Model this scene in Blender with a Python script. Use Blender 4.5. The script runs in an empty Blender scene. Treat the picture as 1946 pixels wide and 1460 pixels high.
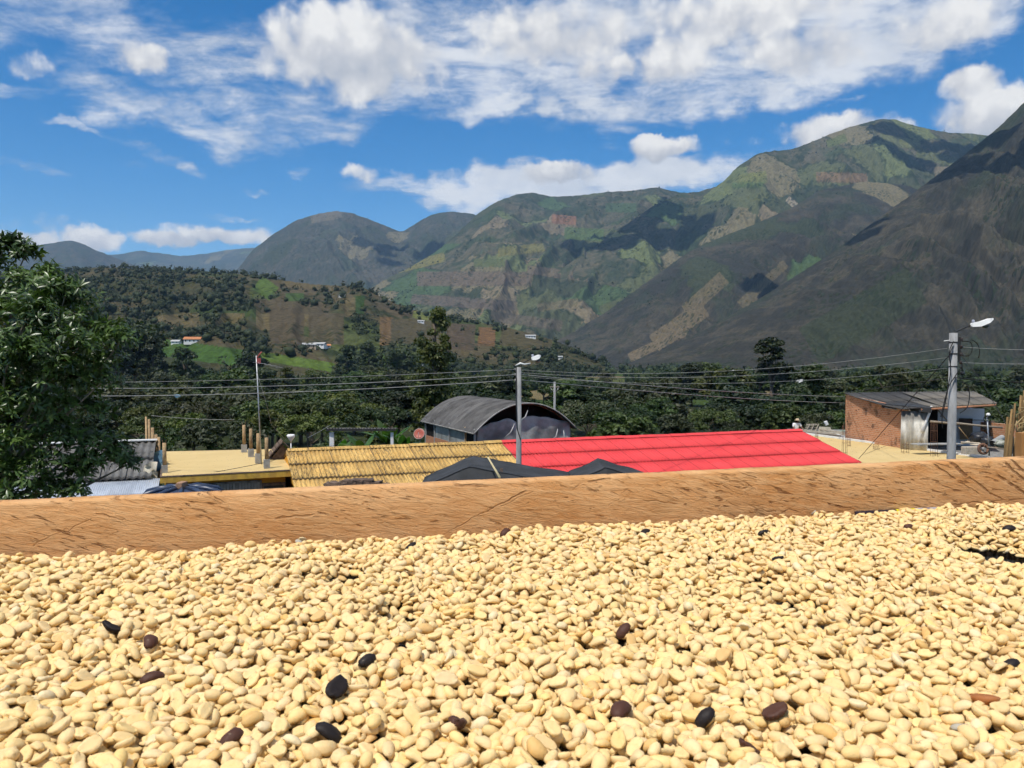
import bpy, math, random
import numpy as np
from mathutils import Matrix, Vector, Euler, Quaternion

SC = bpy.context.scene
COL = SC.collection
RNG = np.random.default_rng(11)
random.seed(11)
R = math.radians

# ------------------------------------------------------------------ camera
CZ = 9.0                       # camera height above the village ground
FPX = 1527.0                   # focal length in photograph pixels
PITCH = math.atan(50 / FPX)
sP, cP = math.sin(PITCH), math.cos(PITCH)


def ray(px, py):
    cx = (px - 973) / FPX
    cy = (730 - py) / FPX
    return (cx, cP + cy * sP, -sP + cy * cP)


def at(px, py, Y):
    d = ray(px, py)
    s = Y / d[1]
    return Vector((d[0] * s, Y, CZ + d[2] * s))


def at_z(px, py, z):
    d = ray(px, py)
    s = (z - CZ) / d[2]
    return Vector((d[0] * s, d[1] * s, z))


cam_d = bpy.data.cameras.new('camera')
cam = bpy.data.objects.new('camera', cam_d)
COL.objects.link(cam)
cam.location = (0, 0, CZ)
cam.rotation_euler = (math.pi / 2 - PITCH, 0, 0)
cam_d.sensor_width = 36
cam_d.lens = FPX / 1946 * 36
cam_d.clip_start = 0.02
cam_d.clip_end = 60000
cam_d.dof.use_dof = True
cam_d.dof.focus_distance = 2.2
cam_d.dof.aperture_fstop = cam_d.lens * 0.001 / 0.00042
SC.camera = cam

# ------------------------------------------------------------------ exposure, sampling
SC.view_settings.view_transform = 'Standard'
SC.view_settings.look = 'None'
SC.view_settings.exposure = 0.15
SC.view_settings.gamma = 1.0
SC.render.engine = 'CYCLES'
SC.cycles.use_denoising = True
SC.cycles.use_adaptive_sampling = True
SC.cycles.adaptive_threshold = 0.03
SC.cycles.adaptive_min_samples = 10
try:
    SC.cycles.denoiser = 'OPENIMAGEDENOISE'
except Exception:
    pass
SC.cycles.max_bounces = 6
SC.cycles.diffuse_bounces = 3
SC.cycles.glossy_bounces = 2
SC.cycles.transmission_bounces = 4
SC.cycles.volume_bounces = 0
SC.cycles.transparent_max_bounces = 8
SC.cycles.sample_clamp_indirect = 6
SC.cycles.caustics_reflective = False
SC.cycles.caustics_refractive = False

# ------------------------------------------------------------------ sun
SUN_EL = R(63)
SUN_AZ = math.atan2(-0.62, -0.78)          # towards the sun, from +Y clockwise: behind the camera, over the left shoulder
SUN = Vector((math.sin(SUN_AZ) * math.cos(SUN_EL), math.cos(SUN_AZ) * math.cos(SUN_EL), math.sin(SUN_EL)))
sun_d = bpy.data.lights.new('sun', 'SUN')
sun_d.energy = 4.2
sun_d.angle = R(0.53)
sun_d.color = (1.0, 0.955, 0.88)
sun = bpy.data.objects.new('sun', sun_d)
COL.objects.link(sun)
sun.rotation_euler = SUN.to_track_quat('Z', 'Y').to_euler()
sun.location = (0, 0, 60)

# ------------------------------------------------------------------ world: Nishita sky with cloud layers
world = bpy.data.worlds.new('World')
SC.world = world
world.use_nodes = True


class NG:
    """small helper for building node graphs"""

    def __init__(self, tree):
        self.t = tree
        self.n = tree.nodes
        self.l = tree.links

    def node(self, typ, **kw):
        nd = self.n.new(typ)
        for k, v in kw.items():
            setattr(nd, k, v)
        return nd

    def put(self, sock, v):
        if isinstance(v, bpy.types.NodeSocket):
            self.l.new(v, sock)
        elif v is not None:
            if isinstance(v, (tuple, list)) and len(v) == 3 and sock.type == 'RGBA':
                v = (*v, 1)
            sock.default_value = v

    def math(self, op, a, b=None, c=None, clamp=False):
        nd = self.node('ShaderNodeMath', operation=op, use_clamp=clamp)
        for i, v in enumerate((a, b, c)):
            if v is not None:
                self.put(nd.inputs[i], v)
        return nd.outputs[0]

    def vmath(self, op, a, b=None, scale=None):
        nd = self.node('ShaderNodeVectorMath', operation=op)
        self.put(nd.inputs[0], a)
        if b is not None:
            self.put(nd.inputs[1], b)
        if scale is not None:
            self.put(nd.inputs['Scale'], scale)
        return nd.outputs['Value'] if op in ('LENGTH', 'DOT_PRODUCT', 'DISTANCE') else nd.outputs[0]

    def smooth(self, v, a, b, o0=0.0, o1=1.0, typ='SMOOTHSTEP'):
        nd = self.node('ShaderNodeMapRange', interpolation_type=typ)
        nd.clamp = True
        for i, x in enumerate((v, a, b, o0, o1)):
            self.put(nd.inputs[i], x)
        return nd.outputs[0]

    dim = '3D'

    def noise(self, vec, scale, detail=4, rough=0.55, dist=0.0, col=False):
        nd = self.node('ShaderNodeTexNoise', noise_dimensions=self.dim)
        self.put(nd.inputs['Vector'], vec)
        self.put(nd.inputs['Scale'], scale)
        self.put(nd.inputs['Detail'], detail)
        self.put(nd.inputs['Roughness'], rough)
        self.put(nd.inputs['Distortion'], dist)
        return nd.outputs['Color' if col else 'Fac']

    def voronoi(self, vec, scale, feature='F1', out='Distance', rand=1.0):
        nd = self.node('ShaderNodeTexVoronoi', feature=feature, voronoi_dimensions=self.dim)
        self.put(nd.inputs['Vector'], vec)
        self.put(nd.inputs['Scale'], scale)
        self.put(nd.inputs['Randomness'], rand)
        return nd.outputs[out]

    def mix(self, f, a, b, blend='MIX'):
        nd = self.node('ShaderNodeMix', data_type='RGBA', blend_type=blend)
        self.put(nd.inputs[0], f)
        self.put(nd.inputs[6], a)
        self.put(nd.inputs[7], b)
        return nd.outputs[2]

    def ramp(self, v, stops, interp='LINEAR'):
        nd = self.node('ShaderNodeValToRGB')
        cr = nd.color_ramp
        cr.interpolation = interp
        while len(cr.elements) < len(stops):
            cr.elements.new(0.5)
        for e, (p, c) in zip(cr.elements, stops):
            e.position = p
            e.color = (*c, 1)
        self.put(nd.inputs[0], v)
        return nd.outputs[0]

    def sep(self, v):
        nd = self.node('ShaderNodeSeparateXYZ')
        self.put(nd.inputs[0], v)
        return nd.outputs

    def comb(self, x, y, z):
        nd = self.node('ShaderNodeCombineXYZ')
        for i, v in enumerate((x, y, z)):
            self.put(nd.inputs[i], v)
        return nd.outputs[0]

    def mapping(self, v, loc=(0, 0, 0), rot=(0, 0, 0), scale=(1, 1, 1)):
        nd = self.node('ShaderNodeMapping')
        self.put(nd.inputs[0], v)
        nd.inputs[1].default_value = loc
        nd.inputs[2].default_value = rot
        nd.inputs[3].default_value = scale
        return nd.outputs[0]


def build_world():
    g = NG(world.node_tree)
    g.dim = '2D'
    g.n.clear()
    out = g.node('ShaderNodeOutputWorld')
    bg = g.node('ShaderNodeBackground')
    g.l.new(bg.outputs[0], out.inputs[0])
    sky = g.node('ShaderNodeTexSky', sky_type='NISHITA')
    sky.sun_disc = False
    sky.sun_elevation = SUN_EL
    sky.sun_rotation = SUN_AZ
    sky.altitude = 1500
    sky.air_density = 1.0
    sky.dust_density = 0.25
    sky.ozone_density = 2.2
    hsv = g.node('ShaderNodeHueSaturation')
    hsv.inputs['Saturation'].default_value = 1.42
    hsv.inputs['Value'].default_value = 1.40
    g.l.new(sky.outputs[0], hsv.inputs['Color'])
    skyc = hsv.outputs[0]
    tc = g.node('ShaderNodeTexCoord')
    d = tc.outputs['Generated']
    x, y, z = g.sep(d)
    az = g.math('ARCTAN2', x, y)
    el = g.math('ARCSINE', z)
    ae = g.comb(az, el, 0.0)
    wob = g.vmath('SCALE', g.vmath('SUBTRACT', g.noise(ae, 7, 3, 0.6, col=True), (0.5, 0.5, 0.5)), scale=0.10)
    wob2 = g.vmath('SCALE', g.vmath('SUBTRACT', g.noise(ae, 26, 4, 0.62, col=True), (0.5, 0.5, 0.5)), scale=0.026)
    ae1 = g.vmath('ADD', g.vmath('ADD', ae, wob), wob2)
    ae2 = g.vmath('ADD', ae, wob2)

    def ang(px, py):
        v = Vector(ray(px, py)).normalized()
        return math.atan2(v.x, v.y), math.asin(v.z)

    def ellipse(base, px, py, rx, ry, rot=0.0):
        a0, e0 = ang(px, py)
        v = g.vmath('SUBTRACT', base, (a0, e0, 0))
        m = g.mapping(v, rot=(0, 0, R(rot)))
        k = (FPX / rx * 0.96, FPX / ry * 0.96, 0)
        return g.vmath('MULTIPLY', m, k)

    # thin sheets of cloud
    sheets = [(1250, 20, 900, 130, 0.90, -4), (930, 130, 420, 85, 0.84, -8), (1560, 95, 600, 78, 1.0, -8), (250, 90, 420, 120, 0.66, 6),
              (330, 215, 260, 62, 0.80, 12), (600, 215, 210, 55, 0.72, -8), (1010, 180, 330, 45, 0.95, -7),
              (1120, 348, 470, 56, 1.35, -3), (1290, 325, 200, 34, 1.2, -2), (840, 358, 150, 12, 0.75, -3), (310, 300, 110, 14, 0.62, 20), (50, 312, 80, 12, 0.5, 3),
              (240, 308, 60, 10, 0.5, 0), (566, 325, 36, 13, 0.5, 8), (140, 237, 70, 10, 0.42, 3), (480, 365, 50, 10, 0.42, 10),
              (435, 412, 60, 8, 0.42, 0), (1330, 190, 60, 7, 0.4, -10), (1600, 195, 55, 8, 0.42, -6), (30, 175, 100, 16, 0.45, 0)]
    cov = None
    for (px, py, rx, ry, w, rot) in sheets:
        ln = g.vmath('LENGTH', ellipse(ae1 if ry > 30 else ae2, px, py, rx, ry, rot))
        c = g.smooth(ln, 1.12, 0.35, 0.0, w)
        cov = c if cov is None else g.math('MAXIMUM', cov, c)
    # the sky above and behind the frame carries the same broken sheet
    high = g.math('MULTIPLY', g.smooth(el, 0.40, 0.52), 0.72)
    side = g.math('MULTIPLY', g.smooth(g.math('ABSOLUTE', az), 0.62, 0.8), g.smooth(el, 0.12, 0.3, 0.0, 0.7))
    cov = g.math('MAXIMUM', cov, g.math('MAXIMUM', high, side))
    den = g.math('ADD', z, 0.16)
    plane = g.comb(g.math('DIVIDE', x, den), g.math('DIVIDE', y, den), 0.0)
    streak = g.mapping(plane, rot=(0, 0, R(14)), scale=(1.0, 2.1, 1))
    f1 = g.noise(streak, 2.6, 6, 0.62, 0.25)
    f2 = g.noise(g.mapping(ae, rot=(0, 0, R(-7)), scale=(1, 2.4, 1)), 11, 6, 0.66, 0.15)
    fb = g.math('ADD', g.math('MULTIPLY', f1, 0.5), g.math('MULTIPLY', f2, 0.5))
    dens = g.math('ADD', g.math('MULTIPLY', cov, 0.72), g.math('MULTIPLY', g.math('SUBTRACT', fb, 0.5), 2.3))
    alpha = g.math('MULTIPLY', g.smooth(dens, 0.12, 0.95), g.smooth(cov, 0.02, 0.4))
    alpha = g.math('MULTIPLY', alpha, 0.93)
    shade = g.noise(g.mapping(ae, scale=(1, 1.8, 1)), 9, 3, 0.6)
    thin = g.ramp(g.math('ADD', g.math('MULTIPLY', alpha, 0.35), g.math('MULTIPLY', shade, 0.65)),
                  [(0.24, (4.4, 5.3, 6.8)), (0.46, (6.4, 6.9, 7.7)), (0.66, (8.7, 8.9, 9.2))])
    col = g.mix(alpha, skyc, thin)
    # heaped clouds with grey undersides
    puffs = [(670, 95, 205, 95, 1.0), (270, 104, 62, 36, 0.75), (1845, 157, 52, 36, 1.0), (1885, 225, 92, 56, 1.0), (1590, 248, 110, 34, 1.0),
             (1257, 283, 76, 25, 1.0), (1065, 328, 82, 27, 1.0), (410, 448, 120, 24, 0.95), (325, 456, 70, 24, 0.9), (60, 462, 62, 26, 0.95),
             (172, 456, 60, 28, 0.9), (70, 426, 62, 26, 0.45), (1270, 112, 95, 52, 0.7), (1530, 88, 130, 55, 0.75), (1060, 60, 190, 70, 0.75),
             (1400, 30, 240, 60, 0.7), (690, 332, 48, 17, 0.45), (820, 330, 90, 16, 0.4), (1690, 250, 50, 30, 0.7), (1800, 50, 120, 50, 0.6),
             (60, 120, 40, 26, 0.35), (1160, 130, 120, 40, 0.6)]
    bil = g.noise(ae, 34, 4, 0.60, 0.1)
    bil2 = g.noise(ae, 12, 2, 0.55)
    aeb = g.vmath('ADD', ae, g.vmath('SCALE', wob2, scale=0.5))
    puf = g.math('SUBTRACT', 1.0, g.math('MULTIPLY', g.voronoi(aeb, 26, 'SMOOTH_F1', 'Distance'), 1.15))
    puf2 = g.math('SUBTRACT', 1.0, g.math('MULTIPLY', g.voronoi(aeb, 61, 'SMOOTH_F1', 'Distance'), 1.15))
    nz = g.math('ADD', g.math('ADD', g.math('MULTIPLY', bil, 0.30), g.math('MULTIPLY', bil2, 0.34)), g.math('ADD', g.math('MULTIPLY', puf, 0.22), g.math('MULTIPLY', puf2, 0.14)))
    pc = None
    pt = None
    for (px, py, rx, ry, w) in puffs:
        e = ellipse(ae2, px, py, rx, ry)
        ln = g.vmath('LENGTH', e)
        c = g.smooth(ln, 1.15, 0.25, 0.0, w)
        t = g.math('MULTIPLY', g.sep(e)[1], c)
        pc = c if pc is None else g.math('MAXIMUM', pc, c)
        pt = t if pt is None else g.math('ADD', pt, t)
    pd = g.math('ADD', pc, g.math('MULTIPLY', g.math('SUBTRACT', nz, 0.5), 2.4))
    pa = g.math('MULTIPLY', g.smooth(pd, 0.12, 0.86), g.smooth(pc, 0.02, 0.22))
    lum = g.math('ADD', g.math('MULTIPLY', pt, 0.45), g.math('ADD', 0.42, g.math('MULTIPLY', g.math('SUBTRACT', nz, 0.5), 1.5)))
    heap = g.ramp(lum, [(0.08, (4.9, 5.3, 6.0)), (0.40, (6.9, 7.0, 7.3)), (0.68, (9.6, 9.5, 9.3))])
    col = g.mix(pa, col, heap)
    g.l.new(col, bg.inputs['Color'])
    bg.inputs['Strength'].default_value = 0.088


build_world()
world.cycles.sampling_method = 'MANUAL'
world.cycles.sample_map_resolution = 512

# ------------------------------------------------------------------ mesh helpers


def tag(o, label=None, cat=None, group=None, kind=None):
    if label:
        o['label'] = label
    if cat:
        o['category'] = cat
    if group:
        o['group'] = group
    if kind:
        o['kind'] = kind
    return o


def link_mesh(name, me, mat=None, parent=None):
    o = bpy.data.objects.new(name, me)
    COL.objects.link(o)
    if mat is not None:
        for m in (mat if isinstance(mat, (list, tuple)) else [mat]):
            me.materials.append(m)
    if parent is not None:
        setp(o, parent)
    return o


def setp(o, parent):
    o.parent = parent
    p = parent
    off = Matrix.Identity(4)
    chain = []
    while p is not None:
        chain.append(p)
        p = p.parent
    for p in reversed(chain):
        off = off @ (p.matrix_parent_inverse if p.parent else Matrix.Identity(4)) @ p.matrix_basis
    o.matrix_parent_inverse = off.inverted()


def thing(name, label, cat, loc, group=None):
    o = bpy.data.objects.new(name, None)
    COL.objects.link(o)
    o.location = loc
    o.empty_display_size = 0.3
    return tag(o, label, cat, group)


def np_mesh(name, verts, faces, smooth=False):
    """verts (n,3) array; faces (m,k) array of equal sized polygons"""
    me = bpy.data.meshes.new(name)
    verts = np.asarray(verts, dtype=np.float32)
    faces = np.asarray(faces, dtype=np.int32)
    k = faces.shape[1]
    me.vertices.add(len(verts))
    me.vertices.foreach_set('co', verts.ravel())
    me.loops.add(faces.size)
    me.loops.foreach_set('vertex_index', faces.ravel())
    me.polygons.add(len(faces))
    me.polygons.foreach_set('loop_start', np.arange(0, faces.size, k, dtype=np.int32))
    if smooth:
        me.polygons.foreach_set('use_smooth', np.ones(len(faces), dtype=bool))
    me.update(calc_edges=True)
    me.validate()
    return me


class MB:
    def __init__(self):
        self.v = []
        self.f = []
        self.sm = []

    def add(self, vs, fs, sm=False):
        n = len(self.v)
        self.v += [tuple(p) for p in vs]
        self.f += [tuple(n + i for i in f) for f in fs]
        self.sm += [sm] * len(fs)
        return self

    def hexa(self, b, t):
        """b, t: four bottom and four top points, counter-clockwise seen from above"""
        return self.add(list(b) + list(t), [(3, 2, 1, 0), (4, 5, 6, 7), (0, 1, 5, 4), (1, 2, 6, 5), (2, 3, 7, 6), (3, 0, 4, 7)])

    def box(self, c, s, rz=0.0, rot=None):
        hx, hy, hz = s[0] / 2, s[1] / 2, s[2] / 2
        pts = [(-hx, -hy, -hz), (hx, -hy, -hz), (hx, hy, -hz), (-hx, hy, -hz), (-hx, -hy, hz), (hx, -hy, hz), (hx, hy, hz), (-hx, hy, hz)]
        m = (rot if rot is not None else Matrix.Rotation(rz, 3, 'Z'))
        P = [m @ Vector(p) + Vector(c) for p in pts]
        return self.hexa(P[:4], P[4:])

    def tube(self, pts, rad, n=8, cap=True):
        pts = [Vector(p) for p in pts]
        if not isinstance(rad, (list, tuple)):
            rad = [rad] * len(pts)
        rings = []
        prev = None
        for i, p in enumerate(pts):
            t = (pts[min(i + 1, len(pts) - 1)] - pts[max(i - 1, 0)]).normalized()
            if prev is None:
                a = Vector((0, 0, 1)) if abs(t.z) < 0.9 else Vector((1, 0, 0))
                u = t.cross(a).normalized()
            else:
                u = (prev - t * prev.dot(t)).normalized()
            prev = u
            w = t.cross(u)
            rings.append([p + (u * math.cos(2 * math.pi * k / n) + w * math.sin(2 * math.pi * k / n)) * rad[i] for k in range(n)])
        base = len(self.v)
        for r in rings:
            self.v += [tuple(q) for q in r]
        for i in range(len(rings) - 1):
            for k in range(n):
                k2 = (k + 1) % n
                self.f.append((base + i * n + k, base + i * n + k2, base + (i + 1) * n + k2, base + (i + 1) * n + k))
                self.sm.append(True)
        if cap:
            self.f.append(tuple(base + k for k in reversed(range(n))))
            self.f.append(tuple(base + (len(rings) - 1) * n + k for k in range(n)))
            self.sm += [False, False]
        return self

    def lathe(self, prof, c, n=20):
        """prof: (radius, z) pairs"""
        base = len(self.v)
        for (r, z) in prof:
            for k in range(n):
                a = 2 * math.pi * k / n
                self.v.append((c[0] + r * math.cos(a), c[1] + r * math.sin(a), c[2] + z))
        for i in range(len(prof) - 1):
            for k in range(n):
                k2 = (k + 1) % n
                self.f.append((base + i * n + k, base + i * n + k2, base + (i + 1) * n + k2, base + (i + 1) * n + k))
                self.sm.append(True)
        self.f.append(tuple(base + (len(prof) - 1) * n + k for k in range(n)))
        self.sm.append(False)
        self.f.append(tuple(base + k for k in reversed(range(n))))
        self.sm.append(False)
        return self

    def mesh(self, name):
        me = bpy.data.meshes.new(name)
        me.from_pydata(self.v, [], self.f)
        me.polygons.foreach_set('use_smooth', self.sm)
        me.update()
        return me

    def build(self, name, mat, parent=None):
        return link_mesh(name, self.mesh(name), mat, parent)


# ------------------------------------------------------------------ material helpers
MATS = {}


def new_mat(name):
    m = bpy.data.materials.new(name)
    m.use_nodes = True
    g = NG(m.node_tree)
    b = g.n['Principled BSDF']
    return m, g, b


def lin(r, gg, b):
    def f(c):
        c /= 255.0
        return c / 12.92 if c <= 0.04045 else ((c + 0.055) / 1.055) ** 2.4
    return (f(r), f(gg), f(b))


def M(name, col, rough=0.8, spec=0.3, var=0.25, scale=4.0, bump=0.0, bscale=40.0, col2=None, stretch=(1, 1, 1), rnd=0.0, metal=0.0, sharp=(0.35, 0.7), detail=6):
    if name in MATS:
        return MATS[name]
    m, g, b = new_mat(name)
    tc = g.node('ShaderNodeTexCoord')
    vec = g.mapping(tc.outputs['Object'], scale=stretch)
    oi = g.node('ShaderNodeObjectInfo')
    vec = g.vmath('ADD', vec, g.vmath('SCALE', (37.0, 19.0, 53.0), scale=oi.outputs['Random']))
    c2 = col2 if col2 else tuple(c * (1 - var) for c in col)
    n = g.noise(vec, scale, detail, 0.6)
    c = g.mix(g.smooth(n, sharp[0], sharp[1]), col, c2)
    if rnd:
        k = g.smooth(oi.outputs['Random'], 0, 1, 1 - rnd, 1 + rnd, 'LINEAR')
        c = g.mix(1.0, c, g.comb(k, k, k), 'MULTIPLY')
    g.put(b.inputs['Base Color'], c)
    b.inputs['Roughness'].default_value = rough
    b.inputs['Specular IOR Level'].default_value = spec
    b.inputs['Metallic'].default_value = metal
    if bump:
        bn = g.node('ShaderNodeBump')
        bn.inputs['Strength'].default_value = bump
        bn.inputs['Distance'].default_value = 0.02
        g.put(bn.inputs['Height'], g.noise(vec, bscale, 5, 0.6))
        g.l.new(bn.outputs[0], b.inputs['Normal'])
    MATS[name] = m
    return m


def leaf_mat(name, dark, light, rnd=0.35, rough=0.55, spec=0.35, scale=0.5, trans=0.25):
    m, g, b = new_mat(name)
    tc = g.node('ShaderNodeTexCoord')
    oi = g.node('ShaderNodeObjectInfo')
    vec = g.vmath('ADD', tc.outputs['Object'], g.vmath('SCALE', (37.0, 19.0, 53.0), scale=oi.outputs['Random']))
    n = g.noise(vec, scale, 4, 0.65)
    n2 = g.noise(vec, scale * 9, 2, 0.6)
    f = g.smooth(g.math('ADD', g.math('MULTIPLY', n, 0.55), g.math('MULTIPLY', n2, 0.45)), 0.36, 0.66)
    c = g.mix(f, dark, light)
    hs = g.node('ShaderNodeHueSaturation')
    g.put(hs.inputs['Hue'], g.smooth(oi.outputs['Random'], 0, 1, 0.5 - 0.03 * rnd / 0.35, 0.5 + 0.02 * rnd / 0.35, 'LINEAR'))
    r2 = g.math('FRACT', g.math('MULTIPLY', oi.outputs['Random'], 7.31))
    g.put(hs.inputs['Value'], g.smooth(r2, 0, 1, 1 - rnd, 1 + rnd, 'LINEAR'))
    g.l.new(c, hs.inputs['Color'])
    g.put(b.inputs['Base Color'], hs.outputs[0])
    b.inputs['Roughness'].default_value = rough
    b.inputs['Specular IOR Level'].default_value = spec
    tr = g.node('ShaderNodeBsdfTranslucent')
    tcol = g.mix(1.0, hs.outputs[0], (1.1, 1.35, 0.5), 'MULTIPLY')
    g.l.new(tcol, tr.inputs['Color'])
    ms = g.node('ShaderNodeMixShader')
    ms.inputs[0].default_value = trans
    g.l.new(b.outputs[0], ms.inputs[1])
    g.l.new(tr.outputs[0], ms.inputs[2])
    g.l.new(ms.outputs[0], g.n['Material Output'].inputs[0])
    return m


def terrain_mat(name, scrub, dry, green, fields, fscale, hedge=(0.020, 0.030, 0.014), grain=12.0, dry_bias=0.0, bump=0.7, hedge_w=0.05):
    """mountain land cover: scrub, dry grass, cultivated plots with hedgerows. fm attribute: how cultivated; fcol/fa: single known plots"""
    m, g, b = new_mat(name)
    g.dim = '2D'
    tc = g.node('ShaderNodeTexCoord')
    pos = tc.outputs['Object']
    big = g.noise(pos, 1 / 420.0, 4, 0.6)
    mid = g.noise(pos, 1 / 70.0, 4, 0.6)
    fin = g.noise(pos, 1 / grain, 2, 0.7)
    f = g.math('ADD', g.math('ADD', g.math('MULTIPLY', big, 0.5), g.math('MULTIPLY', mid, 0.5)), dry_bias)
    base = g.mix(g.smooth(f, 0.40, 0.60), scrub, dry)
    base = g.mix(g.smooth(g.noise(pos, 1 / 260.0, 4, 0.6), 0.52, 0.66, 0, 0.75), base, green)
    wp = g.vmath('ADD', pos, g.vmath('SCALE', g.vmath('SUBTRACT', g.noise(pos, 1 / 120.0, 3, 0.5, col=True), (0.5, 0.5, 0.5)), scale=90.0))
    wp = g.mapping(wp, rot=(0, 0, R(25)), scale=(1, 0.55, 0.9))
    cell = g.voronoi(wp, fscale, 'F1', 'Color')
    edge = g.voronoi(wp, fscale, 'DISTANCE_TO_EDGE', 'Distance')
    r1, r2, r3 = g.sep(cell)
    fc = g.ramp(r1, [(i / len(fields), c) for i, c in enumerate(fields)], 'CONSTANT')
    fm = g.node('ShaderNodeAttribute', attribute_name='fm').outputs['Fac']
    has = g.math('LESS_THAN', r2, fm)
    col = g.mix(g.math('MULTIPLY', has, 0.88), base, fc)
    hl = g.math('MULTIPLY', g.smooth(edge, hedge_w, hedge_w * 0.4), g.smooth(fm, 0.05, 0.3, 0, 0.85))
    hl = g.math('MULTIPLY', hl, g.smooth(g.noise(pos, 1 / 45.0, 3, 0.6), 0.42, 0.55))
    col = g.mix(hl, col, hedge)
    fa = g.node('ShaderNodeAttribute', attribute_name='fa').outputs['Fac']
    fcol = g.node('ShaderNodeAttribute', attribute_name='fcol').outputs['Color']
    col = g.mix(g.smooth(g.math('ADD', fa, g.math('MULTIPLY', g.math('SUBTRACT', mid, 0.5), 0.5)), 0.45, 0.6, 0, 0.9), col, fcol)
    # bushes as small dark dots, and grain
    bush = g.voronoi(pos, 1 / (grain * 1.6), 'F1', 'Distance')
    bm = g.math('MULTIPLY', g.smooth(bush, 0.38, 0.22), g.smooth(g.noise(pos, 1 / 150.0, 4, 0.65), 0.46, 0.62))
    col = g.mix(g.math('MULTIPLY', bm, 0.75), col, hedge)
    k = g.smooth(fin, 0.25, 0.75, 0.66, 1.32, 'LINEAR')
    col = g.mix(1.0, col, g.comb(k, k, k), 'MULTIPLY')
    g.put(b.inputs['Base Color'], col)
    b.inputs['Roughness'].default_value = 0.95
    b.inputs['Specular IOR Level'].default_value = 0.05
    bn = g.node('ShaderNodeBump')
    bn.inputs['Strength'].default_value = bump
    bn.inputs['Distance'].default_value = grain * 0.35
    g.put(bn.inputs['Height'], g.math('ADD', fin, g.math('MULTIPLY', bm, 0.8)))
    g.l.new(bn.outputs[0], b.inputs['Normal'])
    return m


# ------------------------------------------------------------------ numpy noise
def _hash(ix, iy, seed):
    n = (ix.astype(np.int64) * 374761393 + iy.astype(np.int64) * 668265263 + seed * 1442695041) & 0xFFFFFFFF
    n = ((n ^ (n >> 13)) * 1274126177) & 0xFFFFFFFF
    return (n ^ (n >> 16)) & 0xFFFFFFFF


def noise2(x, y, seed=0):
    xi = np.floor(x)
    yi = np.floor(y)
    xf = x - xi
    yf = y - yi
    xi = xi.astype(np.int64)
    yi = yi.astype(np.int64)
    u = xf * xf * xf * (xf * (xf * 6 - 15) + 10)
    v = yf * yf * yf * (yf * (yf * 6 - 15) + 10)

    def gr(ix, iy, fx, fy):
        a = _hash(ix, iy, seed) / 4294967296.0 * 2 * np.pi
        return np.cos(a) * fx + np.sin(a) * fy
    a = gr(xi, yi, xf, yf)
    b = gr(xi + 1, yi, xf - 1, yf)
    c = gr(xi, yi + 1, xf, yf - 1)
    d = gr(xi + 1, yi + 1, xf - 1, yf - 1)
    return (a + (b - a) * u + (c - a) * v + (a - b - c + d) * u * v) * 1.5


def fbm(x, y, octv=5, seed=0, gain=0.5):
    s = 0
    a = 1
    t = 0
    for i in range(octv):
        s = s + a * noise2(x * 2 ** i, y * 2 ** i, seed + i * 7)
        t += a
        a *= gain
    return s / t


def ridged(x, y, octv=5, seed=0, gain=0.5):
    s = 0
    a = 1
    t = 0
    for i in range(octv):
        s = s + a * (1 - np.abs(noise2(x * 2.03 ** i, y * 2.03 ** i, seed + i * 7)) * 1.6)
        t += a
        a *= gain
    return s / t


def sstep(a, b, x):
    t = np.clip((x - a) / (b - a), 0, 1)
    return t * t * (3 - 2 * t)


# ------------------------------------------------------------------ the valley floor
def ground_h(x, y):
    x = np.asarray(x, dtype=float)
    y = np.asarray(y, dtype=float)
    r = np.hypot(x, y)
    z = -sstep(62, 210, r) * 13.0 - sstep(900, 3000, r) * 6.0
    z = z + sstep(150, 500, r) * 2.2 * fbm(x / 170.0, y / 170.0, 3, 5)
    return z


def grid_faces(nu, nv):
    i = np.arange(nu - 1)[:, None] * nv + np.arange(nv - 1)[None, :]
    i = i.ravel()
    return np.stack([i, i + nv, i + nv + 1, i + 1], axis=1)


def attr_float(me, name, arr):
    a = me.attributes.new(name, 'FLOAT', 'POINT')
    a.data.foreach_set('value', np.asarray(arr, dtype=np.float32).ravel())


def attr_col(me, name, arr):
    a = me.attributes.new(name, 'FLOAT_COLOR', 'POINT')
    arr = np.asarray(arr, dtype=np.float32)
    if arr.shape[-1] == 3:
        arr = np.concatenate([arr, np.ones(arr.shape[:-1] + (1,), dtype=np.float32)], axis=-1)
    a.data.foreach_set('color', arr.ravel())


GREEN = (0.036, 0.056, 0.018)
FIELDS_VALLEY = [(0.05, 0.085, 0.02), (0.075, 0.12, 0.022), (0.16, 0.125, 0.06), (0.09, 0.10, 0.032), (0.045, 0.07, 0.02), (0.12, 0.10, 0.05)]
FIELDS_HIGH = [(0.110, 0.128, 0.052), (0.145, 0.125, 0.072), (0.058, 0.066, 0.035), (0.055, 0.088, 0.036), (0.160, 0.130, 0.082), (0.085, 0.095, 0.044), (0.042, 0.050, 0.027)]

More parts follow.
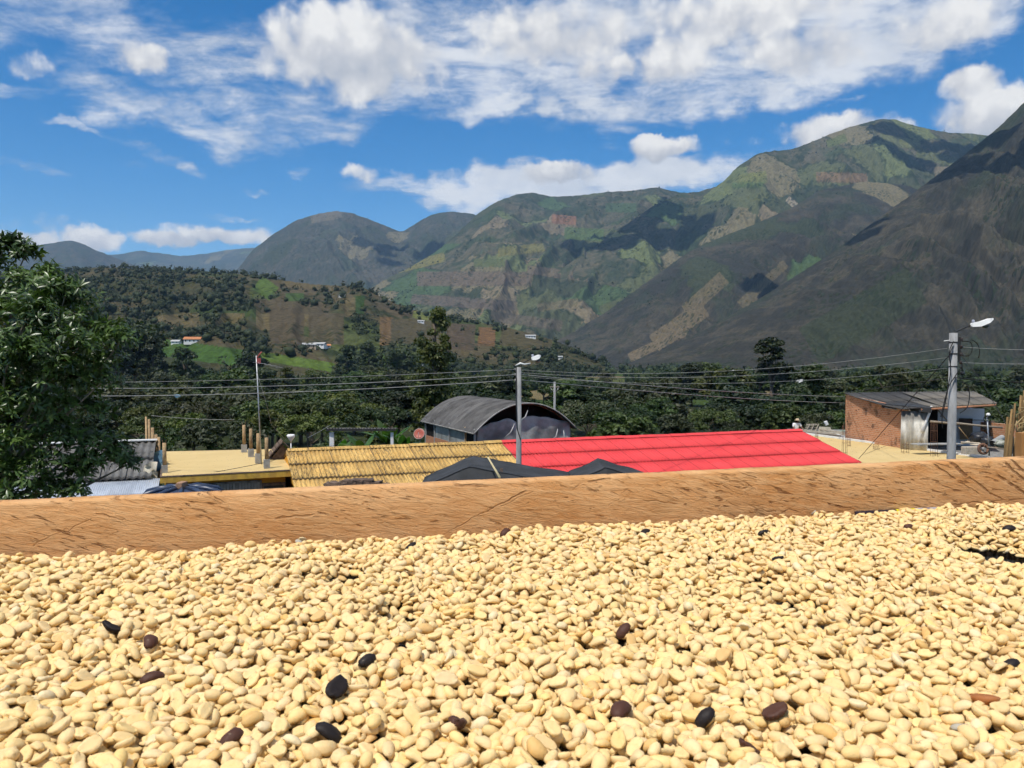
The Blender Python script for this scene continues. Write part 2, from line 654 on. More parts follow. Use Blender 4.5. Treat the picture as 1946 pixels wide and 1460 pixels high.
a_ = np.linspace(0, 2 * np.pi, 221)
r_ = np.concatenate([[0.5], np.geomspace(4, 26000, 150)])
A, RR = np.meshgrid(a_, r_, indexing='ij')
gx, gy = RR * np.sin(A), RR * np.cos(A)
gz = ground_h(gx, gy)
me = np_mesh('ground', np.stack([gx, gy, gz], -1).reshape(-1, 3), grid_faces(*gx.shape)[:, ::-1], True)
attr_float(me, 'fm', np.clip(sstep(330, 480, RR) * 0.9, 0, 0.9))
attr_float(me, 'fa', np.zeros(gx.size))
attr_col(me, 'fcol', np.zeros((gx.size, 3)))
ground = link_mesh('ground', me, terrain_mat('valley_ground', (0.026, 0.032, 0.015), (0.042, 0.044, 0.022), (0.026, 0.038, 0.014), FIELDS_VALLEY, 1 / 75.0, grain=5.0, dry_bias=-0.06, bump=0.4))
tag(ground, 'green valley floor of small fields running out to the mountains', 'ground', kind='structure')


# ------------------------------------------------------------------ mountains
def project(x, y, z):
    z = z - CZ
    f = y * cP - z * sP
    up = y * sP + z * cP
    return 973 + FPX * x / f, 730 - FPX * up / f


SLOPES = []


def mountain(name, label, prof, dR, dB, zb, u0, u1, nu, nt, mat, amp=0.12, gfreq=1 / 420.0, shear=0.0, seed=1, fm=None, plots=(), jag=1.2, conv=1.1, fine=0.012, stretch=0.35):
    nu, nt = int(nu * 0.80), int(nt * 0.82)
    u = np.linspace(u0, u1, nu)
    pu, pv = zip(*prof)
    v = np.interp(u, pu, pv)
    ker = np.hanning(7)
    ker /= ker.sum()
    k = max(1, int(8 * nu / (u1 - u0)))
    vp = np.pad(v, 3 * k, mode='edge')
    for _ in range(k):
        vp = np.convolve(vp, ker, mode='same')
    v = vp[3 * k:-3 * k]
    v = v + jag * fbm(u / 9.0, u * 0 + 3.3, 3, seed + 50) * 1.6
    dr = np.interp(u, *zip(*dR))
    db = np.interp(u, *zip(*dB))
    zbb = np.interp(u, *zip(*zb)) if isinstance(zb, (list, tuple)) else np.full_like(u, zb)
    d0 = [ray(a, b) for a, b in zip(u, v)]
    sx = np.array([q[0] / q[1] for q in d0])
    sz = np.array([q[2] / q[1] for q in d0])
    zr = CZ + sz * dr
    t = np.concatenate([np.linspace(-0.06, 1, nt), 1 + np.array([0.02, 0.06, 0.13, 0.25, 0.45])])
    T, U = np.meshgrid(t, u)
    DR, DB, ZR, ZB, SX = (q[:, None] for q in (dr, db, zr, zbb, sx))
    D = DB + (DR - DB) * T
    H = ZR - ZB
    Tc = np.clip(T, 0, 1)
    Z = ZB + H * (Tc ** conv) - np.clip(-T, 0, 1) * 120
    Z = Z - np.clip(T - 1, 0, 1) * H * 0.9 - np.clip(T - 1, 0, 1) ** 2 * H
    X = SX * D
    L = DR - DB
    ga = SX * DR + shear * T * L
    gb = T * L * stretch
    w = np.clip(Tc, 0, 1) ** 0.5 * np.clip(1 - Tc, 0, 1) ** 0.65 * 1.7
    w = np.where(T > 1, 0, w)
    wx = 90 * fbm(X / 600, D / 600, 3, seed + 9)
    rg = ridged((ga + wx) * gfreq, (gb + wx) * gfreq, 5, seed, 0.52)
    rg = rg - rg.mean()
    Z = Z + amp * np.maximum(H, 30) * w * rg * 1.5
    Z = Z + fine * np.maximum(H, 30) * fbm(X / 55.0, D / 55.0, 3, seed + 21) * np.where(T > 1, 0, 1 - Tc ** 6)
    verts = np.stack([X, D, Z], -1).reshape(-1, 3)
    me = np_mesh(name, verts, grid_faces(*X.shape), True)
    PU, PV = project(X, D, Z)
    f = fm(PU, PV, T) if fm else np.zeros_like(X)
    attr_float(me, 'fm', f)
    fa = np.zeros_like(X)
    fc = np.zeros(X.shape + (3,))
    for (cx, cy, rx, ry, rot, c) in plots:
        dx, dy = PU - cx, PV - cy
        ca, sa = math.cos(R(rot)), math.sin(R(rot))
        q = np.maximum(np.abs(dx * ca + dy * sa) / rx, np.abs(-dx * sa + dy * ca) / ry)
        h = sstep(1.12, 0.85, q)
        fa = np.maximum(fa, h)
        fc[h > 0] = np.array(c) * 0.80
    attr_float(me, 'fa', fa)
    attr_col(me, 'fcol', fc)
    o = link_mesh(name, me, mat)
    tag(o, label, 'mountain', kind='structure')
    SLOPES.append((X, D, Z, PU, PV, T, f))
    return o, (X, D, Z, PU, PV, T)


mt_far = terrain_mat('far_slopes', (0.050, 0.058, 0.040), (0.09, 0.085, 0.055), (0.046, 0.064, 0.034), FIELDS_HIGH, 1 / 260.0, grain=26)
mt_scrub = terrain_mat('scrub_slopes', (0.046, 0.050, 0.036), (0.078, 0.071, 0.052), (0.042, 0.054, 0.031), FIELDS_HIGH, 1 / 230.0, grain=18, dry_bias=-0.02)
mt_field = terrain_mat('farmed_slopes', (0.038, 0.048, 0.027), (0.094, 0.084, 0.054), (0.040, 0.060, 0.027), FIELDS_HIGH, 1 / 190.0, grain=15, hedge_w=0.07)
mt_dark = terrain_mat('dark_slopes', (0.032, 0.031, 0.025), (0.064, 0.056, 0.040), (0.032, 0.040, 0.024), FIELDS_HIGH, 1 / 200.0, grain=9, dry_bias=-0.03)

ZV = -14.0
mountain('mountain', 'distant blue ridge on the skyline behind the low wooded hill', [(-300, 480), (100, 505), (190, 486), (230, 483), (265, 476), (300, 481), (345, 487), (400, 481), (440, 474), (480, 471), (520, 474), (640, 500), (800, 540)],
         [(-300, 13000), (800, 12500)], [(-300, 8000), (800, 8000)], 10, -300, 800, 260, 70, mt_far, amp=0.16, gfreq=1 / 1200., seed=3, jag=1.0,
         fm=lambda u, v, t: 0.35 + 0 * u)
mountain('mountain', 'grey humped mountain beyond the crown of the big tree', [(-500, 440), (-250, 455), (-60, 474), (0, 468), (30, 464), (60, 468), (100, 462), (130, 457), (150, 460), (185, 477), (220, 490), (280, 515), (330, 540)],
         [(-500, 8600), (330, 8200)], [(-500, 5200), (330, 5600)], 0, -500, 330, 230, 80, mt_scrub, amp=0.17, gfreq=1 / 800., seed=5, jag=1.0)
mountain('mountain', 'rounded bare dome mountain with a smaller dome on its shoulder', [(360, 575), (430, 532), (455, 508), (480, 475), (520, 445), (560, 420), (600, 407), (640, 401), (670, 405), (700, 417), (735, 430), (762, 442), (790, 425), (820, 408), (850, 402), (880, 404), (910, 410), (960, 430), (1060, 490)],
         [(360, 6600), (640, 7000), (1060, 7000)], [(360, 4600), (1060, 4400)], -10, 360, 1060, 470, 180, mt_scrub, amp=0.15, gfreq=1 / 560., shear=0.25, seed=8, jag=1.0, conv=0.9, fine=0.008,
         fm=lambda u, v, t: 0.12 * (v > 440), plots=[(620, 412, 30, 8, -10, (0.15, 0.13, 0.09))])
plotsC = [(1072, 418, 24, 9, 5, (0.22, 0.115, 0.065)), (1110, 445, 38, 12, 4, (0.085, 0.125, 0.045)), (990, 475, 45, 9, -6, (0.16, 0.15, 0.055)), (800, 500, 48, 9, -14, (0.18, 0.165, 0.06)), (1180, 395, 30, 9, 0, (0.065, 0.10, 0.045)),
          (1060, 520, 60, 9, 8, (0.15, 0.12, 0.08)), (900, 530, 110, 14, 0, (0.135, 0.105, 0.075)), (880, 575, 100, 10, 4, (0.125, 0.10, 0.075)), (1060, 580, 40, 8, -8, (0.15, 0.13, 0.075)), (1000, 610, 70, 10, 8, (0.12, 0.10, 0.07)), (930, 500, 30, 8, 0, (0.10, 0.12, 0.05))]
mountain('mountain', 'long green mountain face patched with fields and hedgerows', [(600, 625), (690, 560), (725, 535), (780, 508), (830, 478), (870, 443), (905, 409), (940, 385), (980, 370), (1010, 366), (1050, 374), (1100, 372), (1150, 365), (1200, 363), (1245, 356), (1290, 365), (1340, 370), (1400, 385), (1520, 440)],
         [(600, 3900), (830, 4700), (1000, 5800), (1520, 5600)], [(600, 2500), (1000, 2300), (1520, 2600)], -18, 600, 1520, 560, 230, mt_field, amp=0.14, gfreq=1 / 520., shear=-0.15, seed=14, jag=1.0, conv=1.2, fine=0.010,
         fm=lambda u, v, t: 0.25 + 0.6 * sstep(430, 520, v), plots=plotsC)
mountain('mountain', 'green spur running down from the saddle beside the shaded ravine', [(930, 640), (990, 585), (1040, 535), (1075, 505), (1110, 482), (1160, 448), (1210, 413), (1250, 386), (1290, 369), (1330, 364), (1370, 352), (1410, 350), (1450, 375), (1520, 430), (1620, 520)],
         [(930, 3300), (1290, 4700), (1620, 4700)], [(930, 2500), (1620, 2900)], -18, 930, 1620, 420, 200, mt_field, amp=0.15, gfreq=1 / 420., shear=0.45, seed=17, jag=1.0, conv=1.1,
         fm=lambda u, v, t: 0.35 + 0.25 * sstep(500, 580, v), plots=[(1180, 590, 50, 22, -20, (0.085, 0.092, 0.042)), (1120, 640, 60, 9, -10, (0.13, 0.13, 0.065))])
plotsD = [(1600, 338, 50, 10, 2, (0.185, 0.125, 0.072)), (1430, 340, 28, 12, -8, (0.16, 0.17, 0.06)), (1420, 352, 30, 5, 0, (0.09, 0.13, 0.045)), (1390, 300, 14, 5, -25, (0.17, 0.16, 0.06)), (1645, 375, 40, 8, -25, (0.12, 0.14, 0.05)), (1700, 370, 26, 7, -30, (0.17, 0.19, 0.05)),
          (1660, 395, 26, 10, -35, (0.075, 0.14, 0.04)), (1590, 268, 20, 8, -20, (0.11, 0.13, 0.05)), (1710, 270, 40, 10, 10, (0.13, 0.14, 0.06)), (1505, 385, 12, 7, 40, (0.28, 0.24, 0.18)), (1780, 300, 40, 10, 15, (0.10, 0.11, 0.05))]
mountain('mountain', 'high green peak with terraced fields beside the dark slope', [(1270, 440), (1310, 395), (1340, 370), (1375, 345), (1400, 318), (1440, 292), (1470, 287), (1500, 285), (1530, 275), (1570, 258), (1620, 240), (1670, 227), (1700, 227), (1740, 240), (1800, 252), (1860, 255), (1900, 262), (2000, 280), (2150, 300)],
         [(1270, 4500), (1700, 4700), (2150, 4600)], [(1270, 2700), (2150, 2600)], -18, 1270, 2150, 520, 230, mt_field, amp=0.15, gfreq=1 / 380., shear=0.55, seed=23, jag=1.1, conv=1.05,
         fm=lambda u, v, t: 0.45 + 0.2 * sstep(300, 400, v), plots=plotsD)
plotsD2 = [(1340, 560, 50, 14, -42, (0.135, 0.11, 0.062)), (1290, 620, 60, 18, -35, (0.15, 0.118, 0.07)), (1400, 610, 60, 12, -40, (0.135, 0.108, 0.065)), (1250, 655, 60, 9, -25, (0.16, 0.125, 0.078)), (1450, 540, 60, 9, -42, (0.12, 0.10, 0.058))]
mountain('mountain', 'brown spur of dry grass sloping down to the wooded valley', [(980, 690), (1040, 657), (1100, 625), (1160, 588), (1200, 557), (1260, 514), (1310, 478), (1360, 455), (1420, 432), (1500, 398), (1560, 362), (1640, 345), (1720, 352), (1800, 380), (1900, 430)],
         [(980, 2700), (1200, 2900), (1560, 3700), (1900, 3600)], [(980, 2300), (1300, 1900), (1900, 2000)], -16, 980, 1900, 470, 230, mt_dark, amp=0.16, gfreq=1 / 300., shear=0.75, seed=31, jag=1.0, conv=1.0,
         fm=lambda u, v, t: 0.18 + 0 * u, plots=plotsD2)
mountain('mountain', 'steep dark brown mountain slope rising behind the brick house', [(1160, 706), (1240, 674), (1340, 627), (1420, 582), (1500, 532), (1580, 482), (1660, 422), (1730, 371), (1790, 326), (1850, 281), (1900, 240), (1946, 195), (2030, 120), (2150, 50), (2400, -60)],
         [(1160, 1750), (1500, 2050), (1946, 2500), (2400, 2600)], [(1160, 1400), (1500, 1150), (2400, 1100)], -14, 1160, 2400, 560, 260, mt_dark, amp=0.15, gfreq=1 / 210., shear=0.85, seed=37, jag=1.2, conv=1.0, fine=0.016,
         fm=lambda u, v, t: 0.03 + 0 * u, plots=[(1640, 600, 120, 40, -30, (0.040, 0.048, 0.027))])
mt_hill = terrain_mat('hill_cover', (0.034, 0.040, 0.020), (0.078, 0.064, 0.036), (0.042, 0.066, 0.020), [(0.11, 0.085, 0.045), (0.05, 0.08, 0.022), (0.085, 0.068, 0.042), (0.06, 0.075, 0.026), (0.12, 0.10, 0.05), (0.075, 0.06, 0.038)], 1 / 95.0, grain=8, hedge_w=0.08, dry_bias=0.02)
plotsF = [(505, 548, 20, 16, 35, (0.085, 0.135, 0.032)), (590, 540, 55, 9, 6, (0.125, 0.10, 0.052)), (560, 565, 18, 8, 0, (0.055, 0.095, 0.03)), (545, 620, 34, 36, 0, (0.082, 0.066, 0.042)), (620, 625, 34, 30, 0, (0.088, 0.072, 0.044)), (682, 580, 11, 18, 0, (0.035, 0.07, 0.02)), (664, 585, 9, 18, 0, (0.13, 0.105, 0.055)),
          (735, 630, 14, 28, 0, (0.16, 0.10, 0.05)), (790, 632, 42, 24, 4, (0.085, 0.072, 0.042)), (875, 640, 28, 25, 3, (0.088, 0.066, 0.046)), (925, 640, 17, 18, 3, (0.16, 0.088, 0.045)), (1000, 645, 50, 20, 10, (0.085, 0.07, 0.04)), (800, 600, 16, 7, 10, (0.15, 0.17, 0.05)), (440, 605, 26, 10, 0, (0.125, 0.10, 0.05)), (340, 610, 40, 14, -5, (0.13, 0.105, 0.055)),
          (385, 671, 78, 17, 8, (0.052, 0.105, 0.026)), (565, 688, 72, 9, 9, (0.095, 0.15, 0.03)), (290, 655, 40, 8, 0, (0.06, 0.11, 0.028))]
hillF, HF = mountain('hill', 'low wooded hill with small fields below the mountains', [(-500, 505), (-150, 512), (60, 523), (110, 518), (190, 508), (300, 511), (400, 516), (460, 521), (520, 530), (600, 541), (690, 546), (740, 573), (800, 593), (870, 606), (960, 622), (1040, 642), (1100, 666), (1150, 692)],
         [(-500, 1500), (460, 1500), (800, 1250), (1150, 1000)], [(-500, 520), (400, 560), (800, 660), (1150, 900)], [(-500, -6), (500, -6), (1150, -12)], -500, 1150, 520, 220, mt_hill, amp=0.14, gfreq=1 / 170., shear=0.2, seed=41, jag=1.6, conv=0.95, fine=0.02,
         fm=lambda u, v, t: 0.55 * sstep(430, 540, u), plots=plotsF)
hillF['category'] = 'hill'

# ------------------------------------------------------------------ materials of the village
m_conc = M('concrete', (0.36, 0.35, 0.33), 0.9, 0.2, scale=3, bump=0.3, col2=(0.24, 0.235, 0.22))
m_conc_old = M('old_concrete', (0.27, 0.26, 0.24), 0.9, 0.2, scale=5, bump=0.4, col2=(0.13, 0.125, 0.115))
m_pole = M('pole_concrete', (0.30, 0.30, 0.295), 0.85, 0.25, scale=6, bump=0.3, bscale=60, col2=(0.19, 0.19, 0.19), stretch=(1, 1, 0.25))
m_white = M('white_paint', (0.78, 0.77, 0.74), 0.7, 0.3, var=0.12, scale=3)
m_whitewall = M('white_wall', (0.70, 0.71, 0.76), 0.85, 0.2, var=0.1, scale=1.5)
m_ochre = M('ochre_wall', (0.66, 0.34, 0.045), 0.85, 0.2, scale=1.5, bump=0.2, col2=(0.56, 0.26, 0.035))
m_ochre_face = M('ochre_fascia', (0.70, 0.43, 0.075), 0.85, 0.2, scale=4, col2=(0.52, 0.30, 0.07), stretch=(1, 1, 0.3))
m_dark = M('dark_interior', (0.018, 0.016, 0.014), 0.9, 0.1)  # near-black stand-in for shade inside openings; also eyes and hair
m_blackmetal = M('black_metal', (0.03, 0.03, 0.03), 0.5, 0.4)
m_wire = M('wire_grey', (0.30, 0.30, 0.29), 0.6, 0.4)
m_cable = M('black_cable', (0.018, 0.018, 0.018), 0.6, 0.3)
m_galv = M('galvanised', (0.42, 0.43, 0.44), 0.45, 0.5, metal=0.6, scale=6)
m_bamboo = M('bamboo', (0.42, 0.29, 0.15), 0.7, 0.3, scale=9, col2=(0.26, 0.16, 0.08), rnd=0.2)
m_timber = M('grey_timber', (0.30, 0.25, 0.19), 0.85, 0.2, scale=8, col2=(0.17, 0.135, 0.10), stretch=(6, 6, 1), rnd=0.15)
m_tarp = M('black_net_cloth', (0.028, 0.030, 0.032), 0.8, 0.25, scale=2.5, bump=0.6, bscale=5, col2=(0.05, 0.052, 0.056))
m_tile = M('old_tile', (0.16, 0.11, 0.08), 0.9, 0.2, scale=6, bump=0.4, col2=(0.075, 0.055, 0.045), rnd=0.25)
m_brick1 = M('brick_clay', (0.42, 0.20, 0.11), 0.9, 0.2, scale=30)
m_plastic_sheet = M('plastic_sheeting', (0.36, 0.37, 0.355), 0.35, 0.5, scale=0.8, bump=0.5, bscale=3.0, col2=(0.15, 0.155, 0.15))
m_rust = M('rusty_metal', (0.20, 0.10, 0.06), 0.8, 0.3, scale=8, col2=(0.11, 0.06, 0.04))
m_terracotta = M('terracotta_roof', (0.52, 0.22, 0.10), 0.9, 0.2, scale=1.5, rnd=0.15)
m_bark = M('bark', (0.15, 0.12, 0.09), 0.9, 0.15, scale=5, bump=0.6, bscale=14, col2=(0.07, 0.055, 0.042), stretch=(3, 3, 0.7))


def sheet_mat(name, col, col2, streak, dirt, amt, rough=0.75, rnd=0.12, lap=0.05, length=1.55, joint=0.0, thr=0.54, lapamt=0.75):
    m, g, b = new_mat(name)
    tc = g.node('ShaderNodeTexCoord')
    oi = g.node('ShaderNodeObjectInfo')
    ob = tc.outputs['Object']
    off = g.vmath('SCALE', (37.0, 19.0, 53.0), scale=oi.outputs['Random'])
    v = g.vmath('ADD', ob, off)
    n = g.noise(g.mapping(v, scale=(1, 0.5, 1)), 2.2, 4, 0.6)
    c = g.mix(g.smooth(n, 0.35, 0.68), col, col2)
    st = g.noise(g.mapping(v, scale=(9, 0.9, 1)), 2.4, 5, 0.65)
    sp = g.noise(v, 16, 3, 0.7)
    k = g.math('ADD', g.math('MULTIPLY', st, 0.65), g.math('MULTIPLY', sp, 0.35))
    oi2 = g.math('FRACT', g.math('MULTIPLY', oi.outputs['Random'], 5.77))
    c = g.mix(g.math('MULTIPLY', g.smooth(k, thr, thr + 0.12), g.smooth(oi2, 0.0, 1.0, amt * 0.35, amt, 'LINEAR')), c, streak)
    y = g.sep(ob)[1]
    ledge = g.smooth(g.math('ADD', y, g.math('MULTIPLY', g.math('SUBTRACT', sp, 0.5), 0.12)), length - lap * 1.6, length - lap * 0.3)
    c = g.mix(g.math('MULTIPLY', ledge, lapamt), c, dirt)
    if joint:
        jx = g.smooth(g.math('ADD', g.sep(ob)[0], g.math('MULTIPLY', g.math('SUBTRACT', sp, 0.5), 0.05)), 0.045, 0.012)
        c = g.mix(g.math('MULTIPLY', jx, joint), c, dirt)
    kk = g.smooth(oi.outputs['Random'], 0, 1, 1 - rnd, 1 + rnd, 'LINEAR')
    c = g.mix(1.0, c, g.comb(kk, kk, kk), 'MULTIPLY')
    g.put(b.inputs['Base Color'], c)
    b.inputs['Roughness'].default_value = rough
    b.inputs['Specular IOR Level'].default_value = 0.25
    return m


m_ysheet = sheet_mat('ochre_sheet', (0.60, 0.385, 0.125), (0.50, 0.30, 0.085), (0.055, 0.042, 0.030), (0.06, 0.042, 0.03), 1.0, rnd=0.16, joint=0.9, thr=0.475)
m_rsheet = sheet_mat('red_sheet', (0.70, 0.060, 0.062), (0.62, 0.050, 0.055), (0.42, 0.028, 0.035), (0.24, 0.016, 0.02), 0.45, rnd=0.06, joint=0.6, lapamt=0.25)
m_gsheet = sheet_mat('grey_sheet', (0.17, 0.165, 0.155), (0.10, 0.095, 0.09), (0.045, 0.042, 0.04), (0.04, 0.037, 0.035), 0.9)
m_tsheet = sheet_mat('tan_sheet', (0.38, 0.34, 0.27), (0.28, 0.25, 0.20), (0.16, 0.14, 0.115), (0.09, 0.08, 0.07), 0.7)
m_zinc = sheet_mat('zinc_sheet', (0.46, 0.50, 0.56), (0.36, 0.40, 0.46), (0.26, 0.28, 0.32), (0.25, 0.26, 0.3), 0.5, rough=0.5)
m_wsheet = sheet_mat('whitish_sheet', (0.66, 0.64, 0.58), (0.40, 0.37, 0.31), (0.10, 0.095, 0.085), (0.06, 0.055, 0.05), 0.9, lap=0.3, length=2.0)


def corr_mesh(name, w, ln, period, amp, seg=6, thick=0.008):
    n = max(2, int(round(w / period)) * seg)
    xs = np.linspace(0, w, n + 1)
    zs = amp * np.cos(xs / period * 2 * np.pi)
    top = np.concatenate([np.stack([xs, 0 * xs, zs], 1), np.stack([xs, 0 * xs + ln, zs], 1)])
    bot = top - np.array([0, 0, thick])
    v = np.concatenate([top, bot])
    m_ = n + 1
    i = np.arange(n)
    f = [np.stack([i, i + 1, i + 1 + m_, i + m_], 1), np.stack([i + 2 * m_, i + 3 * m_, i + 3 * m_ + 1, i + 2 * m_ + 1], 1),
         np.stack([i + m_, i + m_ + 1, i + 3 * m_ + 1, i + 3 * m_], 1), np.stack([i, i + 2 * m_, i + 2 * m_ + 1, i + 1], 1)]
    me = np_mesh(name, v, np.concatenate(f), False)
    sm = np.zeros(len(me.polygons), dtype=bool)
    sm[:2 * n] = True
    me.polygons.foreach_set('use_smooth', sm)
    return me


def frame_matrix(o, X, Y):
    X = Vector(X).normalized()
    Y = Vector(Y)
    Y = (Y - X * X.dot(Y)).normalized()
    Z = X.cross(Y)
    m = Matrix((X, Y, Z)).transposed().to_4x4()
    m.translation = o
    return m


def place(me, name, mat, m, parent):
    if mat is not None and not me.materials:
        me.materials.append(mat)
    o = bpy.data.objects.new(name, me)
    COL.objects.link(o)
    o.matrix_world = m
    o.matrix_basis = m
    if parent is not None:
        setp(o, parent)
    return o


def roof_slope(parent, corner, along, down, n_across, n_down, w, ln, period, amp, mat, name='sheet', lap=0.13, jitter=0.006, side_lap=0.05):
    """sheets from corner; along x down must point up. Each sheet is an object sharing one mesh."""
    me = corr_mesh(name, w + side_lap, ln + lap, period, amp)
    along = Vector(along).normalized()
    down = Vector(down).normalized()
    nrm = along.cross(down)
    for r in range(n_down):
        for c in range(n_across):
            p = Vector(corner) + along * (c * w + random.uniform(-.004, .004)) + down * (r * ln)
            p += nrm * (0.004 * (c % 2) + random.uniform(0, jitter))
            d2 = (down * (ln + lap) + nrm * (0.036 + random.uniform(-jitter, jitter))).normalized()
            place(me, name, mat, frame_matrix(p, along, d2), parent)


E1 = Vector((math.cos(R(20)), math.sin(R(20)), 0))
E2 = Vector((-math.sin(R(20)), math.cos(R(20)), 0))
UP = Vector((0, 0, 1))


def prism(mb, pts, z0, z1):
    """vertical prism over a counter-clockwise footprint"""
    n = len(pts)
    b = [(p[0], p[1], z0) for p in pts]
    t = [(p[0], p[1], z1) for p in pts]
    mb.add(b + t, [tuple(reversed(range(n))), tuple(range(n, 2 * n))] + [(i, (i + 1) % n, n + (i + 1) % n, n + i) for i in range(n)])
    return mb


# ------------------------------------------------------------------ the long house under ochre and red sheets: two dwellings
ridgeA = at_z(545, 856, CZ - 4.0)
ridgeB = at_z(1520, 818, CZ - 4.0)
AX = (ridgeB - ridgeA)
LEN = AX.length
AX.normalize()
AN = Vector((-AX.y, AX.x, 0))          # away from the camera
RUN, DROP = 4.35, 1.22
pm = at_z(945, 838.5, CZ - 4.0)
split = (pm - ridgeA).dot(AX)
DOWN = (-AN * RUN - UP * DROP).normalized()
SL = math.hypot(RUN, DROP) / 3
BACK = (AN * RUN - UP * DROP).normalized()


def dwelling(name, label, a0, a1, mat, wallmat, wallcol_label, seedcap):
    t = thing(name, label, 'house', (ridgeA + AX * (a0 + a1) / 2 - UP * (CZ - 4.0)))
    # walls
    w = MB()
    f = -AN * (RUN - 0.55)
    bk = AN * (RUN - 0.55)
    p = [ridgeA + AX * (a0 + 0.12) + f, ridgeA + AX * (a1 - 0.12) + f, ridgeA + AX * (a1 - 0.12) + bk, ridgeA + AX * (a0 + 0.12) + bk]
    prism(w, p, 0.0, CZ - 4.0 - DROP + 0.05)
    # gables
    for a in (a0 + 0.14, a1 - 0.14):
        c = ridgeA + AX * a
        q = [c + f, c + bk, c]
        zs = [CZ - 4.0 - DROP + 0.05] * 2 + [CZ - 4.0 - 0.12]
        th = AX * 0.1
        vs = [Vector((v.x, v.y, z)) - th for v, z in zip(q, zs)] + [Vector((v.x, v.y, z)) + th for v, z in zip(q, zs)]
        w.add(vs, [(0, 1, 2), (5, 4, 3), (0, 3, 4, 1), (1, 4, 5, 2), (2, 5, 3, 0)])
    w.build('wall', wallmat, t)
    # roof timbers carry the sheets
    rf = MB()
    nr = int((a1 - a0) / 1.1)
    for i in range(nr + 1):
        a = a0 + 0.1 + (a1 - a0 - 0.2) * i / nr
        for D_, k in ((DOWN, 1), (BACK, 1)):
            s = ridgeA + AX * a - UP * 0.13
            e = s + D_ * (SL * 3 - 0.05)
            rf.box((s + e) / 2, (0.06, (e - s).length, 0.09), rot=frame_matrix((0, 0, 0), AX, D_).to_3x3())
    roof = rf.build('roof', m_timber, t)
    n = max(1, int(round((a1 - a0) / 0.92)))
    wd = (a1 - a0) / n
    cor = ridgeA + AX * a1
    roof_slope(roof, cor + DOWN * 0.05, -AX, DOWN, n, 3, wd, SL, 0.177, 0.026, mat)
    roof_slope(roof, ridgeA + AX * a0 + BACK * 0.05, AX, BACK, n, 3, wd, SL, 0.177, 0.026, mat)
    # ridge caps
    cap = MB()
    cw = 0.24
    zc = 0.045
    a = [(0, 0, zc + 0.03), (wd + 0.03, 0, zc + 0.03)]
    dy, dz = cw * RUN / (SL * 3), cw * DROP / (SL * 3)
    vs = [(0, -dy, zc - dz), (wd + 0.03, -dy, zc - dz), (wd + 0.03, 0, zc + 0.03), (0, 0, zc + 0.03), (wd + 0.03, dy, zc - dz), (0, dy, zc - dz)]
    vs += [(x, y, z - 0.012) for x, y, z in vs]
    cap.add(vs, [(0, 1, 2, 3), (3, 2, 4, 5), (7, 6, 9, 8), (8, 9, 11, 10), (0, 6, 7, 1), (5, 4, 10, 11), (0, 3, 9, 6), (3, 5, 11, 9), (1, 7, 8, 2), (2, 8, 10, 4)])
    cme = cap.mesh('ridge_cap')
    for i in range(n):
        o = ridgeA + AX * (a0 + i * wd) + UP * random.uniform(0, 0.018)
        place(cme, 'ridge_cap', mat, frame_matrix(o, AX + UP * random.uniform(-.012, .012), AN), roof)
    # front openings in shade under the eave
    for i in range(int((a1 - a0) / 3.2)):
        a = a0 + 1.4 + i * 3.2
        c = ridgeA + AX * a - AN * (RUN - 0.55 + 0.012)
        dmb = MB()
        dmb.box((c.x, c.y, 1.9), (1.1, 0.05, 1.2), math.atan2(AX.y, AX.x))
        d = dmb.build('window', m_timber, t)
        MB().box((c.x - AN.x * 0.03, c.y - AN.y * 0.03, 1.9), (0.9, 0.02, 1.0), math.atan2(AX.y, AX.x)).build('pane', m_dark, d)
    return t


ochre_house = dwelling('ochre_roofed_house', 'long low house under weathered ochre corrugated sheets streaked with black', 0.0, split, m_ysheet, m_ochre, '', 1)
red_house = dwelling('red_roofed_house', 'long low house under bright red painted corrugated sheets', split + 0.02, LEN, m_rsheet, m_conc_old, '', 2)

# ------------------------------------------------------------------ flat-roofed ochre house with coffee drying on its roof
ZR1 = CZ - 4.62
q1 = [at_z(304, 906, ZR1), at_z(558, 893, ZR1), at_z(534, 853, ZR1), at_z(308, 858, ZR1)]
house = thing('flat_roofed_house', 'flat-roofed ochre house with slatted front door, cream coffee drying on its roof', 'house', (q1[0] + q1[2]) / 2 - UP * ZR1)
ins = [(q1[0] + (q1[2] - q1[0]) * 0.055), (q1[1] + (q1[3] - q1[1]) * 0.055), (q1[2] + (q1[0] - q1[2]) * 0.02), (q1[3] + (q1[1] - q1[3]) * 0.02)]
prism(MB(), ins, 0.0, ZR1 - 0.27).build('wall', m_ochre, house)
slab = prism(MB(), q1, ZR1 - 0.27, ZR1 - 0.045).build('roof_slab', m_ochre_face, house)
prism(MB(), [p + (p - (q1[0] + q1[2]) / 2) * 0.002 for p in q1], ZR1 - 0.044, ZR1 - 0.002).build('coping', m_tile, house)
fr = (q1[1] - q1[0]).normalized()
ang1 = math.atan2(fr.y, fr.x)
bkd = Vector((-fr.y, fr.x, 0))
w0 = ins[0]
Lf = (ins[1] - ins[0]).length


def front(a, z, off=0.0):
    p = ins[0] + fr * a - bkd * off
    return Vector((p.x, p.y, z))


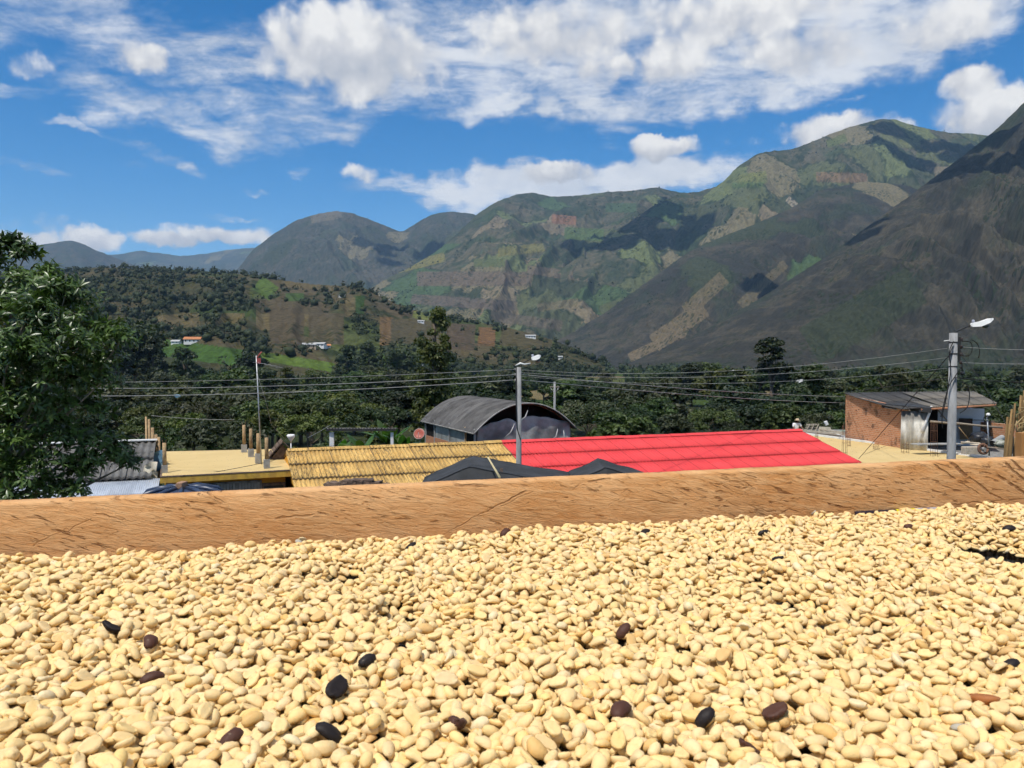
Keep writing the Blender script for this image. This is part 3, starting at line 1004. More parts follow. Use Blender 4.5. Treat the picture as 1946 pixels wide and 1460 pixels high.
dd = MB().box(front(Lf * 0.48, ZR1 - 1.36, 0.0), (2.75, 0.08, 1.9), ang1).build('shutter_door', m_conc_old, house)
for i in range(22):
    MB().box(front(Lf * 0.48 - 1.25 + i * 0.119, ZR1 - 1.36, 0.055), (0.09, 0.03, 1.74), ang1).build('slat', M('shutter_slat', (0.33, 0.33, 0.31), 0.6, 0.3, rnd=0.15), dd)
wn = MB().box(front(Lf * 0.895, ZR1 - 1.3, 0.0), (0.92, 0.08, 1.5), ang1).build('window', m_tile, house)
for k in range(3):
    MB().box(front(Lf * 0.895, ZR1 - 0.85 - k * 0.42, 0.05), (0.78, 0.02, 0.36), ang1).build('pane', M('dusk_glass', (0.05, 0.06, 0.06), 0.15, 0.5), wn)
m_spread = M('coffee_spread', (0.61, 0.45, 0.205), 0.85, 0.2, scale=0.8, bump=0.6, bscale=70, col2=(0.57, 0.415, 0.185))


def spread(name, label, pts, z):
    c = sum((Vector(p) for p in pts), Vector()) / len(pts)
    n = 14
    vs = []
    for i in range(n + 1):
        for j in range(n + 1):
            s, t_ = i / n, j / n
            p = (pts[0] * (1 - s) + pts[1] * s) * (1 - t_) + (pts[3] * (1 - s) + pts[2] * s) * t_
            edge = min(s, 1 - s, t_, 1 - t_)
            h = 0.004 + 0.03 * min(1, edge * 6) + 0.006 * noise2(np.array([p.x * 3.]), np.array([p.y * 3.]), 4)[0]
            vs.append((p.x, p.y, z + h))
    me_ = np_mesh(name, vs, grid_faces(n + 1, n + 1), True)
    o = link_mesh(name, me_, m_spread)
    return tag(o, label, 'coffee', kind='stuff')


ctr = (q1[0] + q1[2]) / 2
spread('drying_coffee', 'cream coffee spread to dry on the flat roof of the ochre house', [p + (ctr - p) * 0.025 for p in q1], ZR1)


# column stubs with bamboo sleeves on the flat roof
def stub(px, pbase, ptop, pbam, wpx, label, z0=None, lean=0.0):
    b = at_z(px, pbase, ZR1 + 0.0)
    Yd = b.y
    top = at(px, ptop, Yd)
    tt = at(px, pbam, Yd)
    s = wpx * Yd / FPX
    t = thing('column_stub', label, 'column', b, 'unfinished columns on the flat roof')
    MB().box((b.x, b.y, (b.z + top.z) / 2), (s, s, top.z - b.z), ang1).build('concrete_stub', m_conc, t)
    mb = MB()
    mb.tube([(b.x, b.y, top.z - 0.02), (b.x + lean * .5, b.y, (top.z + tt.z) / 2), (b.x + lean, b.y, tt.z)], [0.085, 0.08, 0.075], 8)
    mb.build('bamboo_sleeve', m_bamboo, t)
    for k in (-1, 1):
        MB().tube([(b.x + k * 0.06, b.y, tt.z - 0.05), (b.x + k * 0.07, b.y, tt.z + 0.12)], 0.008, 5).build('rebar', m_rust, t)


stub(464, 861, 845, 808, 10, 'unfinished column with the tallest bamboo sleeve, at the back of the flat ochre roof')
stub(477, 870, 853, 815, 10, 'unfinished column with bamboo sleeve, second from the back of the flat ochre roof')
stub(491, 882, 862, 824, 11, 'unfinished column with reddish sleeve beside the television mast')
stub(507, 891, 873, 832, 11, 'unfinished column with bamboo sleeve at the front corner of the flat ochre roof')
stub(313, 899, 884, 842, 11, 'short unfinished column at the corner of the flat roof beside the grey roof')
for i, (px, b, t_, th) in enumerate([(279, 868, 792, 3), (285, 872, 797, 4), (290, 878, 813, 5), (297, 884, 826, 5), (302, 890, 831, 5)]):
    p = at_z(px, b, ZR1 - 0.1)
    p.z = 0
    q = at(px, t_, p.y)
    o = MB().tube([(p.x, p.y, 0), (p.x, p.y, q.z / 2), (p.x + random.uniform(-.05, .05), p.y, q.z)], th * p.y / FPX / 2 * 1.15, 7).build('bamboo_post', m_bamboo)
    tag(o, ['thin rusty post standing tallest behind the grey roof', 'dark post next to the tallest one behind the grey roof', 'pale bamboo post at the corner of the grey roof', 'middle bamboo post between the grey roof and flat roof', 'shortest bamboo post between the grey roof and flat roof'][i], 'post', 'posts beside the grey roof')

# television mast
mb0 = at_z(497, 884, ZR1)
mt = at(487, 676, mb0.y)
mast = thing('television_mast', 'thin television aerial mast standing on the flat ochre roof', 'antenna', mb0)
MB().tube([mb0, mt], [0.032, 0.026], 8).build('mast', m_galv, mast)
bm_ = MB().tube([mt + Vector((-0.03, -.03, -0.28)), mt + Vector((0.75, 0.9, -0.5))], 0.012, 5).build('boom', m_galv, mast)
for k in range(5):
    c = mt + Vector((0.0, -.03, -0.29)) + Vector((0.72, 0.88, -0.22)) * (k / 4)
    MB().tube([c + Vector((-0.2, 0.16, 0)), c + Vector((0.2, -0.16, 0))], 0.007, 4).build('element', m_galv, bm_)
ref = M('red_reflector', (0.5, 0.10, 0.09), 0.5, 0.4)
MB().tube([mt + Vector((0.02, -.03, -0.1)), mt + Vector((0.26, -.1, 0.16))], 0.022, 5).build('reflector', ref, mast)
MB().box(mt + Vector((0.12, -.05, -0.22)), (0.16, 0.05, 0.22), 0.4).build('reflector', ref, mast)
tag(MB().tube([mt + Vector((0.03, -.05, -0.7)), at(507, 770, mb0.y + .4), at(516, 808, mb0.y + 1.), at(545, 838, mb0.y + 2)], 0.009, 4).build('aerial_cable', m_wire), 'thin aerial cable drooping from the television mast to the roof', 'cable')

# ------------------------------------------------------------------ grey corrugated roof and zinc lean-to by the big tree
gc = at_z(297, 838, CZ - 3.55)
ge = at_z(300, 909, CZ - 4.95)
dwn = (ge - gc)
dwn = (-E2 * 2.9 - UP * 1.15)
gh = thing('grey_roofed_house', 'house under old grey corrugated sheets behind the big tree', 'house', gc - UP * gc.z - E1 * 2)
wq = [gc + E1 * -0.2 - E2 * 2.5, gc - E1 * 0.2 + E2 * 2.5, gc - E1 * 4.4 + E2 * 2.5, gc - E1 * 4.4 - E2 * 2.5]
prism(MB(), wq, 0, gc.z - 1.3).build('wall', m_conc_old, gh)
rt = MB()
for k in range(5):
    s = gc - E1 * (0.2 + k * 1.05) - UP * 0.12
    e = s + dwn
    rt.box((s + e) / 2, (0.06, (e - s).length, 0.08), rot=frame_matrix((0, 0, 0), E1, dwn).to_3x3())
rt = rt.build('roof', m_timber, gh)
roof_slope(rt, gc, -E1, dwn, 5, 2, 0.92, dwn.length / 2, 0.26, 0.034, m_gsheet)
roof_slope(rt, gc - E1 * 4.6, E1, E2 * 2.9 - UP * 1.15, 5, 2, 0.92, dwn.length / 2, 0.26, 0.034, m_gsheet)
MB().box(gc - E1 * 2.3 + UP * 0.05, (4.7, 0.3, 0.05), R(20)).build('ridge_board', m_white, gh)
zc = at_z(304, 909, CZ - 4.76)
zd = -E2 * 3.2 - UP * 0.75
zh = thing('zinc_lean_to', 'lean-to roofed with pale blue-grey zinc beneath the big tree', 'shed', zc - UP * zc.z - E1 * 2)
zf = MB()
for k in range(4):
    s = zc - E1 * (0.15 + k * 1.5) - UP * 0.09
    e = s + zd
    zf.box((s + e) / 2, (0.06, (e - s).length, 0.07), rot=frame_matrix((0, 0, 0), E1, zd).to_3x3())
zf = zf.build('roof', m_timber, zh)
roof_slope(zf, zc, -E1, zd, 6, 1, 0.82, zd.length, 0.076, 0.010, m_zinc, jitter=0.002)
for (a, b) in ((0.2, 0.3), (4.6, 0.3), (0.2, 3.0), (4.6, 3.0)):
    c = zc - E1 * a - E2 * b
    MB().box((c.x, c.y, (zc.z - 0.3 - b * .23) / 2), (0.1, 0.1, zc.z - 0.3 - b * .23), R(20)).build('post', m_timber, zh)
# rag and scrap of blue plastic in the gutter between roofs
for (px, py, dpt, c, lab, sc) in ((297, 876, 33.4, (0.16, 0.30, 0.42), 'crumpled blue plastic rag at the end of the grey roof', 0.28), (286, 897, 31.8, (0.62, 0.55, 0.42), 'bent cream sheet scrap at the foot of the grey roof', 0.25)):
    p = at(px, py, dpt)
    mb = MB()
    vs, fs = [], []
    for i in range(5):
        for j in range(6):
            vs.append((p.x + (i - 2) * 0.14 * sc / .28, p.y + random.uniform(-.12, .12), p.z + (j - 2.5) * 0.16 * sc / .28 + random.uniform(-.06, .06)))
    for i in range(4):
        for j in range(5):
            fs.append((i * 6 + j, (i + 1) * 6 + j, (i + 1) * 6 + j + 1, i * 6 + j + 1))
    n = len(vs)
    vs2 = vs + [(x, y + 0.02, z) for x, y, z in vs]
    mb.add(vs2, fs + [tuple(reversed([q + n for q in f])) for f in fs], True)
    tag(mb.build('plastic_rag', M('rag' + str(px), c, 0.6, 0.3)), lab, 'rag')

# ------------------------------------------------------------------ small tiled gable and white post shelter behind the ochre roof
tg = thing('tiled_gable', 'small brown tiled gable end between the flat roof and the ochre sheets', 'roof', at(533, 880, 36.3))
for s in (-1, 1):
    for k in range(5):
        a = at(537, 840, 36.3) + E1 * s * (0.05 + k * 0.15) - UP * (0.03 + k * 0.17)
        for j in range(4):
            MB().box(a + E2 * (j * 0.33), (0.20, 0.36, 0.035), rot=(Matrix.Rotation(R(20), 3, 'Z') @ Matrix.Rotation(R(48) * s, 3, 'Y'))).build('tile', m_tile, tg)
g0 = at(537, 842, 36.3)
MB().add([g0 - UP * 0.08, g0 - E1 * 0.62 - UP * 0.85, g0 + E1 * 0.62 - UP * 0.85] + [p + E2 * 1.2 for p in (g0 - UP * 0.08, g0 - E1 * 0.62 - UP * 0.85, g0 + E1 * 0.62 - UP * 0.85)],
         [(0, 1, 2), (5, 4, 3), (0, 3, 4, 1), (1, 4, 5, 2), (2, 5, 3, 0)]).build('gable_wall', m_tile, tg)
gb = at(533, 868, 36.3)
MB().box((gb.x, gb.y + .6, gb.z / 2 - 0.1), (1.2, 1.1, gb.z - 0.3), R(20)).build('wall', m_tile, tg)

sh = thing('post_shelter', 'open shelter on white posts with a dark wavy roof edge among banana leaves', 'shelter', at(688, 850, 47) * 1.0)
sh.location.z = 0
for px in (630.5, 745):
    a = at(px, 822, 47)
    MB().box((a.x, a.y, a.z / 2), (0.26 if px < 700 else 0.17, 0.2, a.z), 0.1).build('post', m_white, sh)
a, b = at(620, 815, 46.8), at(752, 815, 46.8)
me = corr_mesh('roof_sheet', 1.03, 1.4, 0.177, 0.035)
for k in range(4):
    place(me, 'roof_sheet', m_gsheet, frame_matrix(b - Vector((k * 1.02, 0, 0)), Vector((-1, 0, 0)), Vector((0, 1, 0.1)) * -1), sh) if False else place(me, 'roof_sheet', m_gsheet, frame_matrix(a + Vector((k * 1.02, 0, 0.02)), Vector((1, 0, 0)), Vector((0, 1, -0.085))), sh)
MB().box((a + b) / 2 - UP * 0.07, ((b - a).length, 0.1, 0.12)).build('beam', m_blackmetal, sh)
p = at(553, 842, 37.5)
fl = thing('white_lamp', 'small white lamp cup poking up behind the ochre ridge', 'lamp', Vector((p.x, p.y, p.z - 0.2)))
MB().lathe([(0.03, 0.0), (0.05, 0.1), (0.17, 0.26), (0.20, 0.36), (0.15, 0.40)], (p.x, p.y, p.z), 10).build('cup', m_white, fl)
MB().tube([(p.x, p.y, p.z + 0.02), (p.x, p.y, 2.5)], 0.03, 6).build('stem', m_galv, fl)

# ------------------------------------------------------------------ barrel-roofed workshop
TH = R(24)
b1 = Vector((math.cos(TH), math.sin(TH), 0))
b2 = Vector((-math.sin(TH), math.cos(TH), 0))
P1 = at(905, 816, 48)
BW, BL, RISE = 6.5, 10.0, 1.5
barn = thing('barrel_roofed_workshop', 'grey barrel-roofed workshop with torn plastic sheeting over its open end', 'workshop', P1 - UP * P1.z)
zs = P1.z


def bpt(a, b, z):
    return P1 + b1 * a + b2 * b + UP * (z - zs)


def arc(a):
    s = a / BW * 2 - 1
    return RISE * (1 - abs(s) ** 2.15)


# walls: brick base, posts, side panels
MB().hexa([bpt(-.02, .3, 0), bpt(-.02 + .14, .3, 0), bpt(.12, BL - .2, 0), bpt(-.02, BL - .2, 0)], [bpt(-.02, .3, zs - 1.2), bpt(.12, .3, zs - 1.2), bpt(.12, BL - .2, zs - 1.2), bpt(-.02, BL - .2, zs - 1.2)]).build('brick_base', m_brick1, barn)
for k, (b0, b1_) in enumerate(((0.25, 1.6), (2.0, 4.6), (4.9, 7.6), (7.9, 9.6))):
    pan = MB().hexa([bpt(0, b0, zs - 1.2), bpt(0.06, b0, zs - 1.2), bpt(0.06, b1_, zs - 1.2), bpt(0, b1_, zs - 1.2)], [bpt(0, b0, zs - 0.12), bpt(0.06, b0, zs - 0.12), bpt(0.06, b1_, zs - 0.12), bpt(0, b1_, zs - 0.12)])
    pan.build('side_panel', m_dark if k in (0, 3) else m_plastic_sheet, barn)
for b in (0.2, 1.8, 4.75, 7.75, 9.75):
    for a in (0.0, BW - 0.1):
        c = bpt(a, b, 0)
        MB().box((c.x, c.y, zs / 2), (0.12, 0.12, zs), TH).build('post', m_bamboo if b == 1.8 else m_conc, barn)
MB().hexa([bpt(BW - .1, .3, 0), bpt(BW, .3, 0), bpt(BW, BL, 0), bpt(BW - .1, BL, 0)], [bpt(BW - .1, .3, zs - .1), bpt(BW, .3, zs - .1), bpt(BW, BL, zs - .1), bpt(BW - .1, BL, zs - .1)]).build('wall', m_conc_old, barn)
MB().hexa([bpt(.1, BL - .1, 0), bpt(BW - .1, BL - .1, 0), bpt(BW - .1, BL, 0), bpt(.1, BL, 0)], [bpt(.1, BL - .1, zs), bpt(BW - .1, BL - .1, zs), bpt(BW - .1, BL, zs), bpt(.1, BL, zs)]).build('wall', m_conc_old, barn)
# curved roof in bands of corrugated sheet
ribs = MB()
for b in np.linspace(0.15, BL - 0.15, 6):
    pts = [bpt(a, b, zs + arc(a) - 0.09) for a in np.linspace(-0.1, BW + 0.1, 22)]
    ribs.tube(pts, 0.045, 6)
rb = ribs.build('roof', m_rust, barn)
n_b = 11
for k in range(n_b):
    y0, y1 = -0.25 + (BL + .5) * k / n_b - 0.02, -0.25 + (BL + .5) * (k + 1) / n_b + 0.03
    nb = 24
    na = 20
    vs = []
    for i in range(na + 1):
        a = -0.22 + (BW + 0.44) * i / na
        for j in range(nb + 1):
            b = y0 + (y1 - y0) * j / nb
            vs.append(bpt(a, b, zs + arc(min(max(a, -0.22), BW + .22)) + 0.016 * math.cos(b / 0.177 * 2 * math.pi) + (0.006 if k % 2 else 0)))
    place(np_mesh('roof_sheet', [tuple(v) for v in vs], grid_faces(na + 1, nb + 1), True), 'roof_sheet', M('barrel_sheet', (0.115, 0.11, 0.105), 0.85, 0.2, scale=1.1, col2=(0.055, 0.052, 0.05), rnd=0.22, stretch=(1, 1, 1)), Matrix.Identity(4), rb)
edge = MB().tube([bpt(a, -0.27, zs + arc(a) + 0.0) for a in np.linspace(-0.22, BW + 0.22, 26)], 0.04, 6).build('roof_edge', m_conc, rb)
MB().tube([bpt(-0.22, b, zs + arc(-0.22) - 0.03) for b in (-.25, BL + .25)], 0.05, 6).build('gutter', m_conc_old, rb)
# torn plastic sheeting across the open gable
vs, fs = [], []
na, nz = 60, 14
for i in range(na + 1):
    a = 0.1 + (BW - 0.2) * i / na
    f_ = i / na
    top = zs + 0.40 * arc(a) + 0.05 * float(noise2(np.array([a * 1.7]), np.array([0.3]), 5)[0]) - 0.30 * math.exp(-((f_ - .42) / .05) ** 2) + 0.12 * f_
    for j in range(nz + 1):
        z = (zs - 1.9) + (top - zs + 1.9) * j / nz
        wv = 0.05 * float(noise2(np.array([a * 2.2 + j * .12]), np.array([j * .25]), 8)[0]) + 0.10 * float(noise2(np.array([a * .7 - j * .05]), np.array([j * .12]), 9)[0])
        vs.append(bpt(a, 0.05 + wv, z))
for i in range(na):
    for j in range(nz):
        fs.append((i * (nz + 1) + j, (i + 1) * (nz + 1) + j, (i + 1) * (nz + 1) + j + 1, i * (nz + 1) + j + 1))
mb = MB().add(vs, fs, True)
ps = mb.build('plastic_sheeting', m_plastic_sheet, barn)
md = ps.modifiers.new('thickness', 'SOLIDIFY')
md.thickness = 0.012
# folds and hanging strips of paler plastic
for (px0, py0, px1, py1) in ((1003, 780, 988, 800), (958, 833, 978, 805), (1048, 838, 1060, 815), (1068, 838, 1071, 818)):
    a, b = at(px0, py0, 48.3), at(px1, py1, 48.3)
    mid = (a + b) / 2 + Vector((0.1, -0.1, -0.08))
    MB().tube([a, mid, b], [0.02, 0.055, 0.02], 6).build('sheeting_fold', M('pale_plastic', (0.40, 0.40, 0.385), 0.4, 0.4), barn)
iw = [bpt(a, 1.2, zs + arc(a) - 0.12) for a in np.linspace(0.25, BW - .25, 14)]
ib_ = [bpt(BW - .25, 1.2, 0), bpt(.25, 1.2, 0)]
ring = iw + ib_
MB().add(ring + [p + b2 * 0.1 for p in ring], [tuple(reversed(range(16))), tuple(range(16, 32))] + [(i, (i + 1) % 16, 16 + (i + 1) % 16, 16 + i) for i in range(16)]).build('interior_dark_sheet', m_dark, barn)  # near-black sheet, its colour stands in for shade inside the workshop

# red satellite dish beside the workshop
dc = at(797, 825, 44)
dish = thing('satellite_dish', 'rust red satellite dish with a pale rim left of the barrel-roofed workshop'.replace(' left of', ' beside'), 'satellite dish', Vector((dc.x, dc.y, 0)))
prof = []
R0 = 0.30
mb = MB()
nn = 20
vs = [(0, 0, 0)]
for r in (0.1, 0.2, 0.3):
    for k in range(nn):
        vs.append((r * math.cos(2 * math.pi * k / nn), r * math.sin(2 * math.pi * k / nn), r * r * 0.6))
fs = [(0, 1 + k, 1 + (k + 1) % nn) for k in range(nn)]
for q in range(2):
    for k in range(nn):
        k2 = (k + 1) % nn
        fs.append((1 + q * nn + k, 1 + (q + 1) * nn + k, 1 + (q + 1) * nn + k2, 1 + q * nn + k2))
dq = Vector((-0.15, -0.85, 0.4)).to_track_quat('Z', 'Y').to_matrix()
vs = [dq @ Vector(v) + dc for v in vs]
dsh = mb.add(vs, fs, True).build('reflector', M('dish_red', (0.36, 0.075, 0.045), 0.5, 0.4), dish)
dsh.modifiers.new('thickness', 'SOLIDIFY').thickness = 0.01
MB().tube([dq @ Vector((0.3 * math.cos(t), 0.3 * math.sin(t), 0.056)) + dc for t in np.linspace(0, 2 * math.pi, 25)], 0.014, 5).build('rim', M('dish_rim', (0.62, 0.45, 0.40), 0.5), dish)
MB().tube([dq @ Vector((0.0, -0.28, 0.05)) + dc, dq @ Vector((0.02, 0, 0.26)) + dc], 0.012, 5).build('feed_arm', m_galv, dish)
MB().tube([dq @ Vector((0, 0, -0.03)) + dc, dc + Vector((0, 0.25, -0.1)), (dc.x, dc.y + 0.25, 0)], 0.025, 6).build('stand', m_galv, dish)


# ------------------------------------------------------------------ concrete lamp posts and wires
def cobra(parent, base, d, L, pale=m_white):
    """street lamp head on an arm; base = pole top, d = horizontal direction"""
    d = Vector(d).normalized()
    a = base
    arm = [a, a + d * 0.18 + UP * 0.10, a + d * 0.42 + UP * 0.20]
    MB().tube(arm, 0.022, 6).build('arm', m_blackmetal, parent)
    s = arm[-1]
    X = (d + UP * 0.10).normalized()
    X2 = (d + UP * 0.42).normalized()
    sd = UP.cross(d).normalized()

    def cross(c, ax, w, h0, h1):
        n = ax.cross(sd) * -1
        n = sd.cross(ax) * -1
        return [c + sd * w - UP * h0, c - sd * w - UP * h0, c - sd * w * 0.75 + UP * h1, c + sd * w * 0.75 + UP * h1]
    secs = [cross(s, X, 0.03, 0.02, 0.03), cross(s + X * 0.05 * L, X, 0.10, 0.05, 0.07), cross(s + X * 0.40 * L, X, 0.15, 0.06, 0.09),
            cross(s + X * 0.42 * L, X2, 0.15, 0.06, 0.09), cross(s + X * 0.42 * L + X2 * 0.42 * L, X2, 0.15, 0.05, 0.08), cross(s + X * 0.42 * L + X2 * 0.60 * L, X2, 0.08, 0.0, 0.045)]
    mb = MB()
    vs = [p for c in secs for p in c]
    fs = []
    for i in range(len(secs) - 1):
        for k in range(4):
            k2 = (k + 1) % 4
            fs.append((i * 4 + k, i * 4 + k2, (i + 1) * 4 + k2, (i + 1) * 4 + k))
    fs += [(3, 2, 1, 0), tuple(len(vs) - 4 + k for k in range(4))]
    head = mb.add(vs, fs).build('lamp_head', pale, parent)
    c = s + X * 0.42 * L + X2 * 0.25 * L - UP * 0.075
    MB().lathe([(0.02, -0.10), (0.10, -0.06), (0.13, 0.0)], c, 10).build('lens', M('lamp_lens', (0.12, 0.12, 0.11), 0.2, 0.5), head)
    c = s + X * 0.12 * L + UP * 0.06
    MB().lathe([(0.04, 0.0), (0.04, 0.08), (0.03, 0.10)], c, 8).build('photocell', M('photocell', (0.45, 0.47, 0.55), 0.4, 0.4), head)


def pole(name, label, px, ptop, Y, r0, r1, group='concrete poles carrying the wires'):
    t = at(px, ptop, Y)
    o = thing(name, label, 'pole', Vector((t.x, t.y, 0)), group)
    MB().tube([(t.x, t.y, 0), (t.x, t.y, t.z * .5), (t.x, t.y, t.z)], [r0, (r0 + r1) / 2, r1], 14).build('shaft', m_pole, o)
    return o, t


# middle pole
pm_, ptm = pole('lamp_pole', 'grey concrete pole with white lamp in front of the red roof', 986, 698, 29.0, 0.125, 0.088)
cobra(pm_, ptm + UP * 0.10 + Vector((0.05, 0, 0)), (1, 0.25, 0), 0.34)
MB().tube([ptm + Vector((-0.12, -.05, 0.06)), ptm + Vector((0.05, -.05, 0.14)), ptm + Vector((0.2, -.05, 0.1)), ptm + Vector((0.42, 0, 0.14))], [0.02, 0.045, 0.03, 0.02], 6).build('bracket', m_white, pm_)
for k, z in enumerate((0.08, 0.27, 0.46)):
    MB().lathe([(0.03, -0.04), (0.045, -0.02), (0.03, 0), (0.045, 0.02), (0.03, 0.04)], ptm + Vector((-0.12, -0.02, -z)), 8).build('insulator', m_conc_old, pm_)
MB().box(ptm + Vector((-0.1, -.02, -0.27)), (0.05, 0.05, 0.55)).build('rack', m_blackmetal, pm_)
dbk = MB().tube([ptm + Vector((-0.09, -.07, -0.35)), ptm + Vector((-0.1, -0.11, -1.3)), ptm + Vector((-0.07, -0.12, -2.2)), ptm + Vector((0.06, -.11, -2.6))], 0.018, 5).build('cable_drop', m_cable, pm_)

# big pole on the right
pr, ptr = pole('lamp_pole', 'thick grey concrete pole with tilted white street lamp before the brick house', 1812, 633, 24.0, 0.150, 0.112)
cobra(pr, ptr + Vector((0.04, -.02, 0.02)), (1, -0.15, 0), 0.62)
for z in (0.28, 0.62, 1.0):
    MB().lathe([(0.118, -0.02), (0.128, 0), (0.118, 0.02)], ptr - UP * z, 14).build('band', m_blackmetal, pr)
MB().box(ptr + Vector((0.17, -.03, -0.5)), (0.05, 0.05, 0.75)).build('rack', m_blackmetal, pr)
for z in (0.2, 0.42, 0.64, 0.88):
    MB().lathe([(0.03, -0.05), (0.055, -0.03), (0.035, 0), (0.055, 0.03), (0.03, 0.05)], ptr + Vector((0.22, -.04, -z)), 8).build('insulator', M('brown_insulator', (0.05, 0.03, 0.025), 0.3, 0.5), pr)
MB().tube([ptr + Vector((0.24, -.04, -0.88)), ptr + Vector((0.26, -.04, -1.15))], 0.02, 6).build('clamp', m_blackmetal, pr)
MB().lathe([(0.02, -0.06), (0.07, -0.03), (0.07, 0.03), (0.02, 0.06)], ptr + Vector((0.26, -.05, -1.2)), 8).build('insulator', m_blackmetal, pr)
MB().tube([ptr + Vector((-0.28, 0, -0.24)), ptr + Vector((-0.1, 0, -0.22))], 0.015, 5).build('peg', m_white, pr)
for pts in ([(0.15, -0.25), (0.42, -0.28), (0.47, -0.5), (0.40, -0.66), (0.2, -0.68)], [(0.45, -0.2), (0.62, -0.32), (0.70, -0.55), (0.66, -0.75)], [(0.1, -1.45), (0.3, -1.5), (0.42, -1.8), (0.36, -2.2), (0.15, -2.38)],
            [(-0.10, -0.4), (-0.2, -0.7), (-0.15, -1.1), (-0.22, -1.6), (-0.36, -2.2), (-0.42, -2.5)], [(0.2, -0.95), (-0.02, -1.3), (-0.2, -1.6), (-0.3, -2.1), (-0.38, -2.5), (-0.36, -2.85)], [(-0.08, -0.25), (-0.2, -0.55), (-0.16, -0.9)]):
    pp = [ptr + Vector((x, -0.16, z)) for x, z in pts]
    # smooth the polyline
    qq = []
    for i in range(len(pp) - 1):
        p0, p1, p2, p3 = pp[max(i - 1, 0)], pp[i], pp[i + 1], pp[min(i + 2, len(pp) - 1)]
        for t in (0, .25, .5, .75):
            qq.append(0.5 * ((2 * p1) + (p2 - p0) * t + (2 * p0 - 5 * p1 + 4 * p2 - p3) * t * t + (3 * p1 - p0 - 3 * p2 + p3) * t ** 3))
    qq.append(pp[-1])
    MB().tube(qq, 0.014, 5).build('cable_loop', m_cable, pr)

# slim poles farther off
pf, ptf = pole('utility_pole', 'slim pale pole standing in the trees behind the barrel-roofed workshop', 1054, 726, 66.0, 0.12, 0.09)
for s in (-1, 1):
    MB().tube([ptf + Vector((s * 0.35, 0, -0.45)), ptf + Vector((s * 0.05, 0, -0.9))], 0.02, 5).build('brace', m_galv, pf)
MB().box(ptf - UP * 0.4, (0.8, 0.08, 0.08)).build('crossarm', m_timber, pf)
pl, ptl = pole('lamp_pole', 'small distant street lamp behind the red roof', 1184, 806, 70.0, 0.08, 0.06, None)
MB().tube([ptl, ptl + Vector((-0.1, 0, 0.25)), ptl + Vector((-0.35, 0, 0.4))], 0.03, 6).build('arm', m_galv, pl)
MB().lathe([(0.05, -0.10), (0.2, -0.05), (0.22, 0.05), (0.1, 0.12)], ptl + Vector((-0.5, 0, 0.42)), 10).build('lamp_head', m_white, pl)


def wire(label, pts, sag=0.0, r=0.012, mat=None, name='overhead_wire', n=14):
    """pts: world points; sag metres between each"""
    out = []
    for a, b in zip(pts[:-1], pts[1:]):
        for i in range(n):
            t = i / n
            p = a.lerp(b, t)
            p = p - UP * (sag * 4 * t * (1 - t))
            out.append(p)
    out.append(pts[-1])
    o = MB().tube(out, r, 5).build(name, mat or m_wire)
    tag(o, label, 'wire')
    return o


L0 = Vector((-26, 27.5, 0))
wire('topmost of three wires running from the middle pole to the big tree', [ptm + Vector((-.12, -.02, -.08)), at(150, 727, 33)], 0.10, 0.008)
wire('middle of three wires running from the middle pole to the big tree', [ptm + Vector((-.12, -.02, -.27)), at(120, 738, 32)], 0.16)
wire('lowest of three wires running from the middle pole to the big tree', [ptm + Vector((-.12, -.02, -.46)), at(120, 753, 32)], 0.16, 0.013)
bh1 = at(1605, 754, 52.6)
bh2 = at(1605, 766, 52.6)
wire('upper wire from the middle pole to the brick house corner', [ptm + Vector((.1, 0, -.27)), bh1], 0.14, 0.014)
wire('lower wire from the middle pole to the brick house corner', [ptm + Vector((.1, 0, -.46)), bh2], 0.14, 0.014)
wire('upper thin wire strung between the two lamp poles', [ptm + Vector((.1, 0, -.10)), at(1800, 662, 24)], 0.38, 0.006)
wire('middle thin wire strung between the two lamp poles', [ptm + Vector((.1, 0, -.20)), at(1800, 680, 24)], 0.36, 0.006)
wire('lowest thin wire strung between the two lamp poles', [ptm + Vector((.1, 0, -.33)), at(1800, 700, 24)], 0.36, 0.005)
wire('upper wire leaving the thick pole past its lamp', [ptr + Vector((.22, -.04, -.42)), at(2100, 664, 20)], 0.05, 0.007)
wire('lower wire leaving the thick pole past its lamp', [ptr + Vector((.22, -.04, -.88)), at(2100, 688, 20)], 0.05, 0.007)
wire('black cable from the brick house roof over the thick pole', [at(1606, 746, 52.5), at(1700, 733, 39), at(1808, 717, 24.1), at(1960, 728, 20), at(2150, 738, 18)], 0.02, 0.014, m_cable, 'black_cable')
wire('slanting black stay cable from the thick pole down to the flat roof', [ptr + Vector((-.13, -.1, -0.62)), at(1632, 872, 41)], 0.0, 0.014, m_cable, 'stay_cable')
wire('thin black stay cable from the thick pole down beside the straw bundle', [ptr + Vector((.14, -.1, -.6)), at(1862, 720, 23), at(1936, 848, 20)], 0.0, 0.009, m_cable, 'stay_cable')
wire('old wire sagging between roof posts in front of the trees', [at(288, 790, 36), at(445, 798, 38)], 0.05, 0.012)
wire('thin cable looped across the front of the flat ochre roof', [at(305, 912, 31.3), at(480, 884, 33), at(560, 862, 36), at(640, 845, 40)], 0.04, 0.012, m_cable, 'black_cable')
wire('slack rope across the back of the ochre ridge', [at(585, 832, 44), at(628, 808, 46)], 0.02, 0.012)
wire('thin stay wire from the stay cable anchor across the coffee roof', [at(1606, 878, 41.3), at(1690, 845, 47)], 0.0, 0.008, m_cable, 'stay_cable')

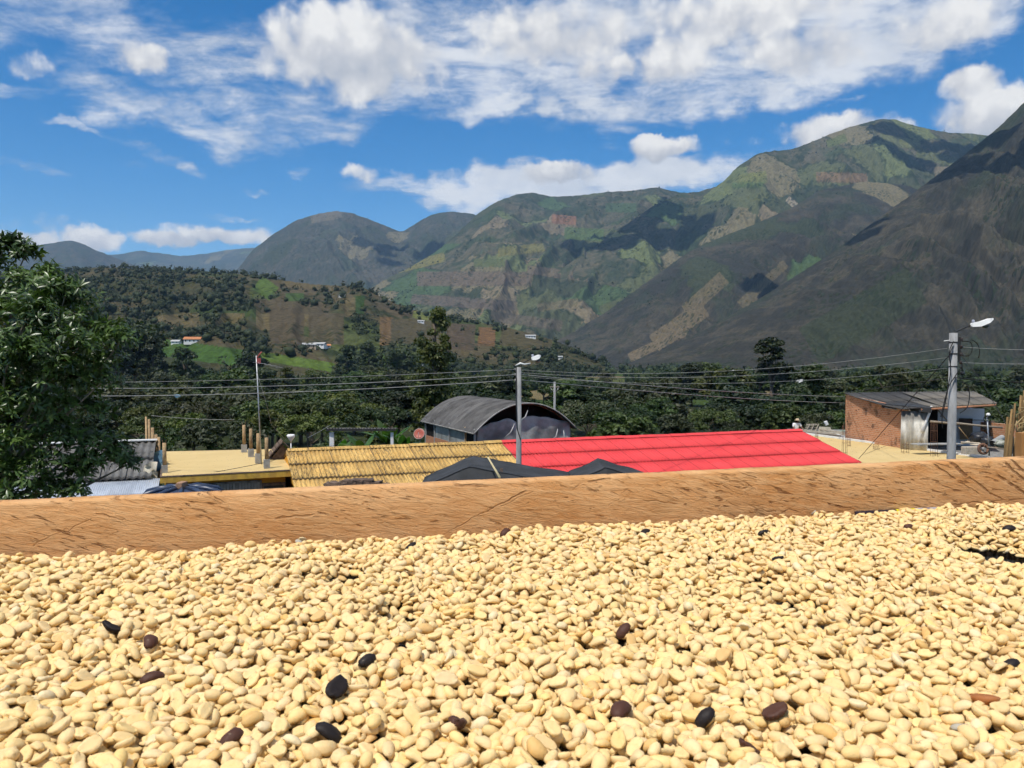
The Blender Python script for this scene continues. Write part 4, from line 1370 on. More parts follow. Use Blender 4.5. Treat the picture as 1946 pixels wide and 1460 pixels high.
# blue scrap caught on the wire
p = at(335, 752, 31.4)
tag(MB().add([p + Vector((-.12, 0, .03)), p + Vector((.1, .02, .05)), p + Vector((.16, 0, -.02)), p + Vector((-.02, .03, -.10)), p + Vector((-.12, 0.03, .02)), p + Vector((.1, .05, .04)), p + Vector((.16, .03, -.03)), p + Vector((-.02, .05, -.11))],
              [(0, 1, 2, 3), (7, 6, 5, 4), (0, 4, 5, 1), (1, 5, 6, 2), (2, 6, 7, 3), (3, 7, 4, 0)]).build('plastic_scrap', M('blue_scrap', (0.25, 0.42, 0.55), 0.5)), 'scrap of light blue plastic caught on the lowest wire', 'rag')

# ------------------------------------------------------------------ right: flat roof with coffee, brick house, clutter
K2 = 5.3 / 4.5
ZR2 = CZ - 5.3
r_far = at_z(1523, 825, ZR2)
r_near = at_z(1866, 871, ZR2)
edge_d = (r_near - r_far).normalized()
left_d = Vector((-edge_d.y, edge_d.x, 0)) * -1
if left_d.x > 0:
    left_d = -left_d
fq = [at_z(1592, 884, ZR2), at_z(1880, 872, ZR2), r_far, at_z(1470, 826, ZR2)]
fh = thing('flat_roofed_house', 'plain house whose flat roof holds cream coffee beside the brick house', 'house', (fq[0] + fq[2]) / 2 - UP * ZR2)
prism(MB(), fq, ZR2 - 0.3, ZR2 - 0.003).build('roof_slab', M('lime_edge', (0.50, 0.48, 0.16), 0.85, scale=3), fh)
fc_ = (fq[0] + fq[2]) / 2
prism(MB(), [p + (fc_ - p) * 0.05 for p in fq], 0, ZR2 - 0.3).build('wall', m_conc, fh)
kb = MB()
s, e = r_far - edge_d * 0.1, r_near + edge_d * 0.2
kb.box((s + e) / 2 + UP * 0.055 - left_d * 0.07, ((e - s).length, 0.14, 0.12), math.atan2(edge_d.y, edge_d.x))
kb.build('kerb', m_white, fh)
spread('drying_coffee', 'cream coffee spread to dry on the flat roof before the brick house', [p + (fc_ - p) * 0.02 for p in fq], ZR2)

BH = thing('brick_house', 'unplastered orange brick house with dark sagging sheet roof behind the coffee roof', 'house', at(1700, 850, 42 * K2))
BH.location.z = 0
A_ = at_z(1606, 834, ZR2)
B_ = at_z(1722, 854, ZR2)
wd_ = (B_ - A_).normalized()
wn_ = Vector((-wd_.y, wd_.x, 0))
if wn_.x < 0:
    wn_ = -wn_              # into the house (to the right)
FRd = (E1 * 0.96 + Vector((0.1, -0.25, 0))).normalized()


def brick_mat(dirv, offv):
    m, g, b = new_mat('brickwork')
    tc = g.node('ShaderNodeTexCoord')
    pos = tc.outputs['Object']
    u = g.vmath('DOT_PRODUCT', pos, tuple(dirv))
    z = g.sep(pos)[2]
    uv = g.comb(u, z, 0.0)
    bt = g.node('ShaderNodeTexBrick')
    g.put(bt.inputs['Vector'], uv)
    bt.inputs['Color1'].default_value = (0.56, 0.25, 0.13, 1)
    bt.inputs['Color2'].default_value = (0.42, 0.175, 0.09, 1)
    bt.inputs['Mortar'].default_value = (0.52, 0.37, 0.25, 1)
    bt.inputs['Scale'].default_value = 1.0
    bt.inputs['Mortar Size'].default_value = 0.014
    bt.inputs['Brick Width'].default_value = 0.27
    bt.inputs['Row Height'].default_value = 0.115
    n = g.noise(uv, 1.1, 5, 0.65)
    c = g.mix(g.smooth(n, 0.52, 0.68, 0, 0.8), bt.outputs['Color'], (0.09, 0.062, 0.048))
    n2 = g.noise(uv, 6, 3, 0.6)
    c = g.mix(g.smooth(n2, 0.56, 0.7, 0, 0.5), c, (0.50, 0.36, 0.25))
    hole = g.voronoi(g.mapping(uv, scale=(3.7, 8.7, 1)), 0.42, 'F1', 'Distance')
    c = g.mix(g.smooth(hole, 0.12, 0.09), c, (0.03, 0.02, 0.016))
    g.put(b.inputs['Base Color'], c)
    b.inputs['Roughness'].default_value = 0.95
    b.inputs['Specular IOR Level'].default_value = 0.1
    bn = g.node('ShaderNodeBump')
    bn.inputs['Strength'].default_value = 0.8
    bn.inputs['Distance'].default_value = 0.02
    g.put(bn.inputs['Height'], g.math('SUBTRACT', g.noise(uv, 20, 4), g.math('MULTIPLY', bt.outputs['Fac'], 0.8)))
    g.l.new(bn.outputs[0], b.inputs['Normal'])
    return m


m_brick = brick_mat(wd_, (0, 0, 0))
zA = at(1606, 750, A_.y).z
zB = at(1706, 776, B_.y).z
th = wn_ * 0.16
zf = ZR2 - 0.25
w = MB().hexa([Vector((*A_.xy, 0)), Vector((*B_.xy, 0)), Vector(((B_ + th).x, (B_ + th).y, 0)), Vector(((A_ + th).x, (A_ + th).y, 0))],
              [Vector((*A_.xy, zA)), Vector((*B_.xy, zB)), Vector(((B_ + th).x, (B_ + th).y, zB)), Vector(((A_ + th).x, (A_ + th).y, zA))])
w.build('side_wall', m_brick, BH)
# plain brick return at the corner (the wall continues to the front)
C_ = Vector((*at(1716, 790, B_.y - 0.2).xy, 0))
# roof: dark sheets sloping to the front, then tan sheets over the white room
ridge_l = Vector((A_.x - 0.15, A_.y + 0.2, zA + 0.10))
ridge_r = at(1846, 744, A_.y + 0.7)
al = (ridge_r - ridge_l)
n_s = 9
rl = MB()
eave_l = at(1712, 778, B_.y - 0.25)
eave_r = at(1893, 767, 37.6 * K2)
rr = []
for i in range(5):
    t = (i + .5) / 5
    s = ridge_l.lerp(ridge_r, t) - UP * 0.1
    e = eave_l.lerp(eave_r, t) - UP * 0.1
    rl.tube([s, e], 0.04, 4)
rl = rl.build('roof', m_timber, BH)
for i in range(n_s):
    t0, t1 = i / n_s, (i + 1) / n_s + 0.012
    s0, s1 = ridge_l.lerp(ridge_r, t0), ridge_l.lerp(ridge_r, t1)
    e0, e1 = eave_l.lerp(eave_r, t0), eave_l.lerp(eave_r, t1)
    nx = 24
    for half in (0, 1):
        vs = []
        va, vb = (0.0, 0.54) if half == 0 else (0.5, 1.0)
        for a in range(nx + 1):
            for b in range(3):
                v_ = va + (vb - va) * b / 2
                p = s0.lerp(s1, a / nx).lerp(e0.lerp(e1, a / nx), v_)
                p = p + UP * (0.026 * math.cos(a / nx * 5 * 2 * math.pi) + (0.02 if half == 0 else 0) * (v_ > .4) - 0.10 * math.sin(v_ * math.pi) * (i < 4) + 0.006 * (i % 2))
                vs.append(tuple(p))
        o = place(np_mesh('sheet', vs, grid_faces(nx + 1, 3), True), 'sheet', m_gsheet if i < 3 or (i == 3 and half == 0) else m_tsheet, Matrix.Identity(4), rl)
        o.modifiers.new('thickness', 'SOLIDIFY').thickness = 0.01
MB().tube([eave_l.lerp(eave_r, 0.22) - UP * 0.09, eave_r - UP * 0.09], 0.06, 5).build('fascia', M('fascia_wood', (0.42, 0.20, 0.11), 0.8), rl)
# dark canopy over the leaning sheets
ca, cb = at(1676, 768, 41.0 * K2), at(1768, 776, 38.4 * K2)
MB().hexa([ca + Vector((0, 0, -.22)), cb + Vector((0, -.1, -.26)), cb + Vector((.5, 1.6, -.1)), ca + Vector((.6, 1.5, -.05))], [ca + Vector((0, 0, .02)), cb + Vector((0, -.1, .02)), cb + Vector((.5, 1.6, .1)), ca + Vector((.6, 1.5, .1))]).build('canopy', m_tarp, BH)
MB().tube([at(1682, 775, 40.6 * K2), at(1705, 779, 39.9 * K2)], 0.03, 5).build('batten', m_conc, BH)
# the upper floor slab on which the clutter stands
fl0 = Vector((*at_z(1722, 854, ZR2).xy, 0))
slabpts = [A_ + th * 0.2, B_ + wd_ * 0.2, r_near + edge_d * 1.0 - left_d * 0.25, r_near + edge_d * 1.0 - left_d * 7.5, A_ - left_d * 6.0 + Vector((0, 1, 0))]
prism(MB(), slabpts, ZR2 - 0.35, ZR2 - 0.02).build('floor_slab', m_conc_old, BH)
prism(MB(), [p + (sum(slabpts, Vector()) / 5 - p) * 0.04 for p in slabpts], 0, ZR2 - 0.35).build('lower_wall', m_conc_old, BH)
# white back room wall with window
wy = 41.6 * K2
pL, pR = at(1772, 780, wy), at(1871, 775, wy - 0.9)
base = ZR2 - 0.02
wdir = (pR - pL)
wdir.z = 0
wlen = wdir.length
wdir.normalize()
wnr = Vector((-wdir.y, wdir.x, 0))
angw = math.atan2(wdir.y, wdir.x)
c = (Vector((*pL.xy, 0)) + Vector((*pR.xy, 0))) / 2 + wnr * 0.1
MB().box((c.x, c.y, (base + pL.z + .15) / 2), (wlen, 0.2, pL.z + .15 - base), angw).build('front_wall', m_whitewall, BH)
c2 = Vector((*pR.xy, 0)) + wnr * 2.0 - wdir * 0.1
MB().box((c2.x, c2.y, (base + pL.z) / 2), (0.2, 3.8, pL.z - base), angw).build('side_wall', m_whitewall, BH)


def wpt(px, py, off=0.0):
    """a point in front of the white wall, at picture column px"""
    d = ray(px, py)
    n = -wnr
    o = Vector((0, 0, CZ))
    D3 = Vector(d)
    t = (pL - wnr * off - o).dot(n) / D3.dot(n)
    return o + D3 * t


def wrect(name, x0, y0, x1, y1, off, mat, parent, dp=0.05):
    a, b = wpt(x0, y1, off), wpt(x1, y1, off)
    z1 = wpt(x0, y0, off).z
    c = (a + b) / 2
    return MB().box((c.x, c.y, (a.z + z1) / 2), ((b - a).length, dp, z1 - a.z), angw).build(name, mat, parent)


wrect('doorway_dark_panel', 1764, 776, 1781, 843, 0.06, m_dark, BH, 0.1)  # solid dark panels: the doorway's shade is put into their colour
wrect('doorway_dark_panel', 1781, 800, 1816, 843, 0.06, m_dark, BH, 0.1)
wrect('rail', 1826, 797, 1871, 798.5, 0.03, m_conc_old, BH, 0.03)
# brick return wall farther right
bw = [at(1868, 772, 40.6 * K2), at(1945, 800, 38.5 * K2)]
bd = Vector((bw[1].x - bw[0].x, bw[1].y - bw[0].y, 0))
cc = (bw[0] + bw[1]) / 2
MB().box((cc.x, cc.y + .1, (base + CZ - 3.83) / 2), (bd.length, 0.18, CZ - 3.83 - base), math.atan2(bd.y, bd.x)).build('return_wall', brick_mat(bd.normalized(), 0), BH)
mb = MB()
p0 = at(1876, 785, 40.2 * K2)
for k in range(9):
    mb.box((p0.x + random.uniform(-.12, .3), p0.y, base + 0.15 + k * 0.17), (0.42 + random.uniform(-.1, .12), 0.25, 0.17), angw + random.uniform(-.2, .2))
mb.build('broken_wall_end', m_tile, BH)

# leaning corrugated sheets
for k, (x0, x1) in enumerate(((1711, 1735), (1735, 1763))):
    a, b = at(x0, 846, 39.2 * K2 - k * .25), at(x1, 850, 38.9 * K2 - k * .25)
    a.z = b.z = ZR2 - 0.01
    top = at((x0 + x1) / 2, 780, 39.5 * K2).z
    me = corr_mesh('leaning_sheet', (b - a).length, top - a.z, 0.26 if k == 0 else 0.30, 0.035)
    o = place(me, 'leaning_sheet', m_wsheet, frame_matrix(b, a - b, Vector((0, 0.12, 1))), None)
    tag(o, ['stained grey corrugated sheet leaning against the brick wall', 'whitest corrugated sheet leaning beside the dark doorway'][k], 'roof sheet', 'sheets leaning on the brick house')


# rebar cages, posts and pipes on the roofs
def cage(px, pb, pt, Y, lab, wpx=6, lean=0):
    b, t_ = at(px, pb, Y), at(px + lean, pt, Y)
    o = thing('rebar_cage', lab, 'rebar', b, 'rebar starting up from the coffee roof')
    s = wpx * Y / FPX / 2
    for (dx, dy) in ((-s, -s), (s, -s), (s, s), (-s, s)):
        MB().tube([b + Vector((dx, dy, 0)), t_ + Vector((dx * .8, dy * .8, random.uniform(-.1, .1)))], 0.010, 4).build('bar', m_rust, o)
    for k in range(3):
        c = b.lerp(t_, 0.12 + 0.3 * k)
        MB().tube([c + Vector((-s, -s, 0)), c + Vector((s, -s, 0)), c + Vector((s, s, 0)), c + Vector((-s, s, 0)), c + Vector((-s, -s, 0))], 0.006, 4).build('stirrup', m_rust, o)


zz = lambda px, pb: at_z(px, pb, ZR2 + 0.01).y
cage(1605, 868, 806, zz(1605, 868), 'tall bundled rebar column by the end of the red roof', 7)
cage(1613, 849, 830, zz(1613, 849), 'short rebar stub by the brick wall corner', 5)
cage(1665, 855, 842, zz(1665, 855), 'low rebar stub in the middle of the coffee roof', 8)
cage(1720, 862, 838, zz(1720, 862), 'rebar stub in front of the leaning corrugated sheets', 10)
cage(1775, 868, 800, zz(1775, 868), 'tall rusty rebar column beside the thick pole', 9)
cage(1552, 834, 824, zz(1552, 834), 'rebar stub near the far edge of the coffee roof', 4)
pp = thing('pipe_stand', 'thin grey pipe with white lamp clamp standing among the clutter', 'pipe', at(1877, 866, 33 * K2))
a, b = at(1880, 866, 33 * K2), at(1876, 792, 33 * K2)
MB().tube([a, b], 0.035, 7).build('pipe', m_galv, pp)
MB().lathe([(0.03, -0.08), (0.09, -0.05), (0.10, 0.02), (0.04, 0.08)], b + Vector((0.05, 0, 0.1)), 9).build('lamp_clamp', m_white, pp)
MB().tube([b + Vector((-.1 + .1 * math.cos(t), -.05, -.1 + .12 * math.sin(t))) for t in np.linspace(0, 6.28, 14)], 0.015, 5).build('coil', m_cable, pp)
for i, (x0, y0, x1, y1, Y, r, mt_, lab) in enumerate([
        (1768, 801, 1832, 806, 36.5, 0.05, m_timber, 'pale pole laid across the rebar and thick pole'),
        (1815, 804, 1905, 813, 35.5, 0.045, m_timber, 'long grey timber pole laid across the pipe stand'),
        (1752, 822, 1771, 772, 38.8, 0.06, m_white, 'white pipe leaning up under the eave'),
        (1783, 780, 1806, 806, 40.0, 0.03, m_timber, 'thin pale stick leaning on the white wall'),
        (1918, 838, 1932, 800, 33.0, 0.03, m_bamboo, 'thin bamboo stick leaning by the straw bundle'),
        (1822, 812, 1842, 836, 36.0, 0.02, m_bamboo, 'yellowish stick leaning across the brown board')]):
    tag(MB().tube([at(x0, y0, Y * K2), at((x0 + x1) / 2, (y0 + y1) / 2 + .5, Y * K2), at(x1, y1, Y * K2)], r * K2, 7).build('wooden_pole', mt_), lab, 'pole')


def plank(px, py, Y, size, rz, rx, mat, lab, name='plank', cat='plank'):
    p = at(px, py, Y * K2)
    size = tuple(q * K2 for q in size)
    o = MB().box(p, size, rot=Matrix.Rotation(rz, 3, 'Z') @ Matrix.Rotation(rx, 3, 'Y')).build(name, mat)
    bv = o.modifiers.new('edge', 'BEVEL')
    bv.width = 0.008
    return tag(o, lab, cat)


m_ply = M('brown_board', (0.20, 0.14, 0.08), 0.8, 0.2, scale=3, col2=(0.14, 0.095, 0.06))
m_pale = M('pale_plank', (0.55, 0.47, 0.36), 0.85, 0.2, scale=6, col2=(0.40, 0.33, 0.25))
o = wrect('brown_board', 1824, 806, 1848, 835, 0.35, m_ply, None, 0.06)
tag(o, 'brown plywood board leaning against the white wall', 'board')
o = wrect('dark_board', 1822, 795, 1848, 806, 0.30, M('dark_rail', (0.05, 0.03, 0.022), 0.6), None, 0.06)
tag(o, 'dark headboard standing behind the brown plywood board', 'board')
plank(1845, 838, 36.0, (0.9, 0.16, 0.05), 0.2, -0.25, m_pale, 'pale plank tilted in front of the brown plywood board')
plank(1850, 842, 35.2, (1.0, 0.2, 0.06), -0.1, 0.05, m_pale, 'pale plank lying flat before the black sacks')
plank(1846, 856, 33.4, (0.72, 0.3, 0.3), 0.1, 0.0, m_pale, 'pale wooden crate at the edge of the clutter', 'crate', 'crate')
plank(1905, 853, 32.0, (1.0, 0.5, 0.05), 0.3, 0.12, m_timber, 'grey board propped beside the metal post')
plank(1780, 844, 37.4, (2.6, 0.5, 0.05), 0.3, 0.02, m_conc, 'grey plank on the slab behind the thick pole')
plank(1860, 845, 34.8, (0.8, 0.3, 0.04), 0.5, 0.0, m_pale, 'short pale plank beside the rusty wheel hub')
plank(1917, 851, 31.0, (0.05, 0.05, 0.75), 0.0, 0.05, m_white, 'white upright metal post next to the dark panel', 'post', 'post')
plank(1924, 848, 31.2, (0.16, 0.05, 0.6), 0.2, 0.0, m_blackmetal, 'dark upright panel by the straw bundle', 'panel', 'panel')


def lump(name, px, py, Y, r, mat, lab, cat, seed, sq=(1, 1, .7), parent=None):
    c = at(px, py, Y)
    nu_, nv_ = 16, 10
    vs = []
    for i in range(nu_):
        for j in range(nv_ + 1):
            a, b = 2 * math.pi * i / nu_, math.pi * j / nv_
            d = Vector((math.sin(b) * math.cos(a), math.sin(b) * math.sin(a), math.cos(b)))
            k = r * (1 + 0.35 * noise2(np.array([d.x * 2.2 + seed]), np.array([d.y * 2.2 + d.z * 1.7]), seed)[0] + 0.12 * noise2(np.array([d.x * 6 + seed]), np.array([d.y * 6 + d.z * 5]), seed)[0])
            vs.append((c.x + d.x * k * sq[0], c.y + d.y * k * sq[1], c.z + d.z * k * sq[2]))
    fs = []
    for i in range(nu_):
        for j in range(nv_):
            i2 = (i + 1) % nu_
            fs.append((i * (nv_ + 1) + j, i * (nv_ + 1) + j + 1, i2 * (nv_ + 1) + j + 1, i2 * (nv_ + 1) + j))
    o = link_mesh(name, np_mesh(name, vs, fs, True), mat, parent)
    if lab:
        tag(o, lab, cat)
    return o


m_sack = M('black_sack', (0.022, 0.023, 0.026), 0.4, 0.5, bump=0.6, bscale=8)
lump('plastic_sack', 1862, 832, 35.6 * K2, 0.42, m_sack, 'large black plastic sack slumped before the white wall', 'sack', 3)
lump('plastic_sack', 1877, 839, 35.0 * K2, 0.33, m_sack, 'smaller black plastic sack behind the pipe stand', 'sack', 5)
lump('plastic_sack', 1849, 836, 36.0 * K2, 0.24, m_sack, 'smallest black plastic sack beside the brown plywood board', 'sack', 8)
lump('rubble_heap', 1911, 845, 33.5 * K2, 0.42, M('rubble', (0.42, 0.42, 0.36), 0.9, bump=0.8, bscale=12, col2=(0.10, 0.11, 0.07), scale=9), 'heap of pale rubble and leaves by the grey drum', 'rubble', 9, (1.2, 1, .5))
hub = thing('wheel_hub', 'rusty wheel hub lying in the clutter by the pipe stand', 'wheel hub', at(1868, 866, 32.5 * K2))
c = at(1866, 853, 32.5 * K2)
MB().tube([c + Vector((.22 * math.cos(t), -.1 + .05 * math.sin(t), .22 * math.sin(t))) for t in np.linspace(0, 6.283, 20)], 0.06, 6).build('rim', m_rust, hub)
MB().tube([c + Vector((0, -.25, 0)), c + Vector((0, .1, 0))], 0.08, 8).build('hub', m_conc, hub)
for k in range(5):
    t = k * 1.2566
    MB().tube([c + Vector((0, -.1, 0)), c + Vector((.2 * math.cos(t), -.1, .2 * math.sin(t)))], 0.02, 5).build('spoke', m_rust, hub)
dr = thing('water_pipe', 'short length of grey drainpipe lying on the rubble', 'pipe', at(1895, 846, 34 * K2))
a, b = at(1886, 843, 33.6 * K2), at(1904, 832, 34.6 * K2)
dv = (b - a).normalized()
MB().tube([a, b], 0.15, 14, cap=False).build('wall', m_conc, dr)
MB().tube([a - dv * 0.005, b], 0.12, 14).build('bore_dark_plug', m_dark, dr)  # dark plug, shade inside the pipe painted as its colour

# straw bundle and orange post at the far right, on our own roof
sb = thing('cane_bundle', 'brown bundle of dry cane stalks standing beyond the end of the board', 'bundle', at(1950, 900, 5.2))
m_cane = M('dry_cane', (0.22, 0.14, 0.06), 0.85, 0.2, scale=6, col2=(0.10, 0.06, 0.028), rnd=0.35, stretch=(3, 3, .6))
for k in range(46):
    u = random.uniform(-0.10, 0.16)
    dpt = 5.2 + random.uniform(-0.14, 0.14)
    b = at(1948, 960, dpt) + Vector((u * 1.25, 0, 0))
    hgt = 0.74 + random.uniform(-0.18, 0.1) - max(0, -u) * 2.0
    t = b + Vector((0.03 + u * 0.2 + random.uniform(-.03, .03), 0, hgt))
    m_ = b.lerp(t, 0.5) + Vector((random.uniform(-.025, .02) - 0.015, random.uniform(-.02, .02), 0))
    MB().tube([b, m_, t], [0.011, 0.010, 0.006], 5).build('stalk', m_cane, sb)
for k in range(26):
    b = at(1932 + random.uniform(0, 40), random.uniform(770, 880), 5.02)
    MB().tube([b, b + Vector((random.uniform(-.03, .0), -.01, random.uniform(.04, .08))), b + Vector((random.uniform(.02, .07), -.01, random.uniform(.07, .12)))], [0.004, 0.006, 0.002], 4).build('dry_leaf', M('dry_leaf', (0.42, 0.30, 0.14), 0.8, rnd=0.3), sb)
o = MB().box(at(1944, 905, 4.6), (0.06, 0.06, 0.50)).build('corner_post', M('orange_post', (0.46, 0.22, 0.07), 0.7, scale=5, col2=(0.36, 0.16, 0.05)))
tag(o, 'short orange wooden post in front of the cane bundle', 'post')

# ------------------------------------------------------------------ behind the red ridge: platform, timber pile and a person
ZP = CZ - 5.62
K3 = 1.215
pl0 = at_z(1500, 824, ZP)
pq = [pl0 + Vector((0.6, 0.1, 0)), pl0 + Vector((4.6, -2.0, 0)), pl0 + Vector((6.2, 3.0, 0)), pl0 + Vector((1.2, 4.0, 0))]
pf_ = thing('low_platform', 'low concrete roof behind the coffee roof holding old timber', 'roof', (pq[0] + pq[2]) / 2 - UP * ZP)
prism(MB(), pq, ZP - 0.25, ZP).build('slab', m_conc_old, pf_)
prism(MB(), [p + (pl0 + Vector((2, 2, 0)) - p) * 0.06 for p in pq], 0, ZP - 0.25).build('wall', m_conc_old, pf_)
for i, (x0, y0, x1, y1, Y, r) in enumerate([(1524, 818, 1606, 826, 47.2, 0.07), (1526, 822, 1604, 829, 46.6, 0.06), (1556, 816, 1606, 823, 48.4, 0.07), (1588, 826, 1606, 831, 46.2, 0.08)]):
    a, b = at(x0, y0, Y * K3), at(x1, y1, (Y - 1.5) * K3)
    d = (b - a)
    o = MB().box((a + b) / 2, (d.length, 0.12, r * 1.6), rot=d.to_track_quat('X', 'Z').to_matrix()).build('roof_beam', [m_pale, m_timber, m_pale, m_white][i])
    tag(o, ['long pale beam lying behind the coffee roof edge', 'dark weathered beam under the long pale beam', 'pale beam lying farthest behind the coffee roof', 'short white beam end at the brick wall corner'][i], 'beam')
m_slat = M('grey_slats', (0.36, 0.31, 0.24), 0.85, scale=6, rnd=0.2)
pal = thing('pallet_pile', 'pile of grey pallet boards beside the person in the white shirt', 'pallet', at(1540, 828, 47.6 * K3))
for k in range(5):
    a = at(1530 + k * 0.6, 819 - k * 3.0, (47.6 + 0.1 * k) * K3)
    b = at(1553 - (k % 2) * 3, 818 - k * 2.8 + random.uniform(-1, 1), 47.8 * K3)
    d = b - a
    MB().box((a + b) / 2, (d.length, 0.3, 0.045), rot=d.to_track_quat('X', 'Z').to_matrix()).build('board', m_slat, pal)
for k in range(3):
    a, b = at(1532 + k * 9, 820, 47.5 * K3), at(1540 + k * 8, 806, 47.7 * K3)
    d = b - a
    MB().box((a + b) / 2, (d.length, 0.06, 0.07), rot=d.to_track_quat('X', 'Z').to_matrix()).build('batten', m_slat, pal)
mp = M('weathered_panel', (0.34, 0.31, 0.24), 0.85)
def quad_slab(name, p, th_, mat, lab, cat):
    n = len(p)
    o = MB().add([tuple(q) for q in p] + [tuple(q + Vector((0, th_, 0))) for q in p], [tuple(range(n)), tuple(reversed(range(n, 2 * n)))] + [(i, n + i, n + (i + 1) % n, (i + 1) % n) for i in range(n)]).build(name, mat)
    return tag(o, lab, cat)
quad_slab('weathered_board', [at(1556, 821, 48.2 * K3), at(1583, 824, 48.2 * K3), at(1578, 812, 48.5 * K3), at(1557, 811, 48.5 * K3)], 0.06, mp, 'weathered grey board propped behind the coffee roof', 'board')
quad_slab('white_box', [at(1570, 809, 48 * K3), at(1575, 807, 48 * K3), at(1572, 800, 48 * K3), at(1567, 802.5, 48 * K3)], 0.2, m_white, 'small white box tilted on the weathered grey board', 'box')
quad_slab('green_sheet', [at(1591, 820, 50 * K3), at(1606, 820, 50 * K3), at(1606, 817, 50.4 * K3), at(1598, 818, 50.4 * K3)], 0.1, M('green_sheet', (0.22, 0.27, 0.20), 0.8), 'faded green sheet lying by the brick wall corner', 'sheet')


def person(px, phat, Y):
    top = at(px, phat, Y)
    H = 1.62
    zg = ZR2 + 0.03
    k = (top.z - zg) / 1.70
    O = Vector((top.x, top.y, zg))

    def P(x, y, z):
        return O + Vector((x, y, z)) * k
    root = thing('person', 'person in a white shirt and tan brimmed hat working behind the red roof', 'person', O)

    def skin(name, joints, edges, mat, rootj, parent, sub=2):
        me = bpy.data.meshes.new(name)
        keys = list(joints)
        me.from_pydata([tuple(joints[q][0]) for q in keys], [(keys.index(a), keys.index(b)) for a, b in edges], [])
        o = link_mesh(name, me, mat, parent)
        o.modifiers.new('skin', 'SKIN')
        for i, q in enumerate(keys):
            sv = me.skin_vertices[0].data[i]
            sv.radius = (joints[q][1] * k, joints[q][1] * k)
            sv.use_root = (q == rootj)
        sbm = o.modifiers.new('sub', 'SUBSURF')
        sbm.levels = sbm.render_levels = sub
        o.modifiers['skin'].use_smooth_shade = True
        return o
    J = {'pel': (P(0, 0, .88), .13), 'sp': (P(.0, -.03, 1.06), .115), 'ch': (P(.02, -.06, 1.26), .14), 'nk': (P(.03, -.09, 1.42), .05), 'hd': (P(.03, -.13, 1.53), .085), 'ht': (P(.03, -.14, 1.60), .07),
         'ls': (P(-.19, -.06, 1.33), .06), 'le': (P(-.24, -.16, 1.08), .045), 'lw': (P(-.15, -.36, .98), .034), 'rs': (P(.22, -.06, 1.33), .06), 're': (P(.31, -.14, 1.10), .045), 'rw': (P(.36, -.34, 1.0), .034),
         'lh': (P(-.11, 0, .84), .085), 'lk': (P(-.12, -.05, .48), .06), 'la': (P(-.12, .03, .08), .042), 'lf': (P(-.12, -.13, .04), .036), 'rh': (P(.11, 0, .84), .085), 'rk': (P(.13, -.08, .48), .06), 'ra': (P(.14, .02, .08), .042), 'rf': (P(.14, -.14, .04), .036)}
    for s, w in (('l', 'lw'), ('r', 'rw')):
        c = J[w][0]
        sg = -1 if s == 'l' else 1
        J[s + 'pm'] = (c + Vector((0, -.07, -.02)) * k, .030)
        for i in range(4):
            J[f'{s}f{i}a'] = (c + Vector(((i - 1.5) * .021, -.125, -.025)) * k, .0095)
            J[f'{s}f{i}b'] = (c + Vector(((i - 1.5) * .023, -.165 + abs(i - 1.4) * .008, -.055)) * k, .008)
        J[s + 'ta'] = (c + Vector((-sg * .045, -.07, -.02)) * k, .010)
        J[s + 'tb'] = (c + Vector((-sg * .06, -.11, -.035)) * k, .009)
    ed = [('pel', 'sp'), ('sp', 'ch'), ('ch', 'nk'), ('nk', 'hd'), ('hd', 'ht'), ('ch', 'ls'), ('ls', 'le'), ('le', 'lw'), ('ch', 'rs'), ('rs', 're'), ('re', 'rw'), ('pel', 'lh'), ('lh', 'lk'), ('lk', 'la'), ('la', 'lf'), ('pel', 'rh'), ('rh', 'rk'), ('rk', 'ra'), ('ra', 'rf')]
    for s in 'lr':
        ed += [(s + 'w', s + 'pm'), (s + 'pm', s + 'ta'), (s + 'ta', s + 'tb')]
        for i in range(4):
            ed += [(s + 'pm', f'{s}f{i}a'), (f'{s}f{i}a', f'{s}f{i}b')]
    body = skin('body', J, ed, M('skin', (0.20, 0.105, 0.065), 0.6, 0.3), 'pel', root, 1)
    hd = J['hd'][0]
    MB().lathe([(0.012 * k, -.03 * k), (0.02 * k, -.015 * k), (0.008 * k, .03 * k)], hd + Vector((0, -.09, -.01)) * k, 6).build('nose', MATS['skin'], root)
    for sg in (-1, 1):
        MB().lathe([(0.006 * k, -.008 * k), (0.012 * k, 0), (0.006 * k, .008 * k)], hd + Vector((sg * .034, -.078, .02)) * k, 6).build('eye', m_dark, root)
        MB().lathe([(0.008 * k, -.03 * k), (0.018 * k, 0), (0.01 * k, .03 * k)], hd + Vector((sg * .088, 0, 0)) * k, 6).build('ear', MATS['skin'], root)
    MB().box(hd + Vector((0, -.083, -.045)) * k, (.045 * k, .01 * k, .01 * k)).build('mouth', M('lips', (0.16, 0.06, 0.05), 0.6), root)
    S = {q: (J[q][0], r) for q, r in (('pel', .155), ('sp', .145), ('ch', .168), ('ls', .085), ('rs', .085))}
    S['le'] = (J['ls'][0].lerp(J['le'][0], .85), .066)
    S['re'] = (J['rs'][0].lerp(J['re'][0], .85), .066)
    S['nk'] = (J['ch'][0].lerp(J['nk'][0], .75), .075)
    skin('shirt', S, [('pel', 'sp'), ('sp', 'ch'), ('ch', 'nk'), ('ch', 'ls'), ('ls', 'le'), ('ch', 'rs'), ('rs', 're')], M('white_cloth', (0.78, 0.78, 0.76), 0.85, scale=9, var=0.15), 'pel', root)
    T = {q: (J[q][0], r) for q, r in (('pel', .15), ('lh', .105), ('lk', .08), ('rh', .105), ('rk', .08))}
    T['la'] = (J['la'][0] + UP * .03, .062)
    T['ra'] = (J['ra'][0] + UP * .03, .062)
